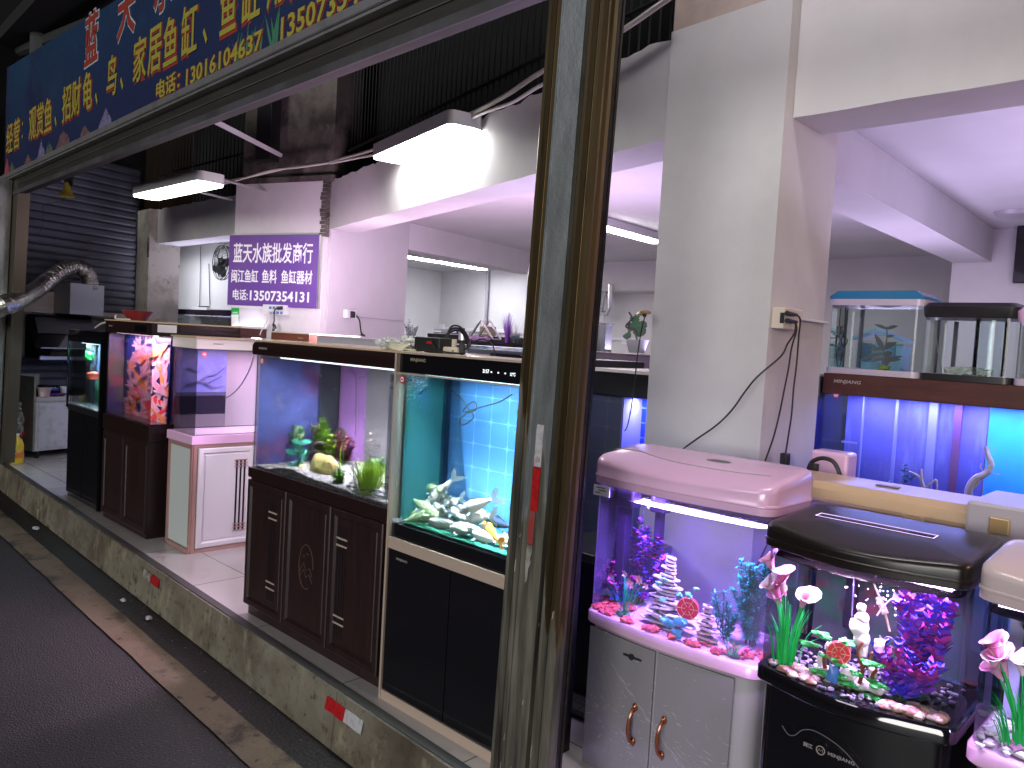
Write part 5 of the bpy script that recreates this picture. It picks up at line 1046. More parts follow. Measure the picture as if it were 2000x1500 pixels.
# planted tank: sloping gravel
x0, x1, y0, y1 = -3.772, -2.609, 2.009, 2.511
mb = MB(); nx, ny = 90, 26; V = []
def gz(x, y):
    t = (x-x0)/(x1-x0); s = (y-y0)/(y1-y0)
    h = .006+.026*math.exp(-((t-.30)/.13)**2)*(1-s*.5)+.014*math.exp(-((t-.55)/.25)**2)+.006*s
    if t < .17: h *= .25+t*2
    return 1.034+max(.004, h)+.006*noise.noise(Vector((x*22, y*22, 0)))
for j in range(ny+1):
    for i in range(nx+1): x = x0+(x1-x0)*i/nx; y = y0+(y1-y0)*j/ny; V.append(mb.v((x, y, gz(x, y))))
for j in range(ny):
    for i in range(nx): a = j*(nx+1)+i; mb.f([V[a], V[a+1], V[a+nx+2], V[a+nx+1]])
for i in range(nx):
    a = mb.v((x0+(x1-x0)*i/nx, y0, 1.031)); b_ = mb.v((x0+(x1-x0)*(i+1)/nx, y0, 1.031)); mb.f([a, b_, V[i+1], V[i]])
GRV = mat('speckled_gravel', (.40, .39, .40), .8, layers=[((.04, .035, .04), 75, .46, .54), ((.16, .14, .13), 40, .5, .6)], bump=(160, .8))
o = mb.build('aquarium_gravel', GRV); o['kind'] = 'stuff'; o['label'] = 'black and white speckled gravel bank of the planted aquarium'
pebbles('dark_pebbles', 'dark and pale pebbles at the right front of the planted aquarium', -3.0, -2.62, 2.015, 2.08, 1.06, 90, .004, .010, [mat('black_pebble', (.03, .03, .035), .4), mat('pale_pebble', (.45, .45, .5), .5)], 3)
def onp4(px, py, y, dz=0): p = at(px, py, y=y); return (p.x, p.y, max(p.z+dz, 1.038))
def rock(lab, px, py, y, r_, sc, m, seed, name='rock', rough=.18, sub=3, dz=0):
    p = at(px, py, y=y); mb = MB(); mb.blob((0, 0, 0), r_, seed, sub, rough, sc); o = mb.build(name, m); o.location = (p.x, p.y, p.z+dz); return tag(o, lab, 'rock')
YR = mat('mossy_yellow_stone', (.36, .27, .10), .8, layers=[((.20, .22, .05), 3, .45, .65), ((.48, .36, .16), 9, .55, .7)], bump=(25, .5))
rock('large mossy yellow boulder in the planted aquarium', 632, 912, 2.14, .072, (1.15, .8, .85), YR, 3, 'boulder', .16)
rock('small round yellow stone left of the large boulder', 590, 916, 2.08, .026, (1.05, .9, .85), mat('tan_stone', (.46, .32, .16), .8, bump=(40, .3)), 5, 'stone', .08)
rock('dark moss covered rock at the back left of the planted aquarium', 578, 852, 2.20, .044, (1.1, .7, 1.0), mat('dark_moss', (.02, .06, .03), .9, layers=[((.07, .14, .05), 26, .48, .6), ((.008, .02, .015), 14, .5, .58)], bump=(60, 1)), 9, 'moss_rock', .35, 4)
mb = MB(); DW_ = mat('driftwood', (.06, .045, .035), .8, layers=[((.12, .09, .07), 20, .5, .7)], bump=(40, .5))
for P_ in ([(596, 905), (604, 880), (610, 850), (606, 825)], [(604, 878), (620, 865), (640, 868), (655, 860)], [(600, 890), (615, 880), (632, 890)], [(610, 850), (620, 838), (622, 825)]):
    mb.tube(smooth([at(px, py, y=2.30) for px, py in P_], 4), .011, 7, .004)
tag(mb.build('driftwood', DW_), 'dark branching driftwood in the planted aquarium', 'driftwood')
def broad(lab, base, n, h, spread, lw, ll, cols, seed, name='broadleaf_plant'):
    rnd = random.Random(seed); g = thing(name, tuple(base), lab, 'aquarium plant'); B = Vector(base); st = MB(); lv = MB()
    for k in range(n):
        a = rnd.uniform(0, 6.28); t = rnd.random(); p = B+Vector((math.cos(a)*spread*t*.5, math.sin(a)*spread*t*.3, h*rnd.uniform(.25, .75))); st.tube([B, B.lerp(p, .5)+Vector((0, 0, h*.08)), p], .0018, 4)
        d = Vector((math.cos(a), math.sin(a)*.5, rnd.uniform(.1, .9))).normalized(); lv.mi = rnd.randrange(len(cols)); lv.sm = True; lv.leaf(p, p+d*ll*rnd.uniform(.7, 1.1), lw*rnd.uniform(.8, 1.1), (0.1, -1, .5), 5, .25)
    st.build('stem', DGR, g); lv.build('foliage', cols, g)
broad('blue green broad leaved plant at the left of the boulder', onp4(583, 908, 2.12), 16, .15, .10, .016, .062, [TEAL, mat('aqua_leaf', (.08, .42, .32), .4)], 4)
broad('dark broad leaved plant low at the foot of the driftwood', onp4(574, 935, 2.12), 8, .05, .07, .012, .05, [DGR, TEAL], 8)
clump('feathery_plant', 'bright green feathery plant behind the driftwood', onp4(625, 885, 2.34), 26, .22, .07, .0042, .036, [LIM, GRN, LIM], 5, per=24, leafn=7)
clump('feathery_plant', 'lower pale green feathery tuft right of the tall feathery plant', onp4(645, 890, 2.30), 14, .12, .05, .0042, .030, [LIM, YG], 15, per=16, leafn=6)
clump('bushy_plant', 'dark green bushy plant at the right end behind the grass', onp4(738, 935, 2.20), 12, .13, .05, .006, .022, [DGR, GRN], 17, per=12, leafn=5)
clump('red_plant', 'dark red bushy plant right of the green feathery one', onp4(668, 905, 2.34), 20, .21, .09, .0075, .026, [RBR, RB2, RBR], 6, per=16, leafn=5)
clump('bushy_plant', 'fresh green bushy plant in front of the boulder', onp4(660, 950, 2.06), 16, .10, .042, .007, .024, [GRN, LIM], 7, per=10, leafn=5)
mb = MB(); P_ = onp4(664, 925, 2.07); g = tag(mb.tube(smooth([P_, (P_[0]-.004, 2.07, P_[2]+.09), (P_[0]+.008, 2.07, P_[2]+.14), (P_[0]+.04, 2.07, P_[2]+.155)], 5), .004, 6, .0008).build('runner_shoot', LIM), 'tall pale green curving shoot over the bushy plant', 'shoot')
grass('grass_plant', 'yellow green grassy plant at the right front of the planted aquarium', onp4(716, 975, 2.07), 250, .17, .15, .0038, [YG, LIM, YG], 3, .55)
clump('tall_stem_plant', 'tall sparse olive stem plant behind the grass', onp4(722, 945, 2.25), 7, .30, .05, .008, .020, [OLV, mat('olive_purple', (.16, .08, .10), .5)], 11, per=9, leafn=2)
clump('thin_stem_plant', 'grey green thin stemmed plant at the rear right of the planted aquarium', onp4(745, 930, 2.40), 5, .20, .05, .004, .014, [OLV, DGR], 12, per=9, leafn=2)
rock('smoke brown block behind the red plant', 664, 868, 2.47, .075, (1.0, .25, 1.25), mat('smoke_brown', (.05, .03, .035), .6), 2, 'slate', .05)
mb = MB(); mb.tube(smooth([at(px, py, y=2.44) for px, py in ((681, 716), (690, 730), (695, 740), (695, 850))]), .0025, 5); mb.tube(smooth([at(px, py, y=2.44) for px, py in ((719, 722), (712, 735), (698, 738))]), .002, 5); tag(mb.build('air_hose', CABLE), 'thin black air hose hanging in the planted aquarium', 'hose')
mb = MB(); rnd = random.Random(3)
for px, py in ((597, 708), (602, 725), (625, 733), (608, 772), (623, 798), (654, 760), (745, 812), (627, 735), (584, 800), (619, 864)):
    p = at(px, py, y=2.03); mb.lathe(p, [(.0012, -.0005), (.0035, -.0005), (.0035, 0), (.0012, 0)], 10, 'y', False)
struct(mb.build('air_bubbles', mat('bubble_skin', (.7, .6, .85), .1), T4), 'stuff')
# twigs in the left compartment of the planted aquarium and the white tank behind
mb = MB(); mb.tube(smooth([at(px, py, y=2.04) for px, py in ((502, 850), (508, 870), (516, 885), (528, 888))]), .003, 5, .001); mb.tube(smooth([at(px, py, y=2.05) for px, py in ((503, 862), (508, 885), (520, 897))]), .0025, 5, .001); tag(mb.build('twig', CABLE), 'thin dark twig in the left corner of the planted aquarium', 'twig')
# far left planted tank
grass('tall_grass_plant', 'tall green ribbon grass in the farthest left aquarium', (-6.72, 2.22, 1.035), 34, .32, .05, .007, [PGR, GRN], 9, .8)
rock('small brown rock stack in the farthest left aquarium', 160, 792, 2.23, .045, (.7, .6, 1.5), mat('brown_rock', (.20, .16, .08), .8, bump=(40, .6)), 4, 'rock', .35, 3, .03)
pebbles('pale_pebbles', 'pale pebbles on the sand of the farthest left aquarium', -7.2, -6.5, 2.17, 2.27, 1.035, 60, .006, .015, [mat('pale_pebble2', (.5, .5, .56), .6), mat('grey_pebble', (.2, .2, .22), .6)], 5)
# lilac tank
RG = mat('red_lava_gravel', (.62, .10, .07), .8, bump=(60, .4)); RG2 = mat('dark_lava_gravel', (.42, .06, .07), .8)
zl = .822
for i, (cx_, cy_, n, s) in enumerate(((-1.64, 2.30, 60, .05), (-1.63, 2.23, 26, .03), (-1.50, 2.20, 14, .02), (-1.42, 2.20, 16, .022), (-1.33, 2.20, 6, .012), (-1.26, 2.20, 14, .022), (-1.17, 2.21, 16, .022), (-1.10, 2.25, 16, .03), (-1.06, 2.30, 16, .03))):
    rn = random.Random(i); mb = MB()
    for k in range(n): mb.mi = rn.randrange(2); r_ = rn.uniform(.006, .013); mb.blob((rn.gauss(cx_, s*.6) if 0 else min(max(rn.gauss(cx_, s*.7), -1.665), -1.05), max(rn.gauss(cy_, s*.5), bowed(cx_)+.012), zl+r_*.5), r_, k+i*9, 1, .35, (1.2, 1, .75))
    o = mb.build('red_gravel', [RG, RG2]); o['kind'] = 'stuff'; o['label'] = 'red lava gravel heap in the lilac lit aquarium'
clump('purple_plant', 'tall violet and pink plastic plant in the left of the lilac aquarium', (-1.60, 2.40, zl), 18, .37, .10, .0065, .032, [BLU, PUR, MAG, PUR], 31, per=20, leafn=7, lean=(.12, 0), rc=True, hmin=.7)
clump('purple_plant', 'short pink plastic sprays at the rear left of the lilac aquarium', (-1.63, 2.33, zl), 8, .19, .07, .0065, .028, [BLU, PUR, MAG], 33, per=12, leafn=6, lean=(-.05, 0))
def flowergrass(lab, base, h, n, cols, flow, seed, spread=.10):
    g = grass('flowering_plant', lab, base, n, h, spread, .0016, cols, seed, .7, basem=DGR); rn = random.Random(seed); B = Vector(base); st = MB(); fl = MB()
    for k in range(9):
        p = B+Vector((rn.uniform(-1, 1)*spread*.75, rn.uniform(-.3, .3)*spread, h*rn.uniform(.75, 1.15))); st.tube([B+Vector((rn.uniform(-.01, .01), 0, 0)), B.lerp(p, .6)+Vector((0, 0, .01)), p], .001, 4)
        for j in range(6):
            a = j*1.05+rn.random(); fl.mi = rn.randrange(len(flow)); d = Vector((math.cos(a), -.3, math.sin(a)*.8)); fl.leaf(p, p+d*.016, .0035, (0, -1, 0), 3)
    st.build('stem', cols[0], g); fl.build('blossom', flow, g)
flowergrass('small pink flowering plastic grass in the lilac aquarium', (-1.555, 2.245, zl), .15, 34, [PT, PGR], [mat('salmon_petal', (.9, .30, .30), .4), mat('pink_petal', (.9, .35, .6), .4), mat('cream_petal', (.85, .7, .6), .4)], 2)
# layered stone pagoda
SLB = mat('painted_slab', (.72, .68, .66), .6, layers=[((.30, .24, .42), 14, .55, .65), ((.55, .15, .25), 11, .64, .72)], bump=(30, .4))
def pagoda(lab, base, n, w0, w1, h, seed, m=SLB, name='slab_tower', cat='ornament', dep=.45):
    rn = random.Random(seed); g = thing(name, tuple(base), lab, cat); B = Vector(base); mb = MB()
    for k in range(n):
        t = k/(n-1); wd = (w0+(w1-w0)*t)*rn.uniform(.65, 1.15); z = B.z+h*t; cx_ = B.x+rn.uniform(-.25, .25)*wd*(1-t*.4); P = []; kk = 11
        for j in range(kk): a = 6.283*j/kk; rr = rn.uniform(.75, 1.15); P.append((cx_+wd/2*rr*math.cos(a), B.y+wd/2*dep*rr*math.sin(a)))
        th = h/n*.52; ti = rn.uniform(-.12, .12)
        lo = [(x, y, z+(x-cx_)*ti) for x, y in P]; hi = [(x*.94+cx_*.06, y, z+th+(x-cx_)*ti) for x, y in P]; mb.mi = 0; mb.loft([lo, hi])
        mb.mi = 1; mb.blob((cx_, B.y, z+th*1.4), wd*.28, k, 1, .3, (1, dep, .18))
    mb.build('slabs', [m, mat('slab_gap', (.14, .12, .22), .8)], g); return g
pg = pagoda('layered pale slab tower ornament in the lilac aquarium', (-1.395, 2.27, zl), 20, .17, .05, .235, 3)
mb = MB(); 
pagoda('small red topped slab stack beside the red wheel', (-1.235, 2.25, zl), 9, .10, .035, .115, 6, mat('slab_red', (.68, .55, .5), .6, layers=[((.6, .12, .08), 9, .50, .58)]))
def wheel(lab, c, r_, m, tilt=.5, name='water_wheel'):
    g = thing(name, tuple(c), lab, 'ornament'); M = Matrix.Translation(Vector(c)) @ Matrix.Rotation(tilt, 4, 'Z'); mb = MB(); mb.M = M
    mb.lathe((0, 0, 0), [(r_*.0, -.006), (r_, -.006), (r_, .006), (0, .006)], 20, 'y'); mb.lathe((0, 0, 0), [(r_*.2, -.010), (r_*.2, .010)], 12, 'y'); mb.build('disc', m, g)
    mb = MB(); mb.M = M
    for k in range(6):
        a = k*math.pi/3; mb.tube([(r_*.15*math.cos(a), -.0075, r_*.15*math.sin(a)), (r_*.95*math.cos(a), -.0075, r_*.95*math.sin(a))], .0012, 4)
    for rr in (.55, .97): mb.tube([(r_*rr*math.cos(a), -.0075, r_*rr*math.sin(a)) for a in [j*math.pi/12 for j in range(25)]], .0011, 4)
    mb.build('spokes', mat('wheel_line', (.95, .45, .40), .4), g)
wheel('red toy water wheel in the lilac aquarium', (-1.292, 2.225, .925), .036, mat('wheel_red', (.85, .03, .06), .35), .35)
clump('teal_plant', 'tall teal feathery plastic plant at the right of the lilac aquarium', (-1.135, 2.36, zl), 24, .37, .085, .0030, .036, [PT, mat('aqua_plastic_leaf', (.02, .55, .42), .35)], 41, per=34, leafn=8, up=.25)
clump('teal_plant', 'short teal feathery spray at the foot of the tall teal plant', (-1.21, 2.33, zl), 8, .20, .07, .0026, .030, [PT, PT], 43, per=20, leafn=7, lean=(-.25, 0))
mb = MB()
for k, (x, z) in enumerate(((-1.31, .84), (-1.35, .865), (-1.30, .88))): mb.blob((x, 2.205, z), .018, k, 2, .4, (1.3, .5, .8))
tag(mb.build('blue_waterfall', mat('cyan_resin', (.10, .45, .75), .4)), 'small blue resin waterfall at the foot of the slab tower', 'ornament')
mb = MB()
for k in range(9): rn = random.Random(k); mb.blob((-1.36+rn.uniform(-.07, .1), 2.225, zl+.02+rn.uniform(0, .16)), .010, k, 1, .5, (1.3, .6, .7))
tag(mb.build('resin_leaves', mat('aqua_resin', (.12, .60, .45), .5)), 'aqua green resin leaf tufts on the slab tower', 'ornament')
grass('small_tuft', 'small green and pink plastic tuft at the right front of the lilac aquarium', (-1.125, 2.225, zl), 30, .055, .06, .003, [PGR, mat('pink_petal', (.9, .35, .6), .4)], 8, .6, basem=DGR)
mb = MB(); mb.box(-1.668, -1.630, 2.33, 2.37, .86, 1.27, .004); mb.box(-1.672, -1.60, 2.32, 2.38, 1.18, 1.272, .006); tag(mb.build('filter_pump', mat('pump_dark', (.035, .02, .07), .3)), 'dark filter tube in the left corner of the lilac aquarium', 'filter')
mb = MB(); mb.box(-1.555, -1.528, 2.40, 2.43, 1.0, 1.27, .003); mb.box(-1.57, -1.51, 2.385, 2.44, 1.17, 1.272, .006); tag(mb.build('filter_pump', mat('pump_dark', (.035, .02, .07), .3)), 'dark filter pump with spout in the lilac aquarium', 'filter')
mb = MB(); mb.tube(smooth([(-1.54, 2.37, 1.25), (-1.545, 2.36, 1.215), (-1.553, 2.35, 1.19)]), .004, 6); tag(mb.build('pump_tube', emit('lit_tube', (.9, .85, 1), .8)), 'short pale spout tube of the filter pump', 'tube')
mb = MB(); mb.tube(smooth([(-1.14, 2.46, 1.16), (-1.17, 2.46, 1.08), (-1.20, 2.46, 1.0)]), .003, 5); tag(mb.build('black_wire', CABLE), 'slanting black wire behind the teal plant', 'wire')
mb = MB()
for x in (-1.655, -1.047): mb.tube([(x, 2.475, .83), (x, 2.475, 1.26)], .004, 6)
struct(mb.build('corner_rods', mat('clear_rod', (.35, .35, .6), .2), TL), 'stuff')
# black lidded tank
zb_ = .897; PEB = [mat('tan_pebble', (.50, .32, .22), .45), mat('brown_pebble', (.32, .18, .12), .45), mat('cream_pebble', (.62, .52, .46), .45)]; DKP = [mat('slate_chip', (.06, .06, .08), .5), mat('slate_chip2', (.14, .14, .18), .5)]
def bowb(x): t = (x+.965)/.49; return 2.06-.045*math.sin(math.pi*max(0, min(1, t)))
rn = random.Random(5)
for lab, xa, xb, n, r0, r1, mm in (('tan pebbles at the left front of the black lidded aquarium', -.945, -.80, 34, .007, .014, PEB), ('tan pebbles at the right front of the black lidded aquarium', -.63, -.50, 44, .009, .015, PEB), ('dark slate chips across the black lidded aquarium', -.93, -.50, 260, .004, .008, DKP)):
    mb = MB()
    for k in range(n):
        x = rn.uniform(xa, xb); y = bowb(x)+.016+rn.random()*(.06 if mm is PEB else .28); mb.mi = rn.randrange(len(mm)); r_ = rn.uniform(r0, r1); mb.blob((x, y, zb_+r_*.4), r_, k, 1 if mm is DKP else 2, .2, (1.25, 1, .7))
    o = mb.build('pebbles', mm); o['kind'] = 'stuff'; o['label'] = lab
def lily(lab, base, n, h, spread, seed, pinks, up=.0, fan=.45, bn=70, bh=.75):
    rn = random.Random(seed); g = grass('lily_plant', lab, base, bn, h*bh, spread, .0026, [PGR, mat('bright_blade', (.03, .62, .12), .35)], seed, fan, basem=PGR); B = Vector(base)
    st = MB(); fl = MB(); fl.sm = True
    for k in range(n):
        an = rn.uniform(-1.2, 1.2); p = B+Vector((math.sin(an)*spread*.55+up*h, rn.uniform(-.5, .2)*spread*.4, h*rn.uniform(.62, 1.0))); st.tube(smooth([B, B.lerp(p, .6)+Vector((0, 0, h*.05)), p]), .0018, 5)
        d = Vector((math.sin(an)*.5+rn.uniform(-.3, .3), rn.uniform(-.5, -.1), 1)).normalized(); u_ = d.orthogonal().normalized(); w_ = d.cross(u_); rr = []; L = .045*rn.uniform(.85, 1.15); fl.mi = rn.randrange(len(pinks))
        for t, r_ in ((0, .003), (.25, .006), (.5, .009), (.75, .014), (.95, .021), (1.0, .027)):
            ring = []
            for j in range(12):
                a = j*math.pi/6; k_ = 1+.35*max(0, math.cos(a))*t; ring.append(p+d*L*(t+.30*max(0, math.cos(a))*t*t)+(u_*math.cos(a)+w_*math.sin(a))*r_*k_)
            rr.append(ring)
        fl.loft(rr, True, False)
    st.build('stem', PGR, g); fl.build('blossom', pinks, g)
PK = [mat('pink_lily', (.92, .42, .68), .4), mat('pale_lily', (.90, .70, .78), .4), mat('deep_pink_lily', (.85, .22, .50), .4)]
lily('pink calla lilies with green blades at the left of the black lidded aquarium', (-.905, 2.10, zb_), 8, .25, .10, 4, PK)
clump('purple_plant', 'tall magenta and violet plastic plant at the right of the black lidded aquarium', (-.585, 2.18, zb_), 13, .33, .10, .0105, .038, [BLU, PUR, MAG, PUR], 51, per=17, leafn=6, up=.6, lean=(-.02, 0), droop=.05, hmin=.82, rc=True)
clump('purple_plant', 'shorter violet plastic spray in front of the tall magenta plant', (-.60, 2.12, zb_), 9, .24, .085, .007, .028, [BLU, PUR, MAG, BLU], 53, per=14, leafn=7, up=.6, droop=.05)
# rockery ornament
g = thing('rockery_ornament', (-.75, 2.11, zb_), 'resin rockery with white peak, green pine pads and brown trunks', 'ornament')
WR = mat('white_resin_rock', (.80, .74, .76), .5, layers=[((.25, .22, .26), 9, .55, .65)], bump=(30, .4)); GP = mat('green_resin_pad', (.03, .42, .07), .5, bump=(60, .5)); BT = mat('brown_resin_trunk', (.20, .06, .03), .5)
mb = MB()
for x, z, r_, s in ((-.76, .905, .028, (1.4, .8, .6)), (-.80, .915, .022, (1.3, .8, .7)), (-.70, .91, .026, (1.3, .8, .6)), (-.735, .93, .024, (1, .8, 1)), (-.81, .945, .014, (.8, .8, 1.4)), (-.675, .95, .014, (.8, .8, 1.4)), (-.655, .918, .02, (1.3, .8, .8)), (-.75, 1.0, .016, (1, .8, 1.2)), (-.787, .985, .016, (1, .8, .8)), (-.705, 1.0, .016, (.8, .7, 1.5)), (-.665, 1.03, .013, (1, .8, 1.3))): mb.blob((x, 2.11, z), r_, int(x*-1000), 2, .4, s)
mb.build('base_rock', WR, g)
mb = MB()
for x, z, r_ in ((-.715, 1.085, .018), (-.72, 1.058, .025), (-.712, 1.03, .022), (-.718, 1.11, .013)): mb.blob((x, 2.115, z), r_, int(z*100), 2, .12, (1, .8, 1.05))
mb.build('white_peak', mat('white_resin_peak', (.85, .78, .80), .4), g)
mb = MB()
for P_ in (((-.70, .92), (-.695, .96), (-.71, 1.0), (-.70, 1.03)), ((-.70, .96), (-.68, .985), (-.675, 1.01)), ((-.79, .93), (-.795, .96), (-.785, .99)), ((-.665, .92), (-.67, .95), (-.66, .97))): mb.tube(smooth([(x, 2.092, z) for x, z in P_]), .006, 6, .004)
mb.build('trunk', BT, g)
mb = MB()
for x, z, w_ in ((-.79, 1.02, .032), (-.835, .985, .026), (-.78, .965, .024), (-.725, 1.02, .026), (-.745, .955, .022), (-.67, .985, .028), (-.655, .935, .028), (-.80, .915, .028), (-.72, .91, .030), (-.70, .945, .02), (-.665, .90, .026), (-.75, .925, .02)):
    for j in range(5): rn = random.Random(j+int(z*999)); mb.blob((x+rn.uniform(-.7, .7)*w_, 2.083+rn.uniform(-.008, .008), z+rn.uniform(-.003, .004)), w_*.42, j, 2, .35, (1.2, .8, .42))
mb.build('pine_pads', GP, g)
mb = MB(); mb.blob((-.762, 2.075, .925), .02, 3, 2, .4, (.8, .4, 1.3)); mb.build('waterfall', mat('blue_resin_fall', (.10, .25, .70), .3), g)
wheel('red water wheel on the resin rockery', (-.757, 2.088, .985), .030, mat('wheel_red2', (.80, .05, .06), .35), .3)
mb = MB(); mb.box(-.845, -.815, 2.34, 2.37, .97, 1.235, .003); mb.box(-.86, -.80, 2.32, 2.375, 1.13, 1.24, .006); tag(mb.build('filter_pump', mat('pump_black', (.012, .01, .02), .3)), 'black filter pump hanging inside the black lidded aquarium', 'filter')
mb = MB(); mb.tube(smooth([(-.80, 2.36, 1.17), (-.77, 2.35, 1.12), (-.735, 2.34, 1.06), (-.71, 2.33, 1.0)]), .0035, 6); mb.tube([(-.752, 2.343, 1.085), (-.727, 2.336, 1.045)], .010, 8); tag(mb.build('heater_rod', mat('tan_heater', (.32, .24, .16), .4)), 'slanting tan heater rod at the back of the black lidded aquarium', 'heater')
mb = MB(); mb.tube(smooth([(-.69, 2.15, 1.09), (-.67, 2.17, 1.13), (-.63, 2.2, 1.165), (-.585, 2.22, 1.18)]), .003, 6); mb.tube(smooth([(-.81, 2.3, 1.2), (-.80, 2.28, 1.1), (-.79, 2.27, 1.0), (-.75, 2.26, .97)]), .002, 5); mb.tube(smooth([(-.72, 2.28, .95), (-.70, 2.28, 1.0), (-.66, 2.28, .99), (-.62, 2.28, 1.03)]), .002, 5); tag(mb.build('air_line', mat('hose_grey', (.16, .15, .22), .3)), 'curving air line inside the black lidded aquarium', 'air line')
mb = MB(); rn = random.Random(6)
for k in range(46): x = rn.gauss(-.70, .035); mb.blob((x, 2.10+rn.random()*.04, 1.10+rn.random()*.11), rn.uniform(.001, .0035), k, 1, .2)
struct(mb.build('air_bubbles', mat('bubble_white', (.8, .75, .9), .1), TB), 'stuff')
# right edge tank
pebbles('white_gravel', 'bright white marble gravel in the aquarium at the right edge', -.425, .02, 2.05, 2.25, .882, 420, .006, .013, [mat('marble', (.85, .83, .86), .5), mat('marble2', (.70, .68, .76), .5)], 15)
lily('pink calla lilies in the aquarium at the right edge', (-.335, 2.10, .89), 9, .20, .13, 14, PK, 0, .30, 120, .7)
mb = MB(); mb.blob((-.335, 2.09, .895), .028, 4, 3, .3, (1.2, .9, .6)); tag(mb.build('plant_pot', mat('mauve_pot', (.35, .18, .30), .6, bump=(50, .6))), 'mauve stone pot at the foot of the right edge lilies', 'pot')
mb = MB(); mb.box(-.385, -.335, 2.24, 2.29, 1.12, 1.23, .01); mb.box(-.375, -.345, 2.25, 2.28, .95, 1.12, .006); tag(mb.build('filter_pump', mat('pump_navy', (.02, .02, .06), .3)), 'dark filter pump in the aquarium at the right edge', 'filter')
mb = MB(); mb.box(-.42, .03, 2.325, 2.33, .885, 1.19); mb.build('back_film', mat('green_weed_print', (.02, .18, .08), .4, layers=[((.06, .05, .14), 6, .45, .6), ((.02, .35, .12), 14, .55, .7)]), TR)
mb = MB(); mb.box(-.415, -.385, 2.28, 2.31, .885, 1.22); mb.build('corner_column', mat('pale_lilac_acrylic', (.5, .45, .75), .3), TR)
# ------------------------------------------------------------------ cooker corner at the far left
def lo(px, py, d):
    """a point on the plane d metres in front of the shutter"""
    P, Q = S0+sn*d, S1+sn*d; p = atp(px, py, tuple(P), tuple(Q)); return ((Vector((p.x, p.y))-P).dot(sdv), p.z)
SM = Matrix.Translation((S0.x, S0.y, 0)) @ Matrix(((sdv.x, sn.x, 0), (sdv.y, sn.y, 0), (0, 0, 1))).to_4x4()   # local x along the shutter, y out of it, z up
def sbox(mb, u0, u1, d0, d1, z0, z1, b=0): mb.M = SM; mb.box(min(u0, u1), max(u0, u1), d0, d1, min(z0, z1), max(z0, z1), b); return mb
hu0, hz0 = lo(80, 700, .46); hu1 = lo(240, 690, .46)[0]; hzt = lo(108, 612, .2)[1]
g = thing('range_hood', tuple(SM @ Vector((hu0, .2, hz0))), 'black slanted range hood under the white duct box', 'range hood')
mb = MB(); mb.M = SM; pr = [(.03, hz0), (.45, hz0), (.47, hz0+.03), (.40, hz0+.10), (.17, hzt-.02), (.10, hzt), (.03, hzt)]
mb.loft([[(u, d, z) for d, z in pr] for u in (hu0-.02, hu1+.15)]); mb.build('body', BLACKG, g)
mb = MB(); mb.M = SM; mb.loft([[(u, d, z) for d, z in ((.30, hz0+.26), (.315, hz0+.265), (.245, hz0+.43), (.235, hz0+.425))] for u in (hu0+.05, hu1)]); mb.build('front_panel', BLACKS, g)
mb = MB(); sbox(mb, hu0-.02, hu1+.1, .452, .478, hz0-.012, hz0+.022); sbox(mb, hu0+.02, hu1, .415, .43, hz0+.105, hz0+.115); sbox(mb, hu0+.10, hu0+.24, .10, .13, hzt+.001, hzt+.01); mb.build('steel_trim', ALU, g)
a0 = lo(138, 553, .36)[0]; a1 = lo(204, 560, .36)[0]; az1 = lo(138, 552, .36)[1]
mb = MB(); sbox(mb, a0, a1, .03, .36, hzt+.002, az1, .004); tag(mb.build('duct_box', mat('pale_grey_box', (.40, .43, .45), .5)), 'pale grey square duct box on top of the range hood', 'box')
CL = [(98, 545), (122, 528), (148, 521), (168, 530), (175, 545), (177, 566)]
P_ = smooth([at(-60, 628, y=1.72), at(-25, 608, y=1.78), at(8, 596, y=1.86), at(35, 586, y=2.05), at(68, 568, y=2.40)]+[SM @ Vector((lo(px, py, .28)[0], .28, lo(px, py, .28)[1])) for px, py in CL], 16)
mb = MB(); rings = []; n = len(P_); up = Vector((0, 0, 1))
for i, p in enumerate(P_):
    t = (P_[min(i+1, n-1)]-P_[max(i-1, 0)]).normalized(); sd_ = t.cross(Vector(sn).to_3d() if True else up).normalized(); up2 = sd_.cross(t).normalized()
    for q_ in range(1): r_ = .083+(.007 if i % 3 == 1 else -.003)+.003*noise.noise(Vector((i*.3, 0, 0)))
    rings.append([p+r_*(math.cos(a)*up2+math.sin(a)*sd_)*(1+.05*noise.noise(Vector((i*.9, a*1.3, 1)))) for a in [k*math.pi/9 for k in range(18)]])
mb.sm = False; mb.loft(rings); tag(mb.build('flexible_duct', mat('foil_duct', (.62, .60, .55), .28, metal=.95, layers=[((.35, .34, .31), 9, .45, .7)], bump=(60, .5))), 'silver corrugated foil duct curving down into the duct box', 'duct')
mb = MB(); mb.tube(smooth([SM @ Vector((lo(px, py, .2)[0], .2, lo(px, py, .2)[1])) for px, py in ((170, 520), (165, 508), (176, 492), (180, 475), (172, 466), (176, 500))]), .004, 5); tag(mb.build('hook_wire', mat('rusty_wire', (.12, .08, .05), .7)), 'thin bent wire hanging on the shutter above the duct', 'wire')
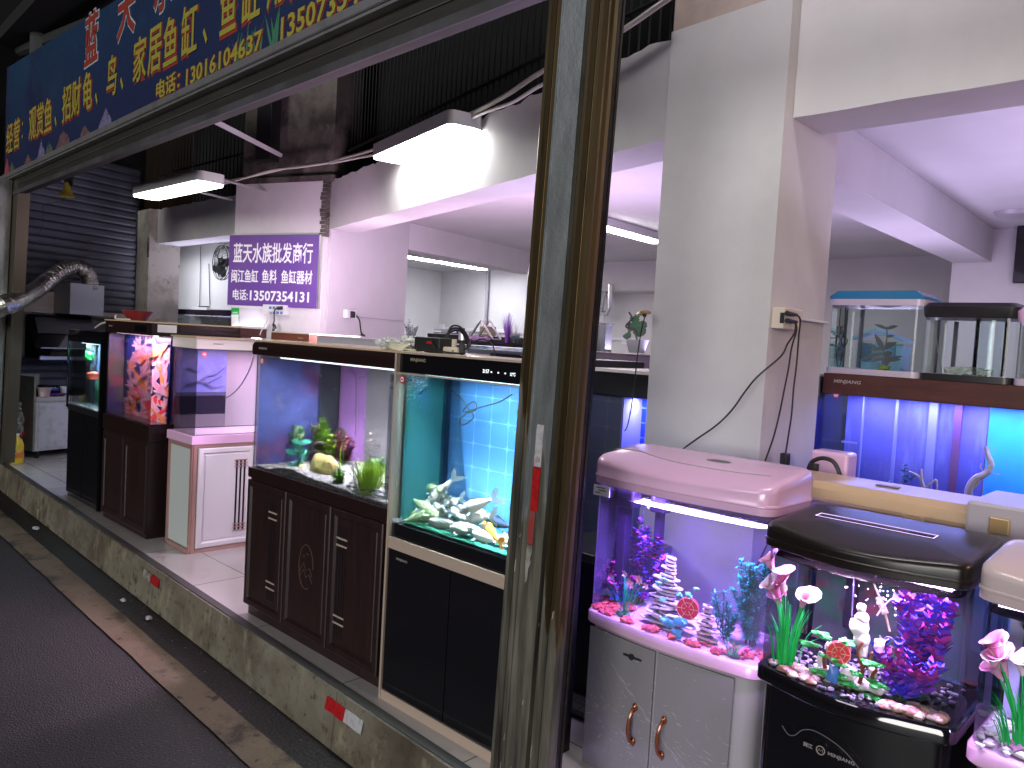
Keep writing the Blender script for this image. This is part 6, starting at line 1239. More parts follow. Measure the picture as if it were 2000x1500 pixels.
# cooker cabinet
cu0, cz0 = lo(68, 893, .52); cu1 = cu0+.75; cz1 = lo(70, 776, .52)[1]; czt = lo(78, 736, .50)[1]
CW = mat('chipped_white_enamel', (.55, .56, .60), .45, layers=[((.40, .41, .44), 12, .5, .7), ((.15, .14, .13), 60, .66, .74)])
g = thing('kitchen_cabinet', tuple(SM @ Vector((cu0, .3, .25))), 'worn white kitchen cabinet with a dull steel side at the far left', 'cabinet')
mb = MB(); sbox(mb, cu0+.01, cu1, .06, .50, .33, cz1-.05); mb.build('body', CW, g)
mb = MB(); sbox(mb, cu0, cu1, .05, .525, cz1-.048, cz1, .003); mb.build('worktop', mat('worktop_grey', (.45, .44, .42), .5), g)
mb = MB(); sbox(mb, cu0+.03, cu0+.36, .501, .515, .36, cz1-.07, .002); d_ = mb.build('door', CW, g)
for z in (cz1-.16, .48): mb = MB(); sbox(mb, cu0+.035, cu0+.043, .516, .520, z-.05, z+.05); mb.build('hinge', ALU, d_)
mb = MB(); sbox(mb, cu0-.012, cu0+.008, .04, .50, .33, czt); sbox(mb, cu0-.012, cu0+.30, .04, .06, cz1, czt); mb.build('steel_side', mat('dull_steel', (.30, .29, .25), .5, metal=.4, layers=[((.18, .17, .14), 3, .45, .7)], bump=(30, .2)), g)
mb = MB()
for u in (cu0+.03, cu1-.05):
    for d in (.1, .46): sbox(mb, u, u+.03, d, d+.03, .251, .329)
mb.build('foot', BLACKS, g)
mb = MB(); sbox(mb, cu0+.05, cu0+.7, .12, .46, cz1+.002, cz1+.09, .004); mb.M = SM @ Matrix.Translation((cu0+.25, .3, cz1+.1)); mb.lathe((0, 0, 0), [(.10, -.008), (.10, .01), (.02, .015)], 16); tag(mb.build('gas_stove', BLACKG), 'black gas stove on the white kitchen cabinet', 'stove')
mb = MB(); mb.M = SM @ Matrix.Translation((cu0+.09, .50, cz1+.001)); mb.lathe((0, 0, 0), [(.052, 0), (.062, .085), (.066, .088), (.066, .098), (0, .098)], 20); tag(mb.build('plastic_tub', mat('pink_tub', (.42, .30, .30), .4, layers=[((.55, .5, .48), 12, .5, .6)])), 'pinkish plastic tub on the kitchen cabinet edge', 'tub')
mb = MB(); mb.M = SM
for k in range(5): mb.blob((cu0+.18+k*.03, .50, cz1+.02), .03, k, 2, .3, (1.3, .7, .5))
tag(mb.build('cloth', mat('purple_cloth', (.12, .02, .18), .9)), 'crumpled purple cloth beside the pink tub', 'cloth')
mb = MB(); mb.M = SM @ Matrix.Translation((cu0+.32, .47, cz1+.001)); mb.lathe((0, 0, 0), [(.028, 0), (.038, .10), (.036, .10), (.026, .003)], 16); tag(mb.build('cup', PVC), 'small white cup beside the black stove', 'cup')
mb = MB(); mb.M = SM
for k, (u, z, r_, s) in enumerate(((-.014, .80, .035, (.5, 1, 2.0)), (-.02, .72, .055, (.5, 1, 1.2)), (-.02, .62, .075, (.5, 1, 1.4)), (-.03, .52, .07, (.5, 1, 1.2)))): mb.blob((cu0-.03+u, .27+.02*k, z-.02), r_, k, 3, .35, s)
tag(mb.build('red_bag', mat('red_plastic_bag', (.45, .03, .03), .35, bump=(25, .6))), 'red plastic bag hanging on the steel side of the cabinet', 'bag')
mb = MB(); mb.M = SM
for k, (z, r_) in enumerate(((.86, .02), (.78, .035), (.68, .05), (.60, .045))): mb.blob((cu0-.09, .38, z-.04), r_, k+7, 3, .4, (.6, 1, 1.6))
tag(mb.build('clear_bag', mat('grey_film_bag', (.42, .43, .42), .25, alpha=.7, bump=(30, .8))), 'crumpled clear plastic bag hanging over the red one', 'bag')
p = at(32, 905, z=.25); g = thing('detergent_bottle', tuple(p), 'yellow bottle of orange detergent on the floor at the far left', 'bottle')
mb = MB(); mb.lathe(p, [(.055, .002), (.062, .01), (.062, .19), (.050, .23), (.022, .27), (.020, .285), (0, .285)], 20); mb.build('body', mat('bottle_yellow', (.75, .52, .03), .35), g)
mb = MB(); mb.lathe(p, [(.0632, .06), (.0634, .062), (.0634, .135), (.0632, .137)], 20, cap=False); mb.build('label', mat('orange_label', (.78, .22, .02), .4, layers=[((.7, .55, .4), 20, .5, .6)]), g)
mb = MB(); mb.lathe(p, [(.0215, .286), (.0215, .305), (0, .305)], 14); mb.build('cap', WL, g)
mb = MB(); mb.tube(smooth([at(px, py, x=-9.2) for px, py in ((-15, 905), (0, 895), (10, 880), (18, 862), (22, 840), (20, 822))]), .022, 8); mb.tube(smooth([at(px, py, x=-9.2) for px, py in ((-10, 880), (3, 874), (10, 884), (0, 897))]), .018, 8); tag(mb.build('green_hose', mat('hose_green', (.02, .20, .04), .35)), 'green hose looping at the foot of the far post', 'hose')
g = thing('horn', tuple(at(130, 365, y=2.6)), 'small yellow horn hanging under the header at the left', 'horn')
p = at(131, 384, y=2.6); mb = MB(); mb.lathe(p, [(.075, 0), (.055, .03), (.03, .08), (.025, .14), (0, .145)], 18); mb.build('bell', mat('horn_yellow', (.40, .32, .03), .5), g)
mb = MB(); mb.tube([p+Vector((0, 0, .14)), p+Vector((0, 0, .28))], .03, 8); mb.tube(smooth([p+Vector((0, 0, .2)), p+Vector((.05, .03, .1)), p+Vector((.04, .02, .26))]), .012, 6); mb.build('mount', CABLE, g)
mb = MB(); mb.tube(smooth([at(px, py, y=2.55) for px, py in ((128, 385), (110, 395), (85, 402), (83, 440), (72, 462), (64, 440), (63, 405))]), .003, 5); tag(mb.build('loose_wire', CABLE), 'thin loose wire looping down from the horn', 'wire')
p = at(268, 612, y=2.5); mb = MB(); mb.lathe((p.x, p.y, 1.757), [(.07, 0), (.12, .075), (.125, .08), (.11, .082), (.065, .012), (0, .012)], 18); mb.M = Matrix.Identity(4); tag(mb.build('red_basin', mat('basin_red', (.28, .035, .03), .35, bump=(20, .5))), 'red plastic basin on top of the koi print aquarium', 'basin')
mb = MB(); mb.tube(smooth([(p.x-.2, p.y-.1, 1.762), (p.x+.1, p.y-.2, 1.79), (p.x+.25, p.y-.25, 1.762), (p.x+.4, p.y-.2, 1.762)]), .006, 6); mb.tube(smooth([at(px, py, y=2.3) for px, py in ((186, 640), (198, 632), (212, 630), (208, 642))]), .007, 6); tag(mb.build('power_lead', CABLEW), 'white cord lying across the tops of the left aquariums', 'cord')
# ------------------------------------------------------------------ wall fittings
def fitbox(mb, px0, py0, px1, py1, dep, **pl):
    a, c = at(px0, py0, **pl), at(px1, py1, **pl); (k, v), = pl.items()
    if k == 'y': mb.box(min(a.x, c.x), max(a.x, c.x), v-dep, v-.001, min(a.z, c.z), max(a.z, c.z), .002)
    else: mb.box(v+.001, v+dep, min(a.y, c.y), max(a.y, c.y), min(a.z, c.z), max(a.z, c.z), .002)
g = thing('wall_fan', tuple(at(432, 513, y=4.98)), 'black wall fan half hidden behind the purple sign', 'fan'); c = at(434, 513, y=4.98); r_ = .24
mb = MB()
for rr, dy in ((1, 0), (.97, -.03), (.97, .03)): mb.tube([(c.x+r_*rr*math.cos(a), c.y+dy, c.z+r_*rr*math.sin(a)) for a in [k*math.pi/16 for k in range(33)]], .006, 5)
for k in range(28): a = k*math.pi/14; mb.tube([(c.x+.05*math.cos(a), c.y-.07, c.z+.05*math.sin(a)), (c.x+r_*.6*math.cos(a), c.y-.075, c.z+r_*.6*math.sin(a)), (c.x+r_*math.cos(a), c.y, c.z+r_*math.sin(a))], .0018, 4)
mb.build('cage', CABLE, g)
FB = mat('fan_black', (.02, .02, .022), .3)
for k in range(5):
    a = k*2*math.pi/5; mb = MB(); d = Vector((math.cos(a), 0, math.sin(a))); e = Vector((-math.sin(a), 0, math.cos(a))); mb.sm = True
    R_ = [[c+d*t*r_+e*s*w_*r_+Vector((0, -.02+s*.03, 0)) for s in (-1, -.5, 0, .5, 1)] for t, w_ in ((.15, .08), (.35, .2), (.6, .27), (.8, .24), (.88, .1))]
    mb.loft(R_, False, False, closed=False); mb.build('blade', FB, g)
mb = MB(); mb.lathe(c, [(0, -.085), (.055, -.085), (.06, -.06), (.06, .06), (.03, .1), (0, .1)], 16, 'y'); mb.tube([c+Vector((0, .08, 0)), c+Vector((0, .16, -.05)), c+Vector((0, .20, -.10))], .02, 8); mb.build('motor', FB, g)
mb = MB(); mb.tube([at(408, 515, y=5.18), at(410, 598, y=5.18)], .006, 5); mb.tube([at(392, 480, y=5.18), at(390, 598, y=5.18)], .005, 5); tag(mb.build('fan_wire', CABLE), 'thin black cord running down the white wall below the fan', 'cord')
mb = MB(); fitbox(mb, 318, 601, 458, 606, .03, y=5.2); tag(mb.build('cable_trunking', PVC), 'white cable trunking across the left inner wall', 'trunking')
mb = MB(); fitbox(mb, 304, 594, 317, 608, .05, y=5.2); mb.box(at(309, 600, y=5.2).x-.012, at(311, 600, y=5.2).x+.012, 5.17, 5.199, 1.1, at(310, 608, y=5.2).z); mb.mi = 1; fitbox(mb, 308, 598, 310, 603, .052, y=5.2); tag(mb.build('wall_socket', [PVC, CABLE]), 'white wall socket beside the dirty cream pillar', 'socket')
mb = MB(); fitbox(mb, 382, 600, 411, 614, .06, y=5.2); mb.mi = 1; fitbox(mb, 395, 598, 410, 600.5, .06, y=5.2); tag(mb.build('router', [PVC, CABLE]), 'white box with a dark plug on the left inner wall', 'router')
def onpil(px, py, off=0): p = pM.inverted() @ atp(px, py, (PA.x, PA.y), (PB.x, PB.y)); return Vector((p.x, p.y, off))
def pbox(mb, px0, py0, px1, py1, d0, d1, b=.002):
    a, c = onpil(px0, py0), onpil(px1, py1); mb.M = pM; mb.box(min(a.x, c.x), max(a.x, c.x), min(a.y, c.y), max(a.y, c.y), d0, d1, b)
mb = MB(); pbox(mb, 449, 596, 519, 604, .001, .035); tag(mb.build('cable_trunking', PVC), 'short white cable trunking under the purple sign', 'trunking')
g = thing('power_board', tuple(pM @ onpil(545, 606)), 'white power board with blue sockets under the purple sign', 'socket board')
mb = MB(); pbox(mb, 521, 595, 566, 617, .001, .05); mb.build('case', PVC, g)
SB = mat('socket_blue', (.10, .20, .45), .4)
for k in range(8):
    mb = MB(); x = 533+(k % 4)*7.2; y = 599 if k < 4 else 609; pbox(mb, x, y, x+5, y+5.5, .0505, .052, 0); mb.build('socket', SB, g)
mb = MB(); mb.M = pM; mb.tube(smooth([onpil(px, py, .07) for px, py in ((556, 603), (548, 605), (546, 615), (546, 628), (543, 636), (548, 640), (543, 648), (546, 634), (550, 642))]), .006, 6); mb.tube([onpil(560, 602, .055), onpil(553, 603, .075)], .016, 8); tag(mb.build('black_plug_cable', CABLE), 'black plug and knotted cable hanging from the power board', 'cable')
mb = MB(); mb.M = pM; mb.tube(smooth([onpil(px, py, .06) for px, py in ((537, 610), (534, 618), (528, 632), (519, 648), (514, 662))]), .006, 6); tag(mb.build('white_cable', CABLEW), 'white cable hanging down from the power board', 'cable')
g = thing('payment_card', tuple(pM @ onpil(460, 628)), 'green and white card hanging under the left end of the purple sign', 'card')
M_ = pM @ Matrix.Translation(onpil(460, 602)) @ Matrix.Rotation(R(3), 4, 'Z')
mb = MB(); mb.M = M_; mb.box(-.048, .048, -.30, 0, .003, .006); mb.build('card', mat('card_green', (.02, .42, .09), .4), g)
mb = MB(); mb.M = M_; mb.box(-.044, .044, -.20, -.06, .0062, .0075); mb.box(-.044, .044, -.295, -.24, .0062, .0075); mb.build('white_panel', WL, g)
mb = MB(); mb.M = M_; mb.box(-.03, .035, -.05, -.035, .0062, .0075); mb.box(-.02, .02, -.275, -.26, .0077, .0085); mb.build('print_bar', mat('card_light', (.45, .75, .5), .5), g)
# on the pink inner wall
WI, WJ = (-6.10, 3.90), (-6.58, 5.15); wd_ = (Vector(WJ)-Vector(WI)).normalized()
wM = Matrix.Translation((WI[0], WI[1], 0)) @ Matrix(((wd_.x, -wd_.y*-1, 0), (wd_.y, -wd_.x, 0), (0, 0, 1))).to_4x4()   # x along the wall, y out of it
def onw(px, py, d=0): p = atp(px, py, WI, WJ); return Vector(((Vector((p.x, p.y))-Vector(WI)).dot(wd_), d, p.z))
def wbox(mb, px0, py0, px1, py1, d0, d1): a, c = onw(px0, py0), onw(px1, py1); mb.M = wM; mb.box(min(a.x, c.x), max(a.x, c.x), d0, d1, min(a.z, c.z), max(a.z, c.z), .002)
mb = MB(); wbox(mb, 670, 604, 687, 622, .001, .05); mb.mi = 1; mb.M = wM @ Matrix.Translation(onw(679, 614, .052)); mb.box(-.03, .03, -.001, .012, -.03, .03); tag(mb.build('wall_socket', [PVC, CABLE]), 'white wall socket with a black plug on the pink inner wall', 'socket')
mb = MB(); wbox(mb, 690, 618, 786, 626, .001, .03); tag(mb.build('cable_trunking', PVC), 'long white cable trunking on the pink inner wall', 'trunking')
mb = MB(); mb.M = wM; mb.tube(smooth([onw(px, py, .07) for px, py in ((684, 616), (690, 625), (692, 640), (694, 650), (700, 655), (693, 653))]), .007, 6); tag(mb.build('cable', CABLE), 'black cable dropping from the socket on the pink wall', 'cable')
# column sockets and cables
mb = MB(); a = at(1508, 600, x=-1.38); c = at(1540, 645, x=-1.38); mb.box(-1.379, -1.33, a.y, c.y, c.z, a.z, .003); mb.mi = 1; mb.box(-1.345, -1.329, a.y-.0012, a.y+.002, (a.z+c.z)/2-.02, (a.z+c.z)/2+.02); tag(mb.build('socket_box', [mat('ivory_plastic', (.62, .55, .46), .4), CABLE]), 'ivory surface socket box on the side of the grey column', 'socket'); SBX = (a, c)
mb = MB(); a = at(1548, 617, x=-1.38); c = at(1612, 638, x=-1.38); mb.box(-1.379, -1.355, SBX[1].y+.002, 3.33, c.z+.01, a.z-.005, .002); tag(mb.build('cable_trunking', PVC), 'white cable trunking on the side of the grey column', 'trunking')
X_ = -1.31
g = thing('plug_cables', tuple(at(1545, 615, x=X_)), 'black plugs and cables hanging from the column socket box', 'cables')
mb = MB()
for py in (612, 626): p = at(1537, py, x=X_); q_ = at(1556, py+3, x=X_); mb.tube([p, q_], .010, 8, .006)
mb.build('plug', CABLE, g)
mb = MB(); mb.tube(smooth([at(px, py, x=X_) for px, py in ((1556, 615), (1563, 625), (1560, 660), (1556, 710), (1550, 760), (1546, 810), (1540, 850), (1534, 888))]), .0035, 6); mb.build('adapter_cable', CABLE, g)
mb = MB(); mb.tube(smooth([at(px, py, x=X_) for px, py in ((1554, 630), (1556, 645), (1546, 680), (1540, 720), (1530, 770), (1522, 810), (1512, 850), (1500, 885), (1488, 917))]), .0035, 6); mb.build('cable', CABLE, g)
mb = MB(); P_ = [at(px, py, x=X_) for px, py in ((1554, 632), (1552, 650), (1538, 672), (1525, 696))]+[at(px, py, y=2.75) for px, py in ((1480, 735), (1455, 765), (1430, 800), (1400, 830), (1360, 858), (1320, 887))]; mb.tube(smooth(P_), .0035, 6); mb.build('cable', CABLE, g)
mb = MB(); p = at(1533, 900, x=X_); mb.box(p.x-.014, p.x+.014, p.y-.018, p.y+.018, p.z-.032, p.z+.030, .004); mb.build('adapter', CABLE, g)
# conduits along the beams
Pq, Qq = (-6.125, 3.80), (-1.944, 2.80)
def onb(px, py): return atp(px, py, Pq, Qq)
mb = MB(); mb.tube(smooth([onb(px, py) for px, py in ((645, 316), (690, 304), (730, 292), (820, 262), (920, 222), (990, 185), (1050, 145), (1130, 100), (1207, 64), (1290, 8), (1330, -20))]), .013, 7); mb.tube(smooth([onb(px, py) for px, py in ((645, 319), (700, 308), (770, 294), (870, 256), (940, 222), (1000, 200), (1050, 170), (1130, 128), (1207, 66), (1230, 50))]), .010, 7); tag(mb.build('conduit', CABLEW), 'pair of off white conduits running over the middle beam', 'conduit')
mb = MB(); mb.tube(smooth([atp(px, py, tuple(PA-pn*.1), tuple(PB-pn*.1)) for px, py in ((425, 356), (455, 352), (500, 342), (560, 328), (600, 322), (645, 317))]), .012, 7); mb.tube(smooth([atp(px, py, tuple(PA-pn*.12), tuple(PB-pn*.12)) for px, py in ((425, 362), (470, 350), (530, 333), (590, 326), (645, 318))]), .009, 7); tag(mb.build('conduit', CABLEW), 'drooping off white cables across the concrete column', 'conduit')
mb = MB(); a, c = pM @ (onpil(530, 200, .16)), pM @ (onpil(562, 340, .16)); mb.M = pM; u0_, u1_ = onpil(532, 250).x, onpil(560, 250).x; mb.box(u0_, u1_, onpil(540, 322).y, 4.5, .08, .20, .003); tag(mb.build('steel_box', mat('black_steel', (.008, .008, .009), .5)), 'black upright steel section in front of the concrete column', 'steel section')
mb = MB(); mb.tube([at(408, 231, y=2.3), atp(548, 303, tuple(PA-pn*.22), tuple(PB-pn*.22))], .022, 4); tag(mb.build('brace', mat('white_brace', (.5, .48, .5), .5)), 'white steel brace running from the header to the black steel section', 'brace')
# ------------------------------------------------------------------ clutter on the tank tops
zt_ = 1.6925; BAG = mat('milky_bag', (.60, .62, .58), .3, alpha=.8, bump=(18, .9))
mb = MB(); rn = random.Random(4)
for k in range(7): p = at(762+k*7, 676, y=2.12); mb.blob((p.x, 2.12+rn.uniform(-.04, .05), zt_+.02+rn.random()*.012), .035, k, 3, .5, (1.2, 1, .65), True)
tag(mb.build('plastic_bag', BAG), 'crumpled milky plastic bag on the wenge and black tank tops', 'bag')
mb = MB(); p0 = at(770, 684, y=2.05)
for k in range(4): mb.tube([(p0.x+.03+.05*math.cos(a)*(1+.1*k), 2.04+.02*math.sin(a)+.004*k, zt_+.006+.006*k+.004*math.sin(a*2)) for a in [j*math.pi/8 for j in range(17)]], .004, 6)
mb.tube(smooth([(p0.x+.08, 2.04, zt_+.01), (p0.x+.12, 2.02, zt_+.006), (p0.x+.17, 2.03, zt_+.005)]), .004, 6); tag(mb.build('power_lead', mat('cream_cord', (.62, .60, .42), .4)), 'coiled cream cord in front of the milky plastic bag', 'cord')
a = at(808, 680, y=2.06); c = at(858, 680, y=2.06); g = thing('power_adapter', (a.x, 2.06, zt_), 'black power adapter with a red label on the black tank', 'adapter')
mb = MB(); mb.box(a.x, c.x, 2.06, 2.13, zt_+.001, zt_+.062, .006); mb.build('body', CABLE, g)
mb = MB(); mb.box(a.x+.085, a.x+.12, 2.0575, 2.0595, zt_+.035, zt_+.045); mb.build('label', TAPER, g)
a2 = at(864, 684, y=2.05); c2 = at(893, 684, y=2.05); mb = MB(); mb.box(a2.x, c2.x, 2.05, 2.10, zt_+.001, zt_+.028, .006); mb.mi = 1; mb.blob(((a2.x+c2.x)/2+.02, 2.049, zt_+.014), .004, 1, 1, 0); mb.mi = 0; mb.box(a2.x+.03, a2.x+.045, 2.07, 2.085, zt_+.029, zt_+.06, .002); tag(mb.build('socket_strip', [mat('cream_socket', (.60, .55, .40), .4), CABLE]), 'cream socket strip beside the black adapter', 'socket strip')
mb = MB(); X0_ = a2.x
for k in range(3): mb.tube(smooth([(X0_-.08+.02*k, 2.10, zt_+.03), (X0_-.04, 2.12, zt_+.085+.01*k), (X0_+.02, 2.12, zt_+.095+.008*k), (X0_+.08+.01*k, 2.10, zt_+.06), (X0_+.12, 2.08, zt_+.02)]), .004, 6)
mb.tube(smooth([(c.x-.04, 2.05, zt_+.05), (c.x, 2.04, zt_+.02), (c.x+.06, 2.03, zt_+.008), (c.x+.16, 2.03, zt_+.006)]), .0035, 6); mb.tube([(c2.x+.005, 2.07, zt_+.045), (c2.x+.02, 2.06, zt_+.005)], .012, 7)
mb.tube(smooth([(c2.x+.02, 2.07, zt_+.02), (c2.x+.08, 2.09, zt_+.065), (c2.x+.14, 2.1, zt_+.05), (c2.x+.17, 2.09, zt_+.005)]), .0025, 5); tag(mb.build('black_cables', CABLE), 'tangle of black cables behind the cream socket strip', 'cables')
mb = MB(); mb.tube(smooth([at(px, py, y=2.6) for px, py in ((497, 690), (490, 715), (478, 740), (462, 762), (440, 778), (410, 786))]), .005, 6); tag(mb.build('grey_wire', mat('cord_grey', (.28, .28, .32), .5)), 'grey cord hanging through the empty white aquarium', 'cord')
# things standing on the deeper tanks
yb = 3.85; zs = 1.751
clump('dark_plant', 'dark silver artificial plant at the left of the far black lid', (at(797, 650, y=yb).x, yb, zs), 8, .17, .07, .006, .022, [mat('dark_silver', (.08, .10, .10), .4), mat('grey_leaf', (.22, .25, .26), .4)], 71, per=12, leafn=4, cat='artificial plant')
clump('dark_plant', 'second dark silver artificial plant to its right on the far black lid', (at(808, 650, y=yb).x, yb, zs), 6, .13, .05, .006, .02, [mat('dark_silver', (.08, .10, .10), .4), mat('grey_leaf', (.22, .25, .26), .4)], 72, per=12, leafn=4, cat='artificial plant')
mb = MB(); q_ = [at(px, py, y=yb) for px, py in ((918, 657), (940, 625), (962, 662))]; off = Vector((0, .08, 0))
for o_ in (Vector(), off): mb.tube([q_[0]+o_, q_[1]+o_], .008, 4); mb.tube([q_[1]+o_, q_[2]+o_], .008, 4)
mb.tube([q_[0], q_[0]+off], .006, 4); mb.tube([q_[2], q_[2]+off], .006, 4); tag(mb.build('folding_bracket', ALU), 'folded aluminium bracket standing on the far black lid', 'bracket')
mb = MB(); p = at(915, 657, y=yb); mb.lathe((p.x, yb-.05, zs), [(.035, 0), (.035, .06), (.03, .06), (.03, .005)], 16); tag(mb.build('steel_cup', ALU), 'small steel cup beside the folded bracket', 'cup')
mb = MB()
for k in range(6): p = at(930+k*6, 661, y=yb); mb.blob((p.x, yb-.06, zs+.015), .03, k, 2, .4, (1.5, .8, .5), True)
tag(mb.build('purple_bag', mat('mauve_film', (.35, .18, .38), .4, alpha=.85)), 'flat mauve plastic bag in front of the folded bracket', 'bag')
grass('purple_grass', 'upright purple artificial grass beside the bronze post', (at(991, 662, y=yb).x, yb, zs), 60, .22, .05, .003, [mat('purple_blade', (.22, .04, .40), .4), mat('violet_blade', (.30, .10, .50), .4)], 77, .9, cat='artificial plant')
grass('pink_grass', 'pale pink artificial grass behind the blue ball', (at(1006, 662, y=yb+.1).x, yb+.1, zs), 40, .17, .08, .002, [mat('pale_pink_blade', (.55, .35, .48), .4), mat('cream_blade', (.55, .5, .45), .4)], 78, .9, cat='artificial plant')
clump('ball_plant', 'yellow green and blue artificial moss ball beside the post', (at(1008, 662, y=yb).x, yb, zs), 22, .085, .05, .003, .014, [YG, mat('ball_blue', (.02, .18, .70), .4)], 79, per=6, leafn=4, cat='artificial plant')
# the far wall seen left of the post
mb = MB(); mb.box(at(850, 650, y=9.19).x, at(1030, 650, y=9.19).x, 9.16, 9.195, 1.91, 1.97); tag(mb.build('cable_trunking', PVC), 'white cable trunking on the far wall left of the post', 'trunking')
mb = MB(); x_ = at(866, 645, y=9.19).x; mb.box(x_-.07, x_+.07, 9.12, 9.158, 1.87, 2.01, .004); tag(mb.build('wall_socket', PVC), 'white socket on the far wall trunking left of the post', 'socket')
mb = MB(); x_ = at(948, 580, y=9.1).x; mb.tube([(x_, 9.13, .3), (x_, 9.13, 2.94)], .028, 8); tag(mb.build('wall_pipe', mat('grey_pipe', (.30, .30, .33), .5)), 'thin grey upright pipe on the far wall behind the folded bracket', 'pipe')
for k_, (pa, pb, lab_) in enumerate(((835, 905, 'dark lidded aquarium in the farthest row, left one'), (912, 985, 'dark lidded aquarium in the farthest row behind the folded bracket'))):
    rowtank('aquarium', lab_, pa, pb, 7.4, .5, 1.83, .10, BLACKS, BLL, 10)
for k_, (px_, c_, lab_) in enumerate(((865, (.30, .30, .34), 'small grey box on the farthest aquarium row'), (895, (.10, .12, .25), 'small dark blue box on the farthest aquarium row'), (955, (.35, .30, .20), 'small tan box on the farthest aquarium row'))):
    p = at(px_, 650, y=7.6); mb = MB(); mb.box(p.x-.09, p.x+.09, 7.5, 7.65, 1.832, 1.90+.03*k_, .008); mb.mi = 1; mb.box(p.x-.07, p.x+.07, 7.495, 7.4995, 1.85, 1.87); tag(mb.build('box', [mat('box_%d' % k_, c_, .6), WL]), lab_, 'box')
# right of the post
yw = 9.19
mb = MB(); mb.tube([at(1192, 556, y=8.6), at(1192, 600, y=8.6), at(1186, 612, y=8.6), at(1160, 614, y=8.6)], .035, 6); mb.tube([at(1160, 572, y=8.6), at(1180, 572, y=8.6), at(1176, 608, y=8.6)], .025, 6); mb.tube([at(1178, 612, y=8.6), at(1176, 655, y=8.6)], .022, 6); tag(mb.build('steel_bracket', ALU), 'bent steel bracket hanging on the rear wall right of the post', 'bracket')
mb = MB(); a = at(1218, 658, y=yw); c = at(1231, 673, y=yw); mb.box(a.x, c.x, yw-.04, yw, c.z, a.z, .004); tag(mb.build('wall_socket', PVC), 'white socket on the rear wall between post and column', 'socket')
mb = MB(); a = at(1160, 660, y=yw); c = at(1280, 664, y=yw); mb.box(a.x, c.x, yw-.03, yw+.005, c.z-.03, c.z+.01); tag(mb.build('cable_trunking', PVC), 'white cable trunking along the rear wall', 'trunking')
x_ = at(1178, 682, y=4.1).x; mb = MB(); mb.prism([(x_-.05, 4.05), (x_+.05, 4.05), (x_+.05, 4.12), (x_-.05, 4.12)], 1.728, 1.90, [(x_-.035, 4.05), (x_+.05, 4.05), (x_+.05, 4.12), (x_-.035, 4.12)]); mb.box(x_-.09, x_+.06, 4.04, 4.13, 1.903, 1.915); tag(mb.build('steel_stand', STEEL), 'small grey steel stand on the mauve hooded tank', 'stand')
x_ = at(1243, 690, y=5.0).x; g = thing('potted_plant', (x_, 5.0, 1.731), 'dark leaved potted plant beside the column on the wired tank', 'plant')
mb = MB(); mb.lathe((x_, 5.0, 1.731), [(.06, 0), (.09, .10), (.085, .10), (0, .09)], 14); mb.build('pot', mat('grey_pot', (.25, .27, .27), .6), g)
mb = MB(); rn = random.Random(8)
for k in range(16):
    a = rn.uniform(0, 6.28); b__ = Vector((x_+rn.uniform(-.08, .05), 5.0, 1.85+rn.random()*.14)); mb.leaf(b__, b__+Vector((math.cos(a)*.09, 0, math.sin(a)*.05+.02)), .028, (0, -1, .3), 3)
mb.build('foliage', mat('dark_green_leaf', (.02, .07, .03), .4), g)
mb = MB(); mb.tube(smooth([(x_, 5.0, 1.82), (x_-.03, 4.99, 1.9), (x_-.10, 4.98, 1.93), (x_-.05, 4.98, 1.99), (x_-.08, 4.98, 2.04)]), .008, 5); mb.build('stem', CABLE, g)
mb = MB(); x2_ = at(1215, 700, y=3.98).x
for k in range(2): mb.box(x2_+k*.12, x2_+.09+k*.12, 4.92, 5.0, 1.731, 1.765, .004); mb.tube([(x2_+k*.1+.03*math.cos(a), 4.95, 1.80+.04*math.sin(a)) for a in [j*math.pi/8 for j in range(17)]], .005, 5)
tag(mb.build('adapters', CABLE), 'black adapters with coiled leads between post and column', 'adapters')
g = thing('clip_lamp', tuple(at(1255, 612, y=2.83)), 'small brass clip shade on the left edge of the column', 'lamp')
c = at(1257, 612, y=2.80); mb = MB(); mb.M = Matrix.Translation(c) @ Matrix.Rotation(R(-12), 4, 'Y'); mb.lathe((0, 0, 0), [(.034, -.004), (.028, .006), (.006, .016), (0, .016)], 18); mb.build('shade', mat('brass_shade', (.40, .30, .12), .3, metal=.6), g)
mb = MB(); mb.M = Matrix.Identity(4); mb.tube([c+Vector((.005, 0, -.004)), c+Vector((.008, 0, -.016))], .010, 8, .006); mb.tube(smooth([at(px, py, y=2.80) for px, py in ((1259, 620), (1252, 650), (1246, 690), (1240, 740), (1234, 790), (1226, 830), (1220, 842))]), .0028, 5); mb.build('cable', CABLE, g)
# right back: pump, hose, driftwood, house cage, plant in the empty tank
g = thing('pump_unit', tuple(at(1600, 915, y=2.98)), 'white pump unit with a thick black hose behind the yellowed lid', 'pump')
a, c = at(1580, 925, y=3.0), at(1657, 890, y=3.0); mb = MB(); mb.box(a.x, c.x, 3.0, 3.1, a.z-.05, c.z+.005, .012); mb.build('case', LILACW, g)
mb = MB(); mb.tube(smooth([at(px, py, y=2.985) for px, py in ((1578, 918), (1586, 902), (1605, 895), (1625, 900), (1636, 915), (1642, 935))]), .008, 8); mb.box(a.x+.005, a.x+.04, 2.97, 2.995, at(1590, 915, y=2.985).z-.012, at(1590, 905, y=2.985).z, .003); mb.build('hose', CABLE, g)
DWP = mat('pink_driftwood', (.50, .40, .42), .7, layers=[((.30, .2, .25), 20, .5, .7)], bump=(50, .5)); yy = 3.66
mb = MB(); S_ = lambda L_: smooth([at(px, py, y=yy) for px, py in L_], 4)
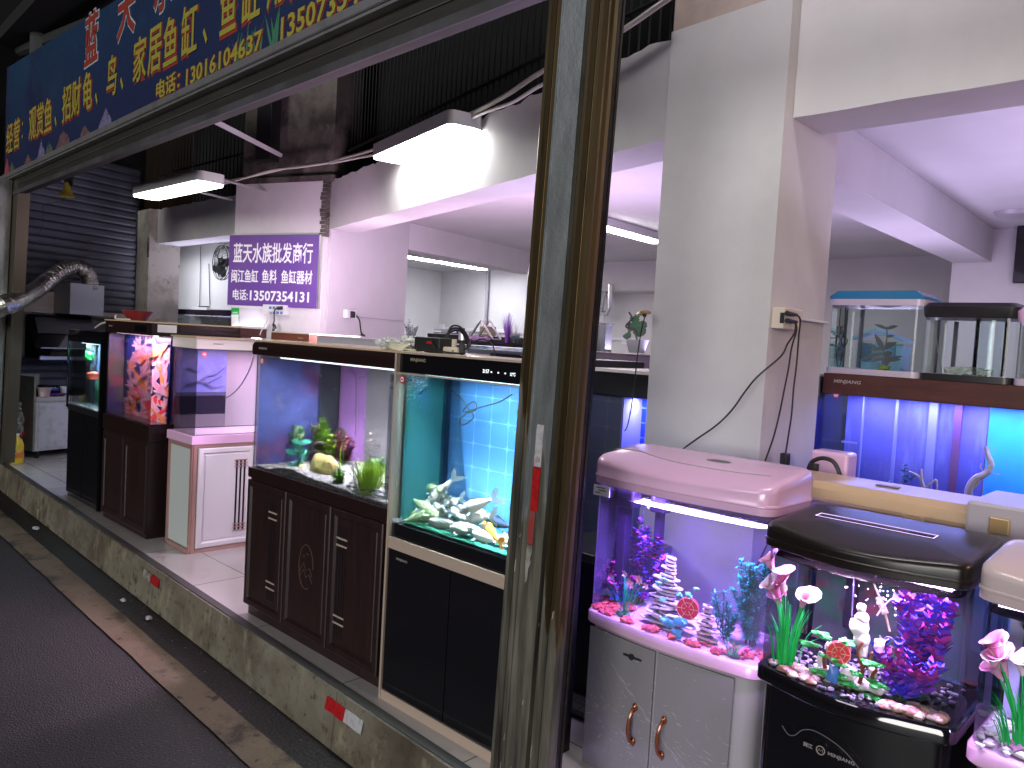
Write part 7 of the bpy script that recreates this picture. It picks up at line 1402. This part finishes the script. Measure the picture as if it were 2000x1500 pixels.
mb.tube(S_([(1890, 985), (1893, 955), (1905, 935), (1925, 925), (1936, 908), (1930, 890), (1925, 872)]), .018, 8, .008); mb.tube(S_([(1893, 955), (1905, 950), (1915, 935)]), .008, 6, .004); mb.tube(S_([(1920, 928), (1935, 925), (1953, 927)]), .004, 6, .002); mb.tube(S_([(1922, 925), (1915, 912), (1917, 905)]), .004, 6, .002)
tag(mb.build('driftwood', DWP), 'tall pinkish driftwood branch before the azure backdrop', 'driftwood')
mb = MB(); mb.tube(S_([(1805, 965), (1802, 945), (1793, 930), (1775, 921)]), .010, 7, .004); mb.tube(S_([(1803, 952), (1800, 932), (1800, 916)]), .008, 6, .005); mb.tube(S_([(1805, 955), (1820, 943), (1829, 938), (1830, 960)]), .007, 6, .004); tag(mb.build('driftwood', DWP), 'small forked pinkish driftwood left of the tall branch', 'driftwood')
clump('dark_plant', 'blue green artificial plant inside the large blue aquarium', (at(1750, 960, y=3.7).x, 3.7, .96), 7, .48, .07, .006, .03, [mat('murky_green', (.05, .16, .18), .5), mat('murky_teal', (.10, .25, .30), .5)], 91, per=14, leafn=4)
HB = mat('pale_blue_house', (.28, .50, .72), .5); g = thing('bird_house', (-1.27, 3.9, 1.70), 'pale blue house shaped cage behind the blue lidded empty aquarium', 'cage')
q_ = lambda px, py: at(px, py, y=3.95); mb = MB()
A_ = [q_(1663, 658), q_(1708, 641), q_(1765, 664), q_(1765, 669), q_(1708, 647), q_(1663, 663)]
mb.loft([[tuple(p) for p in A_], [(p.x, 4.1, p.z) for p in A_]]); mb.build('roof', HB, g)
mb = MB(); x0_, x1_ = q_(1670, 700).x, q_(1758, 700).x; z1_ = q_(1670, 664).z
mb.box(x0_, x0_+.025, 3.96, 4.1, 1.703, z1_-.01); mb.box(x1_-.025, x1_, 3.96, 4.1, 1.703, z1_-.02); mb.box(x0_+.026, x1_-.026, 3.96, 4.1, 1.703, 1.76); mb.box(x0_+.03, x1_-.03, 4.08, 4.1, 1.765, z1_-.01); mb.build('frame', HB, g)
mb = MB()
for k in range(9): x = x0_+.03+(x1_-x0_-.06)*k/8; mb.tube([(x, 3.965, 1.76), (x, 3.965, z1_)], .0012, 4)
for k in range(5): z = 1.77+k*.03; mb.tube([(x0_+.02, 3.965, z), (x1_-.02, 3.965, z)], .0012, 4)
mb.build('wire_grid', STEEL, g)
x_ = at(1724, 725, y=3.68).x; g = thing('leafy_plant', (x_, 3.68, 1.727), 'dark spoon leaved artificial plant in the blue lidded empty aquarium', 'artificial plant')
mb = MB(); mb.tube(smooth([(x_, 3.68, 1.73), (x_-.005, 3.68, 1.80), (x_+.006, 3.68, 1.86), (x_+.002, 3.68, 1.92)]), .003, 6); mb.build('stem', mat('dark_stem', (.10, .11, .11), .5), g)
mb = MB(); DLF = mat('spoon_leaf', (.09, .10, .11), .45)
for (bx, bz, tx, tz, w_) in ((0, 1.80, -.105, 1.78, .010), (-.002, 1.81, -.045, 1.895, .012), (0, 1.82, -.07, 1.82, .008), (.002, 1.82, .05, 1.86, .010), (.003, 1.84, .045, 1.845, .010), (.002, 1.91, -.05, 1.935, .007), (.003, 1.91, .05, 1.93, .008), (0, 1.79, .035, 1.81, .014), (.01, 1.77, .08, 1.80, .008), (.01, 1.765, .075, 1.785, .008), (-.003, 1.775, -.055, 1.765, .008), (.01, 1.745, .02, 1.81, .014), (-.03, 1.82, -.075, 1.845, .006), (.003, 1.875, .04, 1.885, .007)):
    mb.leaf((x_+bx, 3.68, bz), (x_+tx, 3.675, tz), w_, (0, -1, 0), 5, .12)
mb.build('foliage', DLF, g)
mb = MB(); mb.blob((x_+.005, 3.68, 1.735), .02, 3, 2, .4, (1.4, .8, .5)); mb.build('moss_base', mat('moss_lime', (.20, .28, .04), .8), g)
mb = MB(); mb.tube(smooth([at(px, py, y=3.72) for px, py in ((1652, 590), (1650, 630), (1647, 655), (1655, 665), (1648, 678), (1643, 665), (1650, 655), (1646, 690), (1640, 718))]), .0025, 5); p = at(1648, 645, y=3.72); mb.box(p.x-.006, p.x+.006, 3.71, 3.73, p.z-.018, p.z+.018); tag(mb.build('coiled_wire', CABLE), 'black plug and coiled cord in the blue lidded empty aquarium', 'cord')
x_ = -.86; mb = MB(); mb.sm = True; mb.lathe((x_+.03, 3.69, 1.727), [(.06, 0), (.06, .24)], 24, cap=False); tag(mb.build('glass_jar', glass('jar_glass', (.88, .93, .94), 1.4, .03)), 'clear cylindrical jar inside the flat black lidded empty aquarium', 'jar')
mb = MB(); mb.tube(smooth([at(px, py, y=3.62) for px, py in ((1820, 605), (1826, 640), (1832, 690), (1838, 725))]), .002, 5); tag(mb.build('thin_wire', mat('cord_grey', (.28, .28, .32), .5)), 'thin grey cord in the flat black lidded empty aquarium', 'cord')
mb = MB()
for k in range(5): mb.blob((-.96+k*.03, 3.68, 1.74), .022, k, 2, .5, (1.3, 1, .8), True)
tag(mb.build('film_bag', BAG), 'crumpled clear film at the bottom of the flat black lidded empty aquarium', 'bag')
mb = MB()
for k in range(6): mb.blob((-.66+k*.025, 3.66, 1.75+.01*(k % 3)), .028, k+4, 2, .5, (1.1, 1, 1.3), True)
mb.mi = 1; mb.box(-.66, -.62, 3.74, 3.75, 1.78, 1.95); tag(mb.build('film_bag', [BAG, mat('dull_red_card', (.45, .06, .06), .5)]), 'crumpled film and a red card in the white lidded empty aquarium', 'bag')
mb = MB(); a = at(1984, 500, y=7.55); mb.box(a.x, a.x+.8, 7.50, 7.58, at(1988, 553, y=7.5).z, at(1990, 432, y=7.5).z, .01); tag(mb.build('wall_screen', BLACKG), 'dark tilted screen on the wall at the right edge', 'screen')
mb = MB(); mb.tube(smooth([at(px, py, y=2.5) for px, py in ((1900, 1300), (1902, 1250), (1908, 1215), (1912, 1188))]), .011, 8, .008); tag(mb.build('amber_stick', mat('amber_plastic', (.45, .22, .04), .4)), 'amber plastic rod between the black lidded and right edge aquariums', 'rod')
mb = MB(); mb.tube(smooth([at(px, py, y=2.45) for px, py in ((1896, 1160), (1905, 1165), (1918, 1180), (1920, 1200))]), .003, 5); mb.tube(smooth([at(px, py, y=2.45) for px, py in ((1888, 1235), (1900, 1238), (1912, 1248), (1905, 1262), (1895, 1250))]), .003, 5); mb.tube(smooth([at(px, py, y=2.45) for px, py in ((1885, 1310), (1900, 1305), (1910, 1325), (1900, 1345))]), .003, 5); tag(mb.build('black_cables', CABLE), 'black cables behind the black lidded small aquarium', 'cables')
mb = MB(); mb.tube(smooth([at(px, py, y=2.665) for px, py in ((1875, 1010), (1878, 1025), (1868, 1040), (1865, 1055))]), .0025, 5); tag(mb.build('thin_wire', CABLE), 'thin black cord at the right end of the yellowed lid', 'cord')
# reflective tape on the kerb
def ktape(name, px0, px1, py0, py1, m, lab):
    x0 = at(px0, py0, y=1.86).x; x1 = at(px1, py1, y=1.86).x; mb = MB(); n = 6; A = []
    for j in range(n+1):
        x = x0+(x1-x0)*j/n; z = .208+.002*math.sin(j); y = fk(x)-.0035; A.append([(x, y-.0015-.02*(.25-z)/.25, z), (x, y-.0015-.014, z-.052), (x, y-.014+.001, z-.052), (x, y+.001-.02*(.25-z)/.25, z)])
    mb.loft(A); tag(mb.build(name, m), lab, 'reflective tape')
ktape('reflective_tape', 641, 679, 1378, 1400, TAPER, 'red reflective tape on the kerb below the black aquarium')
ktape('reflective_tape', 679.6, 716, 1400, 1420, TAPEW, 'white reflective tape on the kerb beside the near red one')
ktape('reflective_tape', 259, 275, 1104, 1112, TAPEG, 'dirty white tape on the kerb at the far left')
ktape('reflective_tape', 275.4, 292, 1112, 1122, TAPER, 'small red reflective tape on the kerb beside the far dirty white one')
